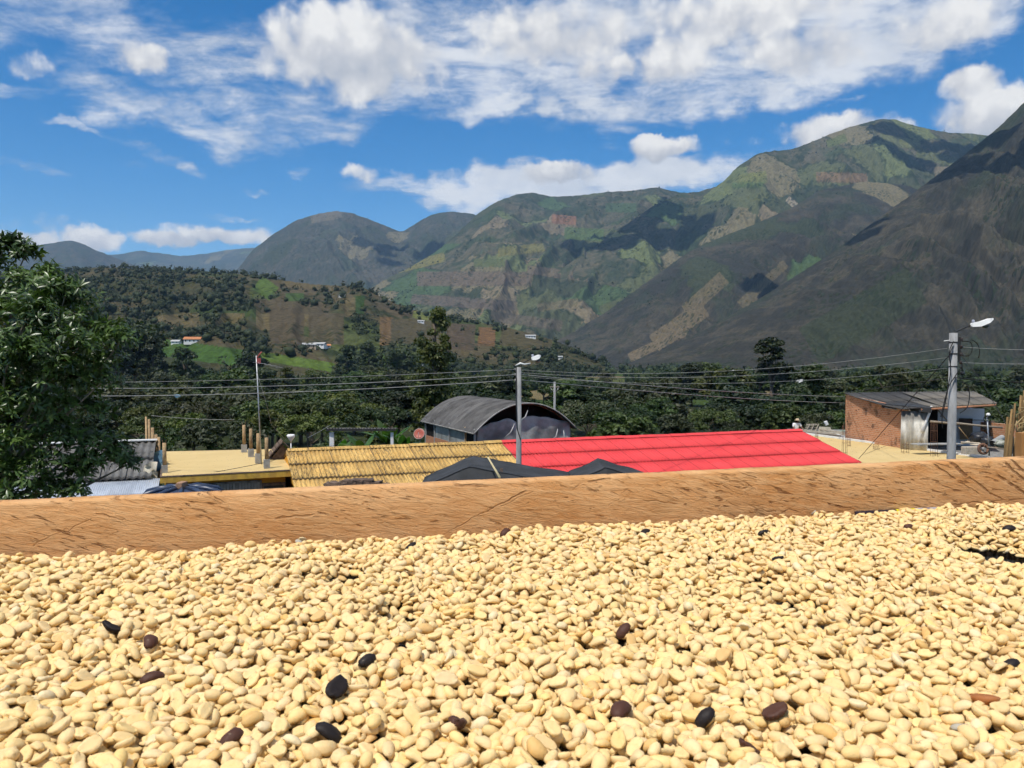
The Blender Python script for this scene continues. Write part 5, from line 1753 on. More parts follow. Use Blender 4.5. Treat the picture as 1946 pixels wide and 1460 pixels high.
    skin('trousers', T, [('pel', 'lh'), ('lh', 'lk'), ('lk', 'la'), ('pel', 'rh'), ('rh', 'rk'), ('rk', 'ra')], M('dark_cloth', (0.06, 0.065, 0.09), 0.9), 'pel', root)
    hc = J['ht'][0] + Vector((0, 0, 0.0))
    MB().lathe([(0.19 * k, -.005 * k), (0.185 * k, .008 * k), (0.112 * k, .022 * k), (0.105 * k, .085 * k), (0.075 * k, .12 * k), (0.02 * k, .125 * k)], hc + Vector((0, 0, -.02 * k)), 16).build('hat', M('tan_hat', (0.50, 0.38, 0.24), 0.85), root)
    MB().lathe([(0.09 * k, -.10 * k), (0.095 * k, -.03 * k), (0.085 * k, .03 * k)], hd + Vector((0, .02, .02)) * k, 10).build('hair', m_dark, root)
    return root


person(1513, 795, 49.0)

# ------------------------------------------------------------------ our side: lower roof with tank, net tents, and the terrace
ZT = CZ - 3.3
lr = thing('lower_house', 'neighbouring lower house whose roof lies just below the board', 'house', (0, 13, 0))
MB().box((-1.0, 13.2, ZT / 2), (17.0, 8.2, ZT - 0.3)).build('wall', m_conc_old, lr)
MB().box((-1.0, 13.2, ZT - 0.1), (17.4, 8.6, 0.2)).build('roof_slab', m_conc, lr)
own = thing('terrace_house', 'concrete terrace house carrying the coffee drying bed', 'house', (0, 0, 0))
MB().box((0, -1.5, (CZ - 1.3) / 2), (11.0, 8.6, CZ - 1.3)).build('wall', m_conc_old, own)
MB().box((0, -1.5, CZ - 1.2), (11.4, 9.0, 0.2)).build('terrace_slab', m_conc, own)

# water tank: dark blue ribbed lid with a brick on it
tcn = at(347, 940, 11.6)
tank = thing('water_tank', 'round water tank with a dark blue ribbed lid showing over the board', 'water tank', Vector((tcn.x, tcn.y, ZT)))
m_tank = M('tank_blue', (0.030, 0.045, 0.085), 0.35, 0.5, scale=4, bump=0.15, bscale=10)
ztop = tcn.z + 0.02
MB().lathe([(0.50, ZT), (0.53, ZT + .1), (0.53, ztop - .10), (0.50, ztop - .04)], (tcn.x, tcn.y, 0), 32).build('body', m_tank, tank)
lid = MB().lathe([(0.57, ztop - .06), (0.575, ztop - .03), (0.50, ztop + 0.02), (0.34, ztop + 0.055), (0.16, ztop + 0.075), (0.05, ztop + 0.08)], (tcn.x, tcn.y, 0), 36).build('lid', m_tank, tank)
for k in range(10):
    t = 2 * math.pi * k / 10
    d = Vector((math.cos(t), math.sin(t), 0))
    s = Vector((tcn.x, tcn.y, ztop))
    MB().tube([s + d * .10 + UP * .085, s + d * .34 + UP * .075, s + d * .50 + UP * .035, s + d * .57 - UP * .03], [0.03, .034, .034, .02], 6).build('rib', m_tank, lid)
bk_ = MB().box((tcn.x - 0.0, tcn.y - 0.03, ztop + 0.125), (0.085 * 1.1, 0.2, 0.085)).build('brick', M('loose_brick', (0.36, 0.21, 0.13), 0.9, scale=20, bump=.4), None)
bk_.modifiers.new('edge', 'BEVEL').width = 0.006
tag(bk_, 'single clay brick weighing down the dark blue tank lid', 'brick')


# black net tents on the lower roof
def net_tent(label, pk, wL, wR, Y, ln, drop):
    t = thing('net_tent', label, 'tent', Vector((pk.x, pk.y, ZT)), 'black net tents on the lower roof')
    n1, n2 = 28, 10
    vs = []
    for i in range(n1 + 1):
        s = i / n1
        x = -wL + (wL + wR) * s
        for j in range(n2 + 1):
            y = ln * j / n2
            q = abs(-x / wL if x < 0 else x / wR)
            z = -drop * (q ** 0.95) + 0.012 * math.sin(j * 1.9 + i * .6) * q + 0.02 * noise2(np.array([x * 3.1]), np.array([y * 3.0]), 7)[0] - 0.06 * math.sin(j / n2 * math.pi)
            vs.append((pk.x + x, pk.y + y, pk.z + z))
    o = link_mesh('net_cloth', np_mesh('net_cloth', vs, grid_faces(n1 + 1, n2 + 1), True), m_tarp, t)
    o.modifiers.new('thickness', 'SOLIDIFY').thickness = 0.012
    for jj in (0, n2):
        top = [Vector(vs[i * (n2 + 1) + jj]) for i in range(n1 + 1)]
        yo = 0.004 if jj == 0 else -0.004
        e = MB()
        e.add([p + Vector((0, yo, -0.005)) for p in top] + [Vector((p.x, p.y + yo, pk.z - drop - 0.25)) for p in top], [(i, n1 + 1 + i, n1 + 2 + i, i + 1) for i in range(n1)], True)
        e_ = e.build('end_cloth', m_tarp, t)
        e_.modifiers.new('thickness', 'SOLIDIFY').thickness = 0.01
    for y in (0.05, ln - .08):
        MB().tube([(pk.x, pk.y + y, ZT), (pk.x, pk.y + y, pk.z - 0.05)], 0.03, 6).build('post', m_bamboo, t)
    return t


net_tent('larger black net tent with a low peak in front of the ochre roof', at(889, 886, 14.4), 0.95, 2.5, 14.4, 1.6, 0.43)
net_tent('smaller black net tent in front of the red roof eave', at(1150, 888, 14.0), 0.55, 0.85, 14.0, 1.2, 0.24)
rk = thing('tile_heap', 'low heap of broken dark tiles in front of the ochre eave', 'tiles', at(680, 930, 15.5))
hb = at(678, 938, 15.7)
MB().box((hb.x, hb.y, (ZT + hb.z - 0.05) / 2), (1.3, 0.7, hb.z - 0.05 - ZT)).build('plinth', m_conc_old, rk)
for k in range(40):
    u = random.uniform(-1, 1)
    p = at(678 + u * 50, 922 - (1 - abs(u)) * 13 * random.random(), 15.5)
    MB().box(p, (0.28, 0.24, 0.03), rot=Matrix.Rotation(random.uniform(-.4, .4), 3, 'Z') @ Matrix.Rotation(random.uniform(-.25, .25) - u * .15, 3, 'Y')).build('tile', m_tile, rk)
lump('heap', 678, 938, 15.7, 0.55, m_tile, None, None, 4, (1.1, .6, .42), rk)
st = thing('bamboo_pole', 'pale bamboo pole leaning on the larger black net tent', 'pole', at(948, 905, 14.2))
MB().tube([at(950, 908, 14.0), at(927, 869, 14.3)], [0.022, 0.014], 7).build('culm', M('pale_bamboo', (0.60, 0.50, 0.28), 0.6), st)
pk_ = at(953, 908, 14.6)
o = MB().box((pk_.x, pk_.y, (ZT + at(953, 890, 14.6).z) / 2), (0.05, 0.05, at(953, 890, 14.6).z - ZT)).build('short_post', m_tile)
tag(o, 'short dark post standing through the larger black net tent', 'post')

# ------------------------------------------------------------------ trees
m_leaf = [leaf_mat('leaf_mid', (0.016, 0.032, 0.009), (0.078, 0.112, 0.028)),
          leaf_mat('leaf_yellow', (0.028, 0.044, 0.010), (0.125, 0.140, 0.030)),
          leaf_mat('leaf_dark', (0.012, 0.022, 0.009), (0.042, 0.066, 0.020)),
          leaf_mat('leaf_olive', (0.024, 0.032, 0.014), (0.095, 0.105, 0.045))]
m_bigleaf = leaf_mat('leaf_glossy', (0.020, 0.046, 0.013), (0.085, 0.160, 0.036), rough=0.36, spec=0.5, scale=0.9, trans=0.22)


def leaf_cloud(centers, radii, per, size, rng, flat=0.8, up=0.35, aspect=0.55):
    """folded leaf clumps on the shells of many small lobes -> verts, tris"""
    C = np.repeat(centers, per, axis=0)
    Rr = np.repeat(radii, per)
    n = len(C)
    d = rng.normal(size=(n, 3))
    d /= np.linalg.norm(d, axis=1)[:, None]
    d[:, 2] = np.where(d[:, 2] < -0.2, -d[:, 2] * rng.uniform(-0.5, 1, n), d[:, 2])
    rad = Rr * rng.uniform(0.45, 1.12, n) ** 0.7
    P = C + d * rad[:, None] * np.array([1, 1, flat])
    nrm = d + rng.normal(size=(n, 3)) * 0.55 + np.array([0, 0, up])
    nrm /= np.linalg.norm(nrm, axis=1)[:, None]
    a = np.cross(nrm, rng.normal(size=(n, 3)))
    a /= np.linalg.norm(a, axis=1)[:, None] + 1e-9
    b = np.cross(nrm, a)
    s = (size * rng.uniform(0.6, 1.35, n))[:, None]
    p0 = P - a * s
    p1 = P + b * s * aspect + nrm * s * 0.12
    p2 = P + a * s
    p3 = P - b * s * aspect + nrm * s * 0.12
    V = np.stack([p0, p1, p2, p3], 1).reshape(-1, 3)
    i = np.arange(n) * 4
    F_ = np.concatenate([np.stack([i, i + 2, i + 1], 1), np.stack([i, i + 3, i + 2], 1)])
    return V, F_


def limbs(mb, base, tips, r0, rng, bend=0.15):
    for t in tips:
        b = Vector(base)
        t = Vector(t)
        L = (t - b).length
        m1 = b.lerp(t, 0.4) + Vector((rng.uniform(-1, 1), rng.uniform(-1, 1), rng.uniform(0, 1))) * L * bend
        m2 = b.lerp(t, 0.72) + Vector((rng.uniform(-1, 1), rng.uniform(-1, 1), rng.uniform(-.3, .6))) * L * bend
        mb.tube([b, m1, m2, t], [r0, r0 * 0.7, r0 * 0.45, r0 * 0.18], 6, cap=False)


def tree_proto(kind, seed):
    rng = np.random.default_rng(seed)
    H = 10.0
    tr = MB()
    if kind == 'round':
        n = 46
        d = rng.normal(size=(n, 3))
        d /= np.linalg.norm(d, axis=1)[:, None]
        c = d * rng.uniform(0.35, 1.0, n)[:, None] * np.array([3.6, 3.6, 2.9]) + np.array([0, 0, 6.4])
        r = rng.uniform(0.7, 1.35, n)
        per, size = 105, 0.27
        z1 = 4.2
    elif kind == 'umbrella':
        n = 44
        a = rng.uniform(0, 2 * np.pi, n)
        rr = np.sqrt(rng.uniform(0.02, 1, n)) * 5.2
        c = np.stack([rr * np.cos(a), rr * np.sin(a), 8.4 - rr ** 2 * 0.075 - rng.choice([0, 1.1, 2.3], n) * rng.uniform(.6, 1, n)], 1)
        r = rng.uniform(0.8, 1.4, n)
        per, size = 105, 0.26
        z1 = 4.6
    elif kind == 'upright':
        n = 40
        z = rng.uniform(2.8, 9.4, n)
        w = 2.0 * np.sin(np.clip((z - 1.8) / 8.2, 0, 1) * np.pi) ** 0.7 + 0.15
        a = rng.uniform(0, 2 * np.pi, n)
        q = np.sqrt(rng.uniform(0, 1, n))
        c = np.stack([w * q * np.cos(a), w * q * np.sin(a), z], 1)
        r = rng.uniform(0.55, 1.0, n)
        per, size = 105, 0.24
        z1 = 7.0
    elif kind == 'poplar':
        n = 110
        z = rng.uniform(0.9, 9.75, n)
        w = 1.0 * np.clip((10.0 - z) / 2.6, 0, 1) ** 0.6 * np.clip(0.5 + z / 5, 0, 1)
        a = rng.uniform(0, 2 * np.pi, n)
        q = np.sqrt(rng.uniform(0, 1, n))
        two = np.where(rng.uniform(0, 1, n) < 0.4, -0.9, 0.35)
        z = np.where(two < 0, z * 0.80, z)
        c = np.stack([w * q * np.cos(a) + two, w * q * np.sin(a), z], 1)
        r = rng.uniform(0.44, 0.76, n)
        per, size = 130, 0.135
        z1 = 9.0
    elif kind == 'egg':
        n = 34
        z = rng.uniform(5.9, 9.7, n)
        w = 1.55 * np.clip(np.sin(np.clip((z - 5.3) / 4.8, 0, 1) * np.pi), 0, 1) ** 0.6
        a = rng.uniform(0, 2 * np.pi, n)
        q = np.sqrt(rng.uniform(0, 1, n))
        c = np.stack([w * q * np.cos(a), w * q * np.sin(a), z], 1)
        r = rng.uniform(0.4, 0.7, n)
        per, size = 110, 0.18
        z1 = 7.4
    elif kind == 'sparse':
        n = 17
        z = rng.uniform(4.2, 9.6, n)
        a = rng.uniform(0, 2 * np.pi, n)
        w = 2.4 * rng.uniform(0.2, 1, n)
        c = np.stack([w * np.cos(a), w * np.sin(a), z], 1)
        r = rng.uniform(0.5, 0.95, n)
        per, size = 80, 0.22
        z1 = 7.0
    else:                                   # shrub
        n = 30
        d = rng.normal(size=(n, 3))
        d /= np.linalg.norm(d, axis=1)[:, None]
        d[:, 2] = np.abs(d[:, 2])
        c = d * rng.uniform(0.3, 1.0, n)[:, None] * np.array([4.4, 4.4, 6.2]) + np.array([0, 0, 1.6])
        r = rng.uniform(1.0, 1.7, n)
        per, size = 110, 0.33
        z1 = 2.5
    V, F_ = leaf_cloud(c, r, per, size, rng)
    crown = np_mesh('crown', V, F_, False)
    crown.materials.append(m_leaf[0])
    tr.tube([(0, 0, -0.8), (0.05, 0, z1 * .45), (rng.uniform(-.2, .2), rng.uniform(-.2, .2), z1)], [0.26, 0.2, 0.13], 8)
    idx = rng.choice(len(c), min(9, len(c)), replace=False)
    limbs(tr, (0, 0, z1 * 0.62), [c[i] for i in idx], 0.10, rng)
    trunk = tr.mesh('trunk')
    trunk.materials.append(m_bark)
    return trunk, crown


PROTO = {}
for kind, seeds in (('round', (1, 2, 3)), ('umbrella', (4, 5)), ('upright', (6, 7)), ('poplar', (8,)), ('sparse', (9,)), ('egg', (12,)), ('shrub', (10, 11))):
    PROTO[kind] = [tree_proto(kind, s) for s in seeds]
def tree(kind, px, ptop, Y, mat, label, name='broadleaf_tree', group='trees in the wood behind the houses', wide=1.0, v=None, sink=0.0):
    t = at(px, ptop, Y)
    g0 = float(ground_h(t.x, t.y)) - sink
    H = max(2.0, t.z - g0)
    pr_ = PROTO[kind][(v if v is not None else random.randrange(99)) % len(PROTO[kind])]
    o = thing(name, label, 'tree', Vector((t.x, t.y, g0)), group)
    s = H / 10.0
    o.scale = (s * wide, s * wide, s)
    o.rotation_euler = (0, 0, random.uniform(0, 6.28))
    for me_, nm in ((pr_[0], 'trunk'), (pr_[1], 'crown')):
        c = bpy.data.objects.new(nm, me_)
        COL.objects.link(c)
        c.parent = o
        if nm == 'crown':                      # the crown mesh is shared; its leaf colour belongs to the object
            c.material_slots[0].link = 'OBJECT'
            c.material_slots[0].material = mat
    return o


SHAPE = {'round': 'round-crowned', 'umbrella': 'flat-topped', 'upright': 'narrow', 'shrub': 'bushy'}
TINT = ('green', 'yellowish', 'dark', 'olive')
MARKS = [(60, 'behind the big glossy tree'), (300, 'beside the big glossy tree'), (560, 'behind the flat ochre house'), (790, 'behind the white post shelter'), (1090, 'behind the barrel-roofed workshop'), (1300, 'behind the middle of the red roof'), (1500, 'behind the end of the red roof'), (1640, 'behind the coffee roof'), (9999, 'behind the brick house')]


def tree_label(kind, mi, px, Y):
    where = next(m for lim, m in MARKS if px < lim)
    zone = 'in the front row' if Y < 66 else 'in the second row' if Y < 80 else 'in the third row' if Y < 98 else 'in the near wood' if Y < 122 else 'in the middle wood' if Y < 190 else 'in the far wood' if Y < 310 else 'in the farthest wood'
    return f"{SHAPE[kind]} {TINT[mi]} {'shrub' if kind == 'shrub' else 'tree'} {zone}, {where}"


random.seed(5)
rows = [(54, 818, 7, 18, ('shrub',)), (60, 798, 13, 13, ('shrub', 'round', 'umbrella')), (72, 782, 13, 14, ('umbrella', 'round', 'umbrella')), (88, 764, 13, 16, ('umbrella', 'round')), (108, 750, 11, 17, ('umbrella', 'round', 'upright')),
        (135, 737, 11, 19, ('round', 'umbrella', 'upright')), (170, 726, 9, 21, ('round', 'upright', 'umbrella')), (215, 716, 8, 23, ('round', 'upright')), (275, 708, 7, 25, ('round', 'upright')), (350, 702, 7, 26, ('round', 'upright', 'round')), (440, 697, 6, 27, ('round', 'upright'))]
for (Y, py, dv_, n, kinds) in rows:
    for i in range(n):
        px = -180 + 2330 * (i + random.uniform(0.15, 0.85)) / n
        yy = Y * random.uniform(0.93, 1.08)
        pt_ = py + random.gauss(0, dv_)
        if Y < 110 and px > 1560:
            pt_ += 26
        if Y > 250 and 990 < px < 1230:
            pt_ += 14                      # open fields there
        if Y > 160 and 250 < px < 660:
            pt_ = max(pt_, 698)
        if 480 < px < 560 and Y < 70:
            pt_ += 14
        if 70 < Y < 130 and 820 < px < 1060:
            pt_ += 10
        if Y == 54 and (770 < px < 1110 or px > 1480):
            continue
        k = random.choice(kinds)
        wts = (4, 3, 3, 2) if Y < 120 else (3, 1, 5, 3)
        mi = random.choices((0, 1, 2, 3), wts)[0]
        tree(k, px, pt_, yy, m_leaf[mi], tree_label(k, mi, px, Y), {'round': 'broadleaf_tree', 'umbrella': 'spreading_tree', 'upright': 'upright_tree', 'shrub': 'shrub'}[k], wide=random.uniform(0.9, 1.25) * (1.25 if Y > 130 else 1.0))
# trees that stand out
tree('poplar', 826, 589, 120, m_leaf[1], 'tall slender poplar towering over the barrel-roofed workshop', 'poplar_tree', None, 0.86, 0).rotation_euler = (0, 0, 0.2)
tree('egg', 1467, 640, 240, m_leaf[2], 'tall egg-shaped dark tree standing alone against the brown mountain slope', 'upright_tree', None, 1.05, 0, 0)
tree('upright', 1498, 690, 245, m_leaf[2], 'small dark tree at the foot of the tall egg-shaped tree', 'upright_tree', None, 0.7, 1)
tree('upright', 1548, 694, 115, m_leaf[2], 'pointed dark tree behind the flat coffee roof', 'upright_tree', None, 1.25, 1)
tree('upright', 1527, 742, 108, m_leaf[2], 'bushy dark tree joined to the pointed tree behind the coffee roof', 'upright_tree', None, 1.2, 0)
tree('sparse', 1702, 694, 78, m_leaf[3], 'sparse thin tree rising behind the brick house roof', 'sparse_tree', None, 0.9, 0)
tree('sparse', 1721, 708, 80, m_leaf[2], 'small sparse tree beside the thin tree behind the brick house', 'sparse_tree', None, 0.8, 0)
for i, (px, pt_, Y) in enumerate(((1868, 722, 300), (1888, 736, 260), (1905, 768, 150), (1845, 762, 170), (1930, 780, 140))):
    tree('round', px, pt_, Y, m_leaf[2], 'dark bushy tree on the slope beyond the brick house', 'broadleaf_tree', 'trees beyond the brick house')
FL = ['tallest dark tree beside the big glossy tree, below the wooded hill', 'dark narrow tree at the edge of the bright green field', 'dark round tree between the big glossy tree and the bright field', 'dark narrow tree just clear of the big glossy tree', 'dark round tree half hidden by the big glossy tree', 'dark narrow tree standing in front of the bright green field', 'dark round tree beside the television mast top', 'dark narrow tree below the brown plots on the hill', 'dark round tree beside the slender poplar, at the foot of the hill', 'dark narrow tree behind the farmhouse cluster']
for i, (px, pt_, Y) in enumerate(((255, 600, 430), (292, 640, 420), (232, 620, 440), (220, 640, 400), (205, 610, 450), (350, 660, 400), (478, 666, 430), (700, 650, 560), (760, 655, 560), (660, 656, 600))):
    tree('upright' if i % 2 else 'round', px, pt_, Y, m_leaf[2], FL[i], 'broadleaf_tree', 'trees around the bright fields', sink=0)

# banana plants behind the ochre ridge
m_ban = leaf_mat('banana_leaf', (0.030, 0.075, 0.016), (0.075, 0.15, 0.035), rough=0.4, spec=0.4, trans=0.35)


def banana(px, py, Y, H, seed, label):
    rng = random.Random(seed)
    p = at(px, py, Y)
    z0 = p.z - H
    o = thing('banana_plant', label, 'banana plant', Vector((p.x, p.y, float(ground_h(p.x, p.y)))), 'banana plants behind the ochre ridge')
    MB().tube([(p.x, p.y, float(ground_h(p.x, p.y)) - .2), (p.x, p.y, z0 + H * .45)], [0.14, 0.09], 8).build('stem', m_ban, o)
    base = Vector((p.x, p.y, z0 + H * 0.42))
    for k in range(8):
        a = k * 0.785 + rng.uniform(-.3, .3)
        d = Vector((math.cos(a), math.sin(a), 0))
        L = H * rng.uniform(0.55, 0.85)
        rise = rng.uniform(0.5, 1.0)
        vs, fs = [], []
        n = 9
        sd = Vector((-d.y, d.x, 0))
        for i in range(n + 1):
            t = i / n
            c = base + d * (L * t * (0.35 + .5 * (1 - rise * .5))) + UP * (L * (rise * t - (0.55 + .3 * rng.random() * 0) * t * t * (1.2 - rise * .6)))
            w = 0.26 * math.sin(min(1, t * 1.05 + .04) * math.pi) ** 0.55 + 0.012
            vs += [c - sd * w - UP * w * .3, c, c + sd * w - UP * w * .3]
        for i in range(n):
            for j in range(2):
                fs.append((i * 3 + j, i * 3 + j + 1, i * 3 + j + 4, i * 3 + j + 3))
        MB().add(vs, fs, True).build('leaf', m_ban, o)


banana(738, 790, 52, 3.4, 1, 'banana plant with an upright torn leaf behind the white post shelter')
banana(688, 812, 51, 2.8, 2, 'low banana plant under the dark roof of the post shelter')
banana(765, 806, 50, 2.8, 3, 'banana plant with drooping leaves beside the red satellite dish')
banana(645, 820, 52, 2.6, 4, 'banana plant beside the thicker white post')

# ------------------------------------------------------------------ the big tree
rng = np.random.default_rng(77)
bt_Y = 19.5
tb = at(-95, 1150, bt_Y)
big = thing('large_leafy_tree', 'large dark glossy-leaved tree overhanging the grey corrugated roof', 'tree', Vector((tb.x, tb.y, 0)))
cl = [(5, 478, 19.2, .45), (-30, 520, 19.5, .7), (40, 545, 19, .65), (85, 560, 18.8, .65), (125, 555, 18.7, .5), (150, 585, 19.3, .55), (165, 625, 18.8, .6), (205, 640, 18.6, .5), (228, 650, 18.5, .35), (195, 690, 18.8, .5), (150, 690, 19, .6), (110, 640, 18.4, .6), (60, 620, 18.2, .7), (10, 600, 18.6, .8),
      (-60, 590, 19, .9), (30, 700, 18, .7), (90, 720, 18, .65), (150, 735, 18.3, .5), (195, 725, 18.2, .4), (130, 770, 18.6, .5), (60, 780, 18, .7), (0, 760, 18.2, .8), (-50, 700, 18.6, .9), (100, 820, 18.4, .6), (30, 850, 18, .7), (150, 840, 18.6, .5), (195, 850, 18.8, .5), (225, 862, 18.9, .42), (240, 885, 19, .32),
      (110, 880, 18.3, .6), (50, 910, 18, .65), (0, 900, 18.2, .8), (150, 905, 18.5, .42), (90, 935, 18.2, .5), (30, 960, 18, .6), (140, 938, 18.3, .3), (-60, 820, 18.4, .9), (-60, 930, 18.4, .9), (170, 880, 18.5, .35), (180, 780, 18.7, .35), (50, 480, 19.2, .3), (20, 462, 19.2, .25), (95, 520, 19, .3), (70, 590, 18.0, .5),
      (150, 660, 17.8, .45), (70, 670, 17.6, .55), (20, 660, 17.6, .6), (120, 700, 17.7, .4)]
cc = [at(a, b, c) for a, b, c, r in cl]
rr = [r for *_, r in cl]
cx0 = at(-60, 700, bt_Y)
for k in range(70):
    d = rng.normal(size=3)
    d /= np.linalg.norm(d)
    q = np.array(cx0) + d * np.array([3.4, 2.6, 3.2]) * rng.uniform(0.5, 1) + np.array([-1.2, 0.6, 0])
    pu, pv = project(*q)
    if pu > 120 or (pu > 30 and pv < 560):
        continue
    cc.append(Vector(q))
    rr.append(rng.uniform(0.5, 0.9))
V, F_ = [], []
nv0 = 0
ros = []
for c, r in zip(cc, rr):
    n = int(26 + 60 * r * r)
    d = rng.normal(size=(n, 3))
    d /= np.linalg.norm(d, axis=1)[:, None]
    d[:, 2] = np.where(d[:, 2] < -0.3, -d[:, 2], d[:, 2])
    P_ = np.array(c) + d * (r * rng.uniform(0.35, 1.08, n))[:, None] * np.array([1, 1, .85])
    out_ = d * 0.8 + np.array([0, 0, 0.55]) + rng.normal(size=(n, 3)) * .35
    out_ /= np.linalg.norm(out_, axis=1)[:, None]
    ros.append(np.concatenate([P_, out_], 1))
ros = np.concatenate(ros)
K = 7
n = len(ros)
P_ = np.repeat(ros[:, :3], K, axis=0)
O_ = np.repeat(ros[:, 3:], K, axis=0)
side = np.cross(O_, rng.normal(size=O_.shape))
side /= np.linalg.norm(side, axis=1)[:, None]
dirl = side + O_ * rng.uniform(-0.15, 0.9, len(O_))[:, None] + np.array([0, 0, -0.22])
dirl /= np.linalg.norm(dirl, axis=1)[:, None]
nr = np.cross(dirl, np.cross(O_, dirl))
nr /= np.linalg.norm(nr, axis=1)[:, None] + 1e-9
wv = np.cross(dirl, nr)
Ll = rng.uniform(0.16, 0.28, len(O_))[:, None]
Wl = Ll * 0.14
p0 = P_ + dirl * Ll * 0.08
pm1 = P_ + dirl * Ll * 0.55 - nr * Ll * 0.02
tip = P_ + dirl * Ll - nr * Ll * 0.16
l1 = pm1 + wv * Wl + nr * Wl * 0.35
r1 = pm1 - wv * Wl + nr * Wl * 0.35
V = np.stack([p0, l1, pm1, r1, tip], 1).reshape(-1, 3)
i = np.arange(len(O_)) * 5
F_ = np.concatenate([np.stack([i, i + 2, i + 1], 1), np.stack([i, i + 3, i + 2], 1), np.stack([i + 1, i + 2, i + 4], 1), np.stack([i + 2, i + 3, i + 4], 1)])
link_mesh('crown', np_mesh('crown', V, F_, False), m_bigleaf, big)
tm = MB()
tm.tube([(tb.x, tb.y, -.3), (tb.x + .1, tb.y, 2.6), (tb.x + .25, tb.y, 5.2)], [.34, .27, .21], 10)
fork = Vector((tb.x + .22, tb.y, 4.8))
rr_ = random.Random(4)
for c in cc[:48:2]:
    b = fork
    t = c
    L = (t - b).length
    m1 = b.lerp(t, .45) + Vector((rr_.uniform(-.3, .1), rr_.uniform(-.3, .3), rr_.uniform(0, .5))) * L * .2
    m2 = b.lerp(t, .75) + Vector((rr_.uniform(-.3, .3), rr_.uniform(-.3, .3), rr_.uniform(-.2, .4))) * L * .15
    tm.tube([b, m1, m2, t], [.085, .055, .035, .012], 6, cap=False)
tm.build('trunk', M('pale_bark', (0.27, 0.24, 0.19), .9, .15, scale=5, bump=.5, bscale=14, col2=(0.13, 0.11, 0.085)), big)


# ------------------------------------------------------------------ far woods: uncountable, small crowns on the hill and the valley floor
def woodland(name, label, pts, sizes, mat, seed, lobes=2, tufts=14):
    rng = np.random.default_rng(seed)
    ph = (1 + 5 ** .5) / 2
    ico = np.array([(-1, ph, 0), (1, ph, 0), (-1, -ph, 0), (1, -ph, 0), (0, -1, ph), (0, 1, ph), (0, -1, -ph), (0, 1, -ph), (ph, 0, -1), (ph, 0, 1), (-ph, 0, -1), (-ph, 0, 1)], float) / 1.9
    fi = np.array([(0, 11, 5), (0, 5, 1), (0, 1, 7), (0, 7, 10), (0, 10, 11), (1, 5, 9), (5, 11, 4), (11, 10, 2), (10, 7, 6), (7, 1, 8), (3, 9, 4), (3, 4, 2), (3, 2, 6), (3, 6, 8), (3, 8, 9), (4, 9, 5), (2, 4, 11), (6, 2, 10), (8, 6, 7), (9, 8, 1)])
    # each crown: three jittered lobes plus loose leaf tufts
    pts = np.asarray(pts)
    n = len(pts)
    VV, FF = [], []
    base = 0
    for lobe in range(lobes):
        j = ico[None] * (1 + rng.uniform(-.35, .35, (n, 12, 1)))
        off = rng.normal(size=(n, 1, 3)) * np.array([.42, .42, .3])
        sc = sizes[:, None, None] * (0.62 if lobe else 0.8) * rng.uniform(.7, 1.1, (n, 1, 1))
        v = pts[:, None] + (off * sizes[:, None, None]) + j * sc * np.array([1, 1, 1.0]) + np.array([0, 0, .55]) * sizes[:, None, None]
        VV.append(v.reshape(-1, 3))
        FF.append((fi[None] + (base + np.arange(n) * 12)[:, None, None]).reshape(-1, 3))
        base += n * 12
    k = tufts
    d = rng.normal(size=(n, k, 3))
    d /= np.linalg.norm(d, axis=2)[..., None]
    d[..., 2] = np.abs(d[..., 2])
    c = pts[:, None] + d * sizes[:, None, None] * 1.05 + np.array([0, 0, .5]) * sizes[:, None, None]
    t = [c + rng.normal(size=c.shape) * sizes[:, None, None] * .22 for _ in range(3)]
    VV.append(np.stack(t, 2).reshape(-1, 3))
    FF.append(base + np.arange(n * k * 3).reshape(-1, 3))
    o = link_mesh(name, np_mesh(name, np.concatenate(VV), np.concatenate(FF), False), mat)
    return tag(o, label, 'woodland', kind='stuff')


X, D, Z, PU, PV, T = HF
rng = np.random.default_rng(3)
cand_u = rng.integers(0, X.shape[0], 9000)
cand_t = rng.integers(8, X.shape[1] - 4, 9000)
px_, py_ = PU[cand_u, cand_t], PV[cand_u, cand_t]
xx, dd_, zz_ = X[cand_u, cand_t], D[cand_u, cand_t], Z[cand_u, cand_t]
dn = fbm(xx / 110., dd_ / 110., 4, 77)
prob = np.where(px_ < 470, 0.62, 0.20) + dn * 0.95
prob += 0.5 * (cand_t > X.shape[1] - 14) * (px_ < 760)
prob += 0.7 * (T[cand_u, cand_t] < 0.10)
for (cx, cy, rx, ry, rot, c) in plotsF:
    prob = np.where((np.abs(px_ - cx) < rx * 1.02) & (np.abs(py_ - cy) < ry * 1.02), prob * 0.06, prob)
    if cy > 650:
        prob = np.where((np.abs(px_ - cx) < rx) & (py_ > cy - ry) & (py_ < cy + ry + 26), prob * 0.05, prob)
keep = rng.uniform(0, 1, 9000) < prob
pts = np.stack([xx, dd_, zz_], 1)[keep]
sz = rng.uniform(2.2, 5.2, len(pts)) * np.where(rng.uniform(0, 1, len(pts)) < .12, 1.5, 1)
woodland('hill_wood', 'scattered dark wood covering the low hill', pts, sz, leaf_mat('wood_far', (0.018, 0.026, 0.013), (0.048, 0.060, 0.026), rnd=0.0, scale=0.012, trans=0.0, spec=0.1), 5, 1, 18)
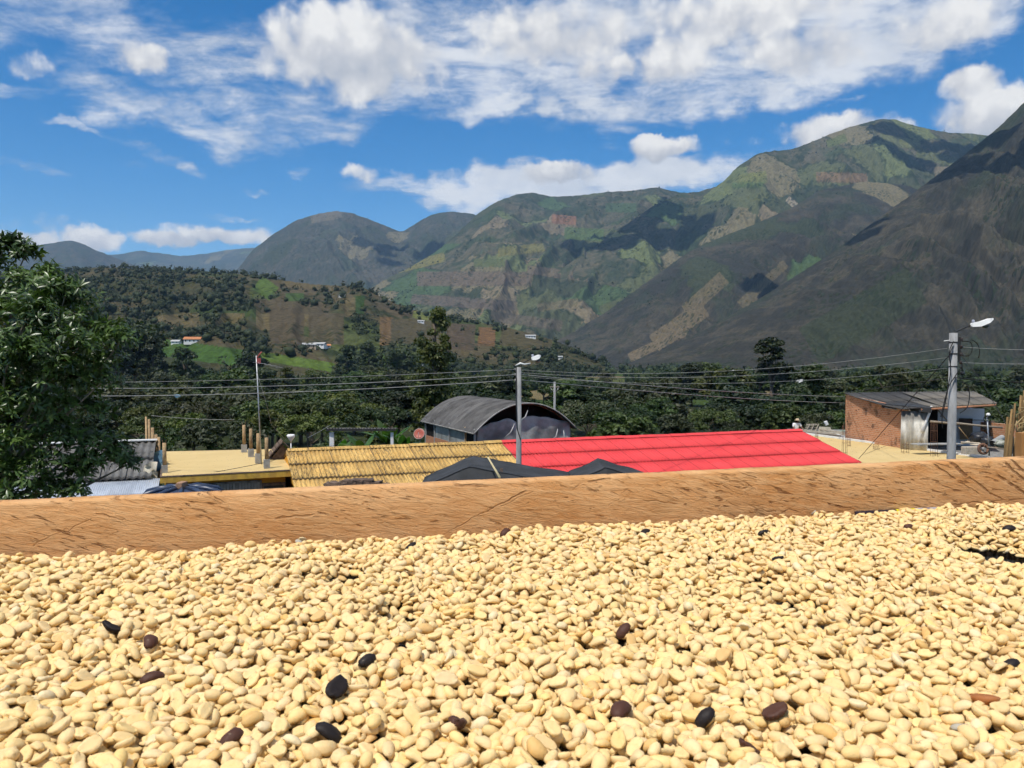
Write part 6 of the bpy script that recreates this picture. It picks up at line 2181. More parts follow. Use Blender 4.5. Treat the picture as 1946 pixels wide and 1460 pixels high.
# valley floor woods from half a kilometre on
n = 5200
d_ = rng.uniform(0, 1, n) ** 0.8 * 1750 + 470
u_ = rng.uniform(-0.85, 0.85, n)
x_ = u_ * d_
den = fbm(x_ / 150., d_ / 150., 4, 91)
open_ = (x_ / d_ > 0.02) & (x_ / d_ < 0.14) & (d_ < 1300)
keep = (rng.uniform(0, 1, n) < 0.6 + den * 1.6) & ~(open_ & (rng.uniform(0, 1, n) < .75))
x_, d_ = x_[keep], d_[keep]
pts = np.stack([x_, d_, ground_h(x_, d_)], 1)
# keep off the hill itself
pu_, pv_ = project(pts[:, 0], pts[:, 1], pts[:, 2])
foot = np.interp(pu_, [-500, 400, 800, 1150], [520, 560, 660, 900])
kk = ~((pu_ < 1150) & (pts[:, 1] > foot))
kk &= ~((pu_ > 1160) & (pts[:, 1] > np.interp(pu_, [1160, 1500, 2400], [1400, 1150, 1100])))
pts = pts[kk]
woodland('valley_wood', 'far mixed wood filling the valley floor below the mountains', pts, rng.uniform(3.5, 8.5, len(pts)), leaf_mat('wood_valley', (0.016, 0.026, 0.011), (0.050, 0.066, 0.024), rnd=0.0, scale=0.015, trans=0.0, spec=0.1), 6)
# hedgerow trees and bushes dotted over the farmed mountain faces
bp, bs = [], []
rng = np.random.default_rng(19)
for (X, D, Z, PU, PV, T, f), nb in zip(SLOPES[2:8], (150, 1100, 650, 1100, 250, 0)):
    iu = rng.integers(0, X.shape[0], nb * 9)
    it = rng.integers(3, X.shape[1] - 5, nb * 9)
    x_, d_, z_ = X[iu, it], D[iu, it], Z[iu, it]
    wt = 1 - np.abs(fbm(x_ / 210., d_ / 210., 3, 57)) * 14.0          # gathers along wandering lines, as hedges do
    wt = np.maximum(wt, 0.8 * (fbm(x_ / 330., d_ / 330., 3, 61) > 0.24))
    kp = np.where(rng.uniform(0, 1, nb * 9) < np.clip(wt, 0.012, 1))[0][:nb]
    bp.append(np.stack([x_, d_, z_], 1)[kp])
    bs.append(rng.uniform(2.0, 5.5, len(kp)) * np.clip(d_[kp] / 3800.0, 0.6, 1.4))
woodland('hedgerow_bushes', 'dark hedgerow bushes dotted over the farmed mountain faces', np.concatenate(bp), np.concatenate(bs), leaf_mat('bush_far', (0.014, 0.022, 0.011), (0.034, 0.044, 0.020), rnd=0.0, scale=0.01, trans=0.0, spec=0.05), 7, 1, 2)


# ------------------------------------------------------------------ far houses
from mathutils.bvhtree import BVHTree


def bvh_of(X, Y_, Z_):
    v = np.stack([X, Y_, Z_], -1)
    return BVHTree.FromPolygons([tuple(q) for q in v.reshape(-1, 3).tolist()], grid_faces(*X.shape).tolist())


BV = [bvh_of(HF[0][::3, ::2], HF[1][::3, ::2], HF[2][::3, ::2]), bvh_of(gx, gy, gz)]


def snap(px, py):
    """where the sight line through a picture point meets the land"""
    best = None
    for b_ in BV:
        h_ = b_.ray_cast(Vector((0, 0, CZ)), Vector(ray(px, py)).normalized())
        if h_[0] is not None and h_[0].y > 20 and (best is None or h_[0].y < best.y):
            best = h_[0]
    return best


def far_house(px, py, Y, w, h, dp, rz, wall, roof, label, gable=0.28):
    p = snap(px, py)
    if p is None or p.y > 2600:
        p = at(px, py, Y)
        p.z = float(ground_h(p.x, p.y))
    k_ = p.y / Y
    w, h, dp = w * k_, h * k_, dp * k_
    o = thing('farmhouse', label, 'house', p, 'scattered farmhouses in the valley')
    m3 = Matrix.Rotation(rz, 3, 'Z')

    def L(x, y, z):
        return p + m3 @ Vector((x, y, z))
    MB().hexa([L(-w / 2, -dp / 2, -1.5), L(w / 2, -dp / 2, -1.5), L(w / 2, dp / 2, -1.5), L(-w / 2, dp / 2, -1.5)], [L(-w / 2, -dp / 2, h), L(w / 2, -dp / 2, h), L(w / 2, dp / 2, h), L(-w / 2, dp / 2, h)]).build('wall', wall, o)
    ov = 0.6
    rz_ = h + gable * dp
    r = MB()
    a = [L(-w / 2 - ov, -dp / 2 - ov, h - .1), L(w / 2 + ov, -dp / 2 - ov, h - .1), L(w / 2 + ov, 0, rz_), L(-w / 2 - ov, 0, rz_), L(w / 2 + ov, dp / 2 + ov, h - .1), L(-w / 2 - ov, dp / 2 + ov, h - .1)]
    b = [q - UP * 0.2 for q in a]
    r.add(a + b, [(0, 1, 2, 3), (3, 2, 4, 5), (7, 6, 9, 8), (8, 9, 11, 10), (0, 6, 7, 1), (5, 4, 10, 11), (0, 3, 9, 6), (3, 5, 11, 9), (1, 7, 8, 2), (2, 8, 10, 4)])
    r.build('roof', roof, o)
    nwin = max(2, int(w / 3))
    for k in range(nwin):
        x = -w / 2 + w * (k + .5) / nwin
        q = [L(x - .5, -dp / 2 - .06, h * .35), L(x + .5, -dp / 2 - .06, h * .35), L(x + .5, -dp / 2 + .02, h * .35), L(x - .5, -dp / 2 + .02, h * .35)]
        MB().hexa(q, [v + UP * h * .4 for v in q]).build('window', m_dark, o)


mw, mt2, mg = m_white, m_terracotta, M('grey_far_roof', (0.42, 0.42, 0.41), 0.8)
far_house(367, 652, 560, 11, 2.6, 6, 0.1, mw, mt2, 'long white farmhouse with orange roof at the top of the bright green field')
far_house(335, 653, 590, 6, 1.6, 4, -0.1, mw, mg, 'low white shed beside the bright green field')
far_house(588, 662, 690, 11, 3.2, 7, 0.2, M('far_cream', (0.55, 0.42, 0.3), .8), mg, 'cream farmhouse in the cluster at the foot of the hill', .2)
far_house(608, 660, 700, 10, 3.0, 6, -0.2, mw, mg, 'white farmhouse in the cluster at the foot of the hill', .2)
far_house(621, 662, 680, 6, 2.4, 4, 0.3, mw, mt2, 'small orange-roofed farmhouse in the cluster at the foot of the hill')
far_house(1058, 682, 1000, 14, 2.6, 6, 0.0, mw, mg, 'long low white building among the valley trees', .15)
far_house(1345, 703, 600, 8, 2.8, 5, 0.3, mw, mg, 'white farmhouse below the brown mountain spur')
far_house(1395, 714, 420, 2.4, 2.2, 2.4, 0.1, mw, mg, 'tiny white hut below the brown mountain spur')
far_house(1508, 738, 330, 9, 2.2, 5, 0.2, mw, mg, 'white bungalow between the egg-shaped tree and the pointed tree')
far_house(1258, 785, 150, 5, 1.0, 4, 0.3, m_brick1, M('bright_orange_roof', (0.62, 0.20, 0.10), .8), 'orange-roofed house half hidden in the wood behind the red roof', .3)
far_house(800, 694, 620, 4, 2.2, 4, 0.3, mw, mg, 'small pale hut beside the slender poplar')
far_house(486, 521, 1440, 12, 4, 7, 0.1, mw, mg, 'white house on the crest of the low hill', .15)
far_house(258, 508, 1480, 12, 3, 7, 0.1, mw, mg, 'pale house on the wooded crest of the low hill', .15)
far_house(650, 565, 1150, 9, 3, 5, 0.1, mw, mg, 'pale house on the flank of the low hill', .2)
far_house(800, 614, 1000, 8, 2.5, 5, 0.1, mw, mg, 'small white house on the brown flank of the low hill', .2)
far_house(1008, 643, 960, 12, 3, 6, 0.1, mw, mg, 'pale house at the tail of the low hill', .2)


# ------------------------------------------------------------------ clouds added out of view to cast shade on the slopes
m_cloud = M('cloud_white', (0.9, 0.9, 0.92), 1.0, 0.0, var=0.03)


def cloud(px, py, Y, alt, sx, sy, sz, seed, label):
    q = at(px, py, Y)
    c = q + SUN * ((alt - q.z) / SUN.z)
    rng = np.random.default_rng(seed)
    VV, FF = [], []
    nu_, nv_ = 20, 11
    b = 0
    for k in range(16):
        a = rng.uniform(0, 6.28)
        r_ = math.sqrt(rng.uniform(0, 1))
        o = np.array([c.x + math.cos(a) * r_ * sx, c.y + math.sin(a) * r_ * sy, c.z + rng.uniform(0, 1) * sz * (1 - r_ * .6)])
        rad = rng.uniform(.22, .42) * min(sx, sy)
        uu, vv = np.meshgrid(np.linspace(0, 2 * np.pi, nu_), np.linspace(0, np.pi, nv_), indexing='ij')
        d = np.stack([np.sin(vv) * np.cos(uu), np.sin(vv) * np.sin(uu), np.cos(vv)], -1)
        kx = 1 + .35 * fbm(d[..., 0] * 2.5 + k, d[..., 1] * 2.5 + d[..., 2] * 2, 3, seed + k)
        p = o + d * (rad * kx)[..., None] * np.array([1, 1, .6])
        VV.append(p.reshape(-1, 3))
        FF.append(grid_faces(nu_, nv_) + b)
        b += nu_ * nv_
    o = link_mesh('cloud', np_mesh('cloud', np.concatenate(VV), np.concatenate(FF), True), m_cloud)
    tag(o, label, 'cloud', 'unseen clouds added for their shade')


cloud(1235, 500, 4300, 2500, 330, 420, 140, 1, 'unseen cloud added to shade the ravine')
cloud(1950, 420, 2300, 1750, 260, 330, 120, 2, 'unseen cloud added to shade the dark brown mountain')
cloud(1560, 560, 2300, 1850, 170, 300, 100, 8, 'unseen cloud added to shade the brown spur')
cloud(760, 470, 6200, 4000, 300, 420, 160, 4, 'unseen cloud added to shade the dome mountains')
cloud(1340, 390, 5200, 3200, 220, 300, 140, 5, 'unseen cloud added to shade the green peak')
cloud(1760, 290, 4400, 2950, 260, 260, 140, 7, 'unseen cloud added to shade the high saddle')

# ------------------------------------------------------------------ haze: the valley air
hz = MB().box((0, 5000, 770), (30000, 29000, 1640)).build('haze', None)
tag(hz, 'thin blue valley haze between the village and the mountains', 'haze', kind='stuff')
mh = bpy.data.materials.new('valley_air')
mh.use_nodes = True
nt = mh.node_tree
nt.nodes.clear()
om = nt.nodes.new('ShaderNodeOutputMaterial')
pv = nt.nodes.new('ShaderNodeVolumePrincipled')
pv.inputs['Color'].default_value = (0.40, 0.66, 1.0, 1)
pv.inputs['Density'].default_value = 4.2e-5
pv.inputs['Anisotropy'].default_value = 0.0
nt.links.new(pv.outputs[0], om.inputs['Volume'])
hz.data.materials.append(mh)

# ------------------------------------------------------------------ the drying bed: rough board, black net, supports
HB = 0.142
ZB = CZ - HB                       # level of the net
bl = at_z(0, 1074, ZB + 0.004)
brr = at_z(1946, 968, ZB + 0.004)
bdv = (brr - bl)
bdv.z = 0
bdv.normalize()
bnv = Vector((-bdv.y, bdv.x, 0))
zl = at(0, 958, bl.y).z
zr_ = at(1946, 872, brr.y).z
ext = 0.75
bed = thing('drying_bed', 'raised coffee drying bed with black net and rough orange board', 'drying bed', Vector((0, 0.3, CZ - 1.1)))


KERFS = [(1772, 880, 1818, 913, .0011, .9), (1818, 913, 1861, 940, .0008, .6), (1805, 878, 1840, 908, .0022, 1.0), (1838, 906, 1908, 953, .0012, .9), (1908, 878, 1960, 924, .0020, 1.0), (1891, 901, 1955, 942, .0020, .9), (1921, 872, 1960, 908, .0016, 1.0),
         (1798, 960, 1960, 947, .0006, .8), (845, 1016, 925, 970, .0006, .6), (920, 974, 1003, 932, .0009, .85), (950, 965, 1015, 932, .0005, .5), (130, 1010, 175, 985, .0006, .5), (60, 1040, 130, 1000, .0005, .4), (860, 922, 930, 925, .0016, .6), (180, 975, 240, 990, .0008, .5),
         (380, 935, 430, 958, .0009, .55), (1115, 915, 1165, 908, .0013, .6), (1420, 960, 1470, 975, .0007, .5), (520, 985, 600, 978, .0012, .5), (1220, 950, 1290, 958, .0008, .5), (1405, 900, 1440, 910, .0008, .6), (1540, 895, 1600, 920, .0005, .5)]


def board_uv(px, py):
    d = Vector(ray(px, py))
    n = bnv
    t = (Vector((bl.x, bl.y, ZB)) - Vector((0, 0, CZ))).dot(n) / d.dot(n)
    p = Vector((0, 0, CZ)) + d * t
    return (p - bl).dot(bdv), p.z - ZB


def board_mat():
    m, g, b = new_mat('rough_sawn_board')

    def turned(v_, rot, scale, loc=(0, 0, 0)):
        return g.mapping(g.mapping(v_, rot=(0, 0, R(rot))), loc=loc, scale=scale)
    tc = g.node('ShaderNodeTexCoord')
    ob = tc.outputs['Object']           # local: x along, z up
    x, y, z = g.sep(ob)
    xz = g.comb(x, z, y)
    big = g.noise(g.mapping(xz, scale=(9, 16, 9)), 1.0, 5, 0.62)
    grain = g.noise(turned(xz, 9, (34, 170, 26)), 1.0, 6, 0.70, 0.8)
    fib = g.noise(turned(xz, 14, (160, 900, 90)), 1.0, 3, 0.65, 0.3)
    c = g.mix(g.smooth(big, 0.34, 0.66), (0.66, 0.365, 0.160), (0.52, 0.245, 0.085))
    c = g.mix(g.smooth(grain, 0.38, 0.64, 0, 0.5), c, (0.70, 0.43, 0.21))
    c = g.mix(g.smooth(g.noise(g.mapping(xz, scale=(11, 26, 9)), 1.0, 4, 0.6), 0.56, 0.72, 0, 0.6), c, (0.40, 0.21, 0.085))
    # short torn saw marks, three families at different slants
    s1 = None
    for (rot, loc_, sc1, sc2, lo, mlo, st) in ((13, (3, 1, 0), 60, 420, 0.585, 0.46, 1.0), (24, (9, 5, 0), 48, 380, 0.60, 0.50, 0.9), (-26, (5, 8, 0), 40, 460, 0.615, 0.54, 0.8), (4, (1, 12, 0), 70, 300, 0.61, 0.50, 0.9)):
        mk = g.smooth(g.noise(g.mapping(xz, loc=loc_, scale=(10, 20, 9)), 1.0, 3, 0.6), mlo, mlo + 0.13)
        n_ = g.noise(turned(xz, rot, (sc1, sc2, 30), loc_), 1.0, 3, 0.6, 0.4)
        s_ = g.math('MULTIPLY', g.smooth(n_, lo, lo + 0.09, 0, st), mk)
        s1 = s_ if s1 is None else g.math('MAXIMUM', s1, s_)
    s2 = g.math('MULTIPLY', s1, 0.5)
    # single kerfs and creases, each where the saw left it
    wav = g.math('MULTIPLY', g.math('SUBTRACT', g.noise(g.mapping(xz, scale=(60, 60, 60)), 1.0, 2, 0.6), 0.5), 0.006)
    s3 = None
    for (xa, ya, xb, yb, wd, st) in KERFS:
        (ua, za), (ub, zb_) = board_uv(xa, ya), board_uv(xb, yb)
        cu_, cz_ = (ua + ub) / 2, (za + zb_) / 2
        hl = math.hypot(ub - ua, zb_ - za) / 2
        cx_, sx_ = (ub - ua) / 2 / hl, (zb_ - za) / 2 / hl
        kx = g.math('SUBTRACT', x, cu_)
        kz = g.math('SUBTRACT', z, cz_)
        dl = g.math('ADD', g.math('ADD', g.math('MULTIPLY', kx, -sx_), g.math('MULTIPLY', kz, cx_)), wav)
        al_ = g.math('ADD', g.math('MULTIPLY', kx, cx_), g.math('MULTIPLY', kz, sx_))
        k_ = g.math('MULTIPLY', g.smooth(g.math('ABSOLUTE', dl), wd, wd * 0.25), g.smooth(g.math('ABSOLUTE', al_), hl, hl * 0.75, 0, st))
        s3 = k_ if s3 is None else g.math('MAXIMUM', s3, k_)
    s3 = g.math('MULTIPLY', s3, g.smooth(g.noise(g.mapping(xz, scale=(90, 220, 90)), 1.0, 2, 0.6), 0.30, 0.55, 0.35, 1.0))
    sc_ = g.math('MAXIMUM', g.math('MAXIMUM', s1, g.math('MULTIPLY', s2, 0.8)), s3)
    c = g.mix(g.math('MULTIPLY', sc_, 0.80), c, (0.19, 0.075, 0.028))
    k = g.smooth(fib, 0.2, 0.8, 0.86, 1.14, 'LINEAR')
    c = g.mix(1.0, c, g.comb(k, k, k), 'MULTIPLY')
    g.put(b.inputs['Base Color'], c)
    b.inputs['Roughness'].default_value = 0.9
    b.inputs['Specular IOR Level'].default_value = 0.15
    bn = g.node('ShaderNodeBump')
    bn.inputs['Strength'].default_value = 0.75
    bn.inputs['Distance'].default_value = 0.004
    h = g.math('SUBTRACT', g.math('ADD', g.math('MULTIPLY', grain, 0.7), g.math('MULTIPLY', fib, 0.25)), g.math('MULTIPLY', sc_, 0.9))
    g.put(bn.inputs['Height'], h)
    g.l.new(bn.outputs[0], b.inputs['Normal'])
    return m


def side_board():
    """local frame: x along the board from the frame's picture edge, y through it, z up from the net"""
    L = (brr - bl).length
    xs = np.linspace(-ext, L + ext, 230)
    zt = np.interp(xs, [0, L], [zl - ZB, zr_ - ZB])
    zt = (zl - ZB) + (zr_ - zl) * xs / L
    zt = zt + 0.0007 * fbm(xs * 24, xs * 0 + 1, 4, 3)
    th_ = 0.018
    rows = [(-0.002, -0.055), (0.0, -0.0), (0.0, 0.5), (0.0, 0.965), (0.0016, 1.0), (th_ - 0.002, 1.0), (th_, 0.96), (th_, -0.055)]
    vs = []
    for x, t_ in zip(xs, zt):
        for k, (y, f) in enumerate(rows):
            z = f * t_ if f >= 0 else f
            rough = 0.0006 * noise2(np.array([x * 130.]), np.array([z * 300.]), 2)[0]
            vs.append((x, y + rough, z))
    nr_ = len(rows)
    f = grid_faces(len(xs), nr_)
    last = np.array([[i * nr_ + nr_ - 1, (i + 1) * nr_ + nr_ - 1, (i + 1) * nr_, i * nr_] for i in range(len(xs) - 1)])
    me_ = np_mesh('side_board', vs, np.concatenate([f, last]), False)
    m_ = frame_matrix(Vector((bl.x, bl.y, ZB)), bdv, bnv)
    return place(me_, 'side_board', board_mat(), m_, bed)


side_board()


def net_mat():
    m, g, b = new_mat('black_net')
    tc = g.node('ShaderNodeTexCoord')
    v = g.mapping(tc.outputs['Object'], rot=(0, 0, R(31)))
    x, y, z = g.sep(v)
    a = g.math('SINE', g.math('MULTIPLY', x, 2 * math.pi / 0.0031))
    c_ = g.math('SINE', g.math('MULTIPLY', y, 2 * math.pi / 0.0046))
    h = g.math('MAXIMUM', a, g.math('MULTIPLY', c_, 0.5))
    c = g.mix(g.smooth(h, 0.2, 0.95), (0.008, 0.009, 0.010), (0.042, 0.046, 0.050))
    g.put(b.inputs['Base Color'], c)
    b.inputs['Roughness'].default_value = 0.45
    b.inputs['Specular IOR Level'].default_value = 0.4
    bn = g.node('ShaderNodeBump')
    bn.inputs['Strength'].default_value = 0.9
    bn.inputs['Distance'].default_value = 0.0012
    g.put(bn.inputs['Height'], h)
    g.l.new(bn.outputs[0], b.inputs['Normal'])
    return m


nx0, nx1, ny0 = -1.0, 1.35, -0.12


def board_y(x):
    return bl.y + (x - bl.x) * bdv.y / bdv.x


vs = []
for i in range(41):
    x = nx0 + (nx1 - nx0) * i / 40
    for j in range(21):
        y = ny0 + (board_y(x) - 0.001 - ny0) * j / 20
        vs.append((x, y, ZB - 0.003 - 0.002 * math.sin(j / 20 * math.pi)))
link_mesh('net', np_mesh('net', vs, grid_faces(41, 21), True), net_mat(), bed)
mbm = M('bed_timber', (0.46, 0.25, 0.10), .85, .2, scale=6, col2=(0.34, 0.17, 0.07))
for x in (-0.85, 0.1, 1.2):
    for y in (-0.08, 0.36):
        MB().box((x, y, (CZ - 1.1 + ZB - 0.05) / 2), (0.05, 0.05, ZB - 0.05 - CZ + 1.1)).build('leg', mbm, bed)
    MB().box((x, 0.16, ZB - 0.03), (0.045, 0.60, 0.04)).build('cross_beam', mbm, bed)

# printed plastic strip at the foot of the board
st_ = thing('plastic_strip', 'printed yellow and purple plastic strip tucked under the board', 'strip', at_z(1770, 985, ZB))
for (x0, x1, col_, nm) in ((1665, 1748, (0.03, 0.02, 0.03), 'dark_band'), (1748, 1788, (0.80, 0.72, 0.02), 'yellow_band'), (1788, 1802, (0.50, 0.50, 0.52), 'grey_band'), (1802, 1818, (0.26, 0.24, 0.32), 'purple_band'), (1818, 1856, (0.42, 0.41, 0.44), 'grey_band')):
    a = at(x0, 984, 0.6)
    xa, xb = [at_z(q, 985 - (q - 1700) * .045, ZB + 0.012).x for q in (x0, x1)]
    A0 = Vector((xa, board_y(xa) - 0.0035, ZB))
    B0 = Vector((xb, board_y(xb) - 0.0035, ZB))
    MB().hexa([A0 - bnv * .004, B0 - bnv * .004, B0, A0], [A0 + UP * .0105, B0 + UP * .0105, B0 + UP * .0105 + bnv * .002, A0 + UP * .0105 + bnv * .002]).build(nm, M('strip_' + nm + str(x0), col_, 0.5, 0.4, var=.1), st_)


# ------------------------------------------------------------------ the beans
def bean_shape(nseg, nring, variant):
    """long axis x, flat grooved side -z. returns verts (metres), tri faces"""
    r = np.random.default_rng(900 + variant)
    a, b, cu, cd = 3.95e-3 * r.uniform(.92, 1.08), 2.45e-3 * r.uniform(.92, 1.08), 2.05e-3 * r.uniform(.9, 1.12), 0.9e-3 * r.uniform(.8, 1.3)
    if variant == 4:
        a, b, cu, cd = 3.2e-3, 2.3e-3, 2.2e-3, 2.0e-3       # peaberry
    bend = (0.05, -0.12, 0.16, 0.26, 0.0, -0.20)[variant]
    vs = [(a, 0, 0)]
    for i in range(1, nring):
        ph = math.pi * i / nring
        x = a * math.cos(ph)
        rr_ = math.sin(ph) ** 0.82
        for k in range(nseg):
            t = 2 * math.pi * k / nseg - math.pi / 2
            y = b * rr_ * math.cos(t)
            s = math.sin(t)
            z = (cu if s > 0 else cd) * rr_ * s
            if variant != 4 and s < 0:
                z += 0.95e-3 * rr_ * math.exp(-(y / 0.5e-3) ** 2)
            y += bend * (x * x / a - a * .4)
            z -= 0.3e-3 * (x / a) ** 2
            vs.append((x, y, z))
    vs.append((-a, 0, 0))
    fs = []
    for k in range(nseg):
        k2 = (k + 1) % nseg
        fs.append((0, 1 + k, 1 + k2))
        for i in range(nring - 2):
            p, q = 1 + i * nseg, 1 + (i + 1) * nseg
            fs += [(p + k, q + k, q + k2), (p + k, q + k2, p + k2)]
        p = 1 + (nring - 2) * nseg
        fs.append((p + k, len(vs) - 1, p + k2))
    v = np.array(vs)
    v += 0.00010 * np.random.default_rng(variant).normal(size=v.shape)
    return v, np.array(fs), (a, b, cu, cd)


NVAR = 6
SH = [[bean_shape(12, 7, k) for k in range(NVAR)], [bean_shape(8, 5, k) for k in range(NVAR)], [bean_shape(6, 4, k) for k in range(NVAR)], [bean_shape(6, 3, k) for k in range(NVAR)]]


def deposit():
    rng = np.random.default_rng(42)
    cell = 0.00075
    x0, x1, y0, y1 = -0.98, 1.20, 0.13, 0.94
    W, Hh = int((x1 - x0) / cell), int((y1 - y0) / cell)
    Hm = np.zeros((W, Hh), np.float32)
    Id = np.full((W, Hh), -1, np.int32)
    holes = []
    for (px, py, rx, ry) in ((765, 1192, 30, 13), (652, 1118, 26, 11), (1450, 1128, 34, 9), (1520, 1176, 40, 12), (1640, 1212, 22, 12), (1690, 1218, 14, 8), (1905, 1068, 58, 18), (1850, 1054, 36, 7), (1560, 1196, 12, 6), (500, 1100, 10, 4), (1330, 1150, 10, 4), (1040, 1250, 8, 5)):
        c = at_z(px, py, ZB)
        ex = at_z(px + rx, py, ZB).x - c.x
        ey = (at_z(px, py - ry, ZB).y - at_z(px, py + ry, ZB).y) / 2
        holes.append((c.x, c.y, ex, ey))
    holes = np.array(holes)
    beans = []
    N = 66000
    PX = rng.uniform(x0 + .01, x1 - .01, N * 5)
    PY = rng.uniform(y0 + .01, y1 - .01, N * 5)
    ok = (np.abs(PX - 0.0) < 0.655 * PY + 0.30) & (PY < bl.y + (PX - bl.x) * bdv.y / bdv.x - 0.0043)
    PX, PY = PX[ok], PY[ok]
    hq = np.min(((PX[:, None] - holes[:, 0]) / holes[:, 2] / 1.15) ** 2 + ((PY[:, None] - holes[:, 1]) / holes[:, 3] / 1.3) ** 2, axis=1)
    thin = fbm(PX * 14, PY * 14, 3, 12)
    ok = (hq > rng.uniform(0.75, 1.1, len(hq)))
    PX, PY, thin, hq = PX[ok], PY[ok], thin[ok], hq[ok]
    ci = 0
    specials = [(698, 1276, 'black', .9), (640, 1330, 'black', 1.2), (625, 1398, 'black', 0.1), (289, 1300, 'brown', .6), (215, 1206, 'black', .2), (1180, 1358, 'brown', 1.0), (1340, 1384, 'black', .3), (1472, 1378, 'brown', .2), (1225, 1016, 'black', 1.0), (1450, 1018, 'black', .3),
                (1185, 1212, 'brown', .5), (285, 1230, 'brown', 2.0), (870, 1378, 'brown', 1.5), (1920, 1268, 'black', .2), (1425, 1430, 'brown', .5), (1870, 1340, 'orange', -.9), (1728, 1008, 'brown', .2), (960, 1020, 'brown', 1.0), (780, 1046, 'black', .8), (1918, 1014, 'black', .3), (1478, 1068, 'black', .4), (440, 1408, 'brown', .9)]
    total = N + len(specials)
    n_t = len(PX) // 3
    for it in range(total):
        spec = it >= N
        if spec:
            sx, sy, kind, yaw = specials[it - N]
            c = at_z(sx, sy, ZB + 0.010)
            px, py = c.x, c.y
        else:
            # drop where the heap is lowest of three tries
            best = None
            for _ in range(3):
                j = ci % len(PX)
                ci += 1
                i_, j_ = int((PX[j] - x0) / cell), int((PY[j] - y0) / cell)
                h = Hm[i_, j_] - 0.0035 * thin[j]
                if best is None or h < best[0]:
                    best = (h, PX[j], PY[j], hq[j])
            px, py = best[1], best[2]
            yaw = rng.uniform(0, 2 * math.pi)
            kind = None
        var = int(rng.integers(0, NVAR))
        if spec and var == 4:
            var = 0
        a, b, cu, cd = SH[0][var][2]
        s = rng.normal(1.0, 0.085)
        s = min(max(s, .72), 1.25) * (1.32 if spec else 1)
        flip = rng.uniform() < 0.36
        if flip:
            cu, cd = cd, cu
        a, b, cu, cd = a * s, b * s, cu * s, cd * s
        ca, sa = math.cos(yaw), math.sin(yaw)
        i_, j_ = int((px - x0) / cell), int((py - y0) / cell)
        rad = int(a * 1.15 / cell) + 1
        ia, ib, ja, jb = max(i_ - rad, 0), min(i_ + rad + 1, W), max(j_ - rad, 0), min(j_ + rad + 1, Hh)
        if ib - ia < 3 or jb - ja < 3:
            continue
        gx_ = (np.arange(ia, ib) + .5) * cell + x0 - px
        gy_ = (np.arange(ja, jb) + .5) * cell + y0 - py
        GX, GY = gx_[:, None], gy_[None]
        U = (GX * ca + GY * sa) / a
        V_ = (-GX * sa + GY * ca) / b
        q = U * U + V_ * V_
        ins_ = q < 1.0
        if ins_.sum() < 4:
            continue
        h = Hm[ia:ib, ja:jb]
        w_ = ins_ * (1 - q * .5)
        sw = w_.sum()
        hm = (h * w_).sum() / sw
        su = ((h - hm) * U * w_).sum() / ((U * U * w_).sum() + 1e-9) / a
        sv = ((h - hm) * V_ * w_).sum() / ((V_ * V_ * w_).sum() + 1e-9) / b
        tu = max(-.85, min(.85, su)) * .85 + rng.normal(0, .10)
        tv = max(-.85, min(.85, sv)) * .85 + rng.normal(0, .12)
        if rng.uniform() < 0.05:
            tv += rng.choice((-1, 1)) * rng.uniform(.6, 1.2)
        plane = tu * U * a + tv * V_ * b
        dome = np.sqrt(np.clip(1 - q, 0, 1))
        gap = (h - plane + cd * dome)[ins_]
        z0 = float(np.partition(gap, int(len(gap) * .66))[int(len(gap) * .66)])
        z0 = max(z0, cd * 0.9)
        lim = 0.0150 if spec else min(0.0150, 0.0028 + 0.0065 * max(0.0, best[3] - 1.0))
        if z0 > (lim if not spec else 0.03):
            continue
        top = z0 + plane + cu * dome
        m_ = ins_ & (top > h)
        h[m_] = top[m_]
        Id[ia:ib, ja:jb][m_] = len(beans)
        # rotation: yaw, then tilt to the local surface
        X_ = Vector((ca, sa, tu)).normalized()
        Y_ = Vector((-sa, ca, tv))
        Y_ = (Y_ - X_ * X_.dot(Y_)).normalized()
        Z_ = X_.cross(Y_)
        if flip:
            Y_, Z_ = -Y_, -Z_
        beans.append((px, py, ZB + z0, X_, Y_, Z_, s, var, kind))
    vis = np.bincount(Id[Id >= 0].ravel(), minlength=len(beans))
    return beans, vis


beans, vis = deposit()


def bean_color(rng, kind=None):
    if kind == 'black':
        return (0.016, 0.011, 0.010)
    if kind == 'brown':
        return (0.075, 0.030, 0.018)
    if kind == 'orange':
        return (0.36, 0.13, 0.04)
    base = np.array([0.79, 0.565, 0.262])
    k = rng.normal(1.0, 0.045)
    warm = rng.normal(0, 0.03)
    c = base * k * np.array([1 + warm * .4, 1, 1 - warm * 2.2])
    if rng.uniform() < 0.05:
        c = c * np.array([.86, .76, .62])
    if rng.uniform() < 0.04:
        c = np.array([0.78, 0.62, 0.36])
    if rng.uniform() < 0.0012:
        c = np.array([0.42, 0.38, 0.30])
    return tuple(np.clip(c, 0.01, 0.9))


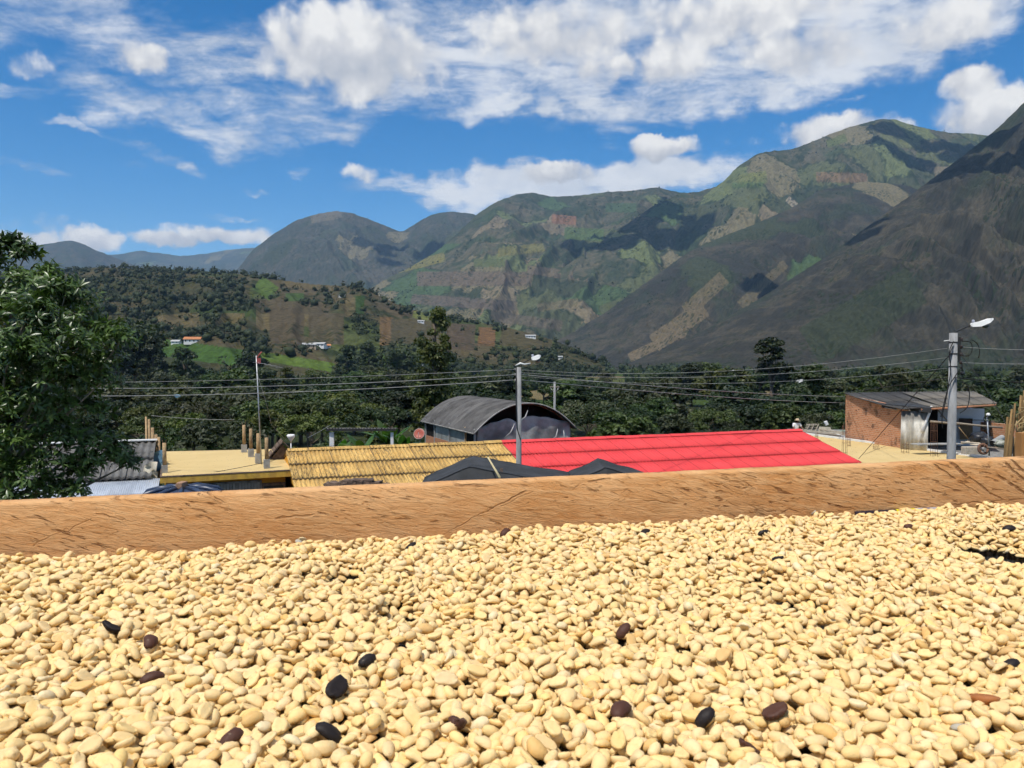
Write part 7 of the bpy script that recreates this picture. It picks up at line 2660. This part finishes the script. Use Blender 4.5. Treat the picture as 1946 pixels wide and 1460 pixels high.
def bean_mat(name, use_attr):
    m, g, b = new_mat(name)
    if use_attr:
        col_ = g.node('ShaderNodeAttribute', attribute_name='tint').outputs['Color']
    else:
        col_ = g.node('ShaderNodeObjectInfo').outputs['Color']
    pos = g.node('ShaderNodeNewGeometry').outputs['Position']
    n1 = g.noise(pos, 520, 2, 0.6)
    c = g.mix(g.smooth(n1, 0.50, 0.78, 0, 0.38), col_, g.mix(1.0, col_, (0.82, 0.70, 0.50), 'MULTIPLY'))
    n2 = g.noise(pos, 300, 2, 0.5)
    c = g.mix(g.smooth(n2, 0.735, 0.76, 0, 0.6), c, (0.20, 0.14, 0.09))
    g.put(b.inputs['Base Color'], c)
    b.inputs['Roughness'].default_value = 0.62
    b.inputs['Specular IOR Level'].default_value = 0.28
    bn = g.node('ShaderNodeBump')
    bn.inputs['Strength'].default_value = 0.35
    bn.inputs['Distance'].default_value = 0.0005
    g.put(bn.inputs['Height'], g.noise(pos, 900, 2, 0.6))
    g.l.new(bn.outputs[0], b.inputs['Normal'])
    return m


rng = np.random.default_rng(8)
order = []
for i, B in enumerate(beans):
    x, y, z = B[0], B[1], B[2]
    u, v = project(x, y, z)
    inside = -30 < u < 1976 and v < 1490
    order.append((0 if (inside and vis[i] >= 14) else 1, math.hypot(math.hypot(x, y), CZ - z), i))
sp_idx = [i for i, B in enumerate(beans) if B[8]]
near = [i for k, d, i in sorted(order) if not beans[i][8]][:278]
single = set(near) | set(sp_idx)
m_bsingle = bean_mat('parchment_single', False)
m_bmass = bean_mat('parchment_mass', True)
bm_ = []
for k in range(NVAR):
    v, f, _ = SH[0][k]
    me = np_mesh('bean', v, f, True)
    me.materials.append(m_bsingle)
    bm_.append(me)
dark_labels = {}
DL = {'black': 'black shrivelled bean among the cream beans', 'brown': 'dark brown bean among the cream beans', 'orange': 'orange husk-coated bean among the cream beans'}
cnt = 0
for i in sorted(single):
    x, y, z, X_, Y_, Z_, s, var, kind = beans[i]
    m_ = Matrix((X_, Y_, Z_)).transposed().to_4x4()
    m_ = Matrix.Translation((x, y, z)) @ m_ @ Matrix.Scale(s, 4)
    o = bpy.data.objects.new('coffee_bean', bm_[var])
    COL.objects.link(o)
    o.matrix_world = m_
    c = bean_color(rng, kind)
    o.color = (*c, 1)
    if kind:
        lab = DL[kind]
        cnt += 1
        tag(o, lab, 'coffee bean', 'dark beans among the cream coffee' if cnt > 4 else 'dark beans among the cream coffee')
    else:
        tone = 'pale' if c[2] > 0.30 else 'grey' if c[0] < 0.5 else 'tan' if c[1] < 0.45 else 'cream'
        look = 'small round' if var == 4 else 'curved' if var in (3, 5, 2) else 'oval'
        lie = 'with its groove up' if (Z_.z < 0 and var != 4) else 'tipped on its side' if abs(Z_.z) < 0.75 else 'with its round back up'
        tag(o, f'{look} {tone} coffee bean lying {lie} on the drying bed', 'coffee bean', 'cream coffee beans on the drying bed')

groups = [[], [], [], []]
for i, B in enumerate(beans):
    if i in single or vis[i] < 2:
        continue
    d = math.hypot(B[0], B[1])
    u, v = project(B[0], B[1], B[2])
    inside = -25 < u < 1971 and v < 1480
    if not inside and vis[i] < 22:
        continue
    groups[0 if (d < 0.36 and inside) else (1 if (d < 0.66 and inside) else 2 if inside else 3)].append(i)
VV, FF, CC = [], [], []
base = 0
for lod in range(4):
    for var in range(NVAR):
        ids = [i for i in groups[lod] if beans[i][7] == var]
        if not ids:
            continue
        v, f, _ = SH[lod][var]
        Mx = np.array([[list(beans[i][3]), list(beans[i][4]), list(beans[i][5])] for i in ids])   # rows X,Y,Z
        S_ = np.array([beans[i][6] for i in ids])
        P_ = np.array([beans[i][:3] for i in ids])
        vv = np.einsum('vk,nkc->nvc', v, Mx) * S_[:, None, None] + P_[:, None]
        VV.append(vv.reshape(-1, 3))
        FF.append((f[None] + (base + np.arange(len(ids)) * len(v))[:, None, None]).reshape(-1, 3))
        cc_ = np.array([bean_color(rng) for _ in ids])
        CC.append(np.repeat(cc_, len(v), axis=0))
        base += len(ids) * len(v)
me = np_mesh('coffee_beans', np.concatenate(VV), np.concatenate(FF), True)
attr_col(me, 'tint', np.concatenate(CC))
o = link_mesh('coffee_beans', me, m_bmass)
tag(o, 'thick spread of cream parchment coffee covering the black net', 'coffee beans', kind='stuff')
print('BEANS', len(beans), [len(q) for q in groups], 'tris', len(me.polygons))
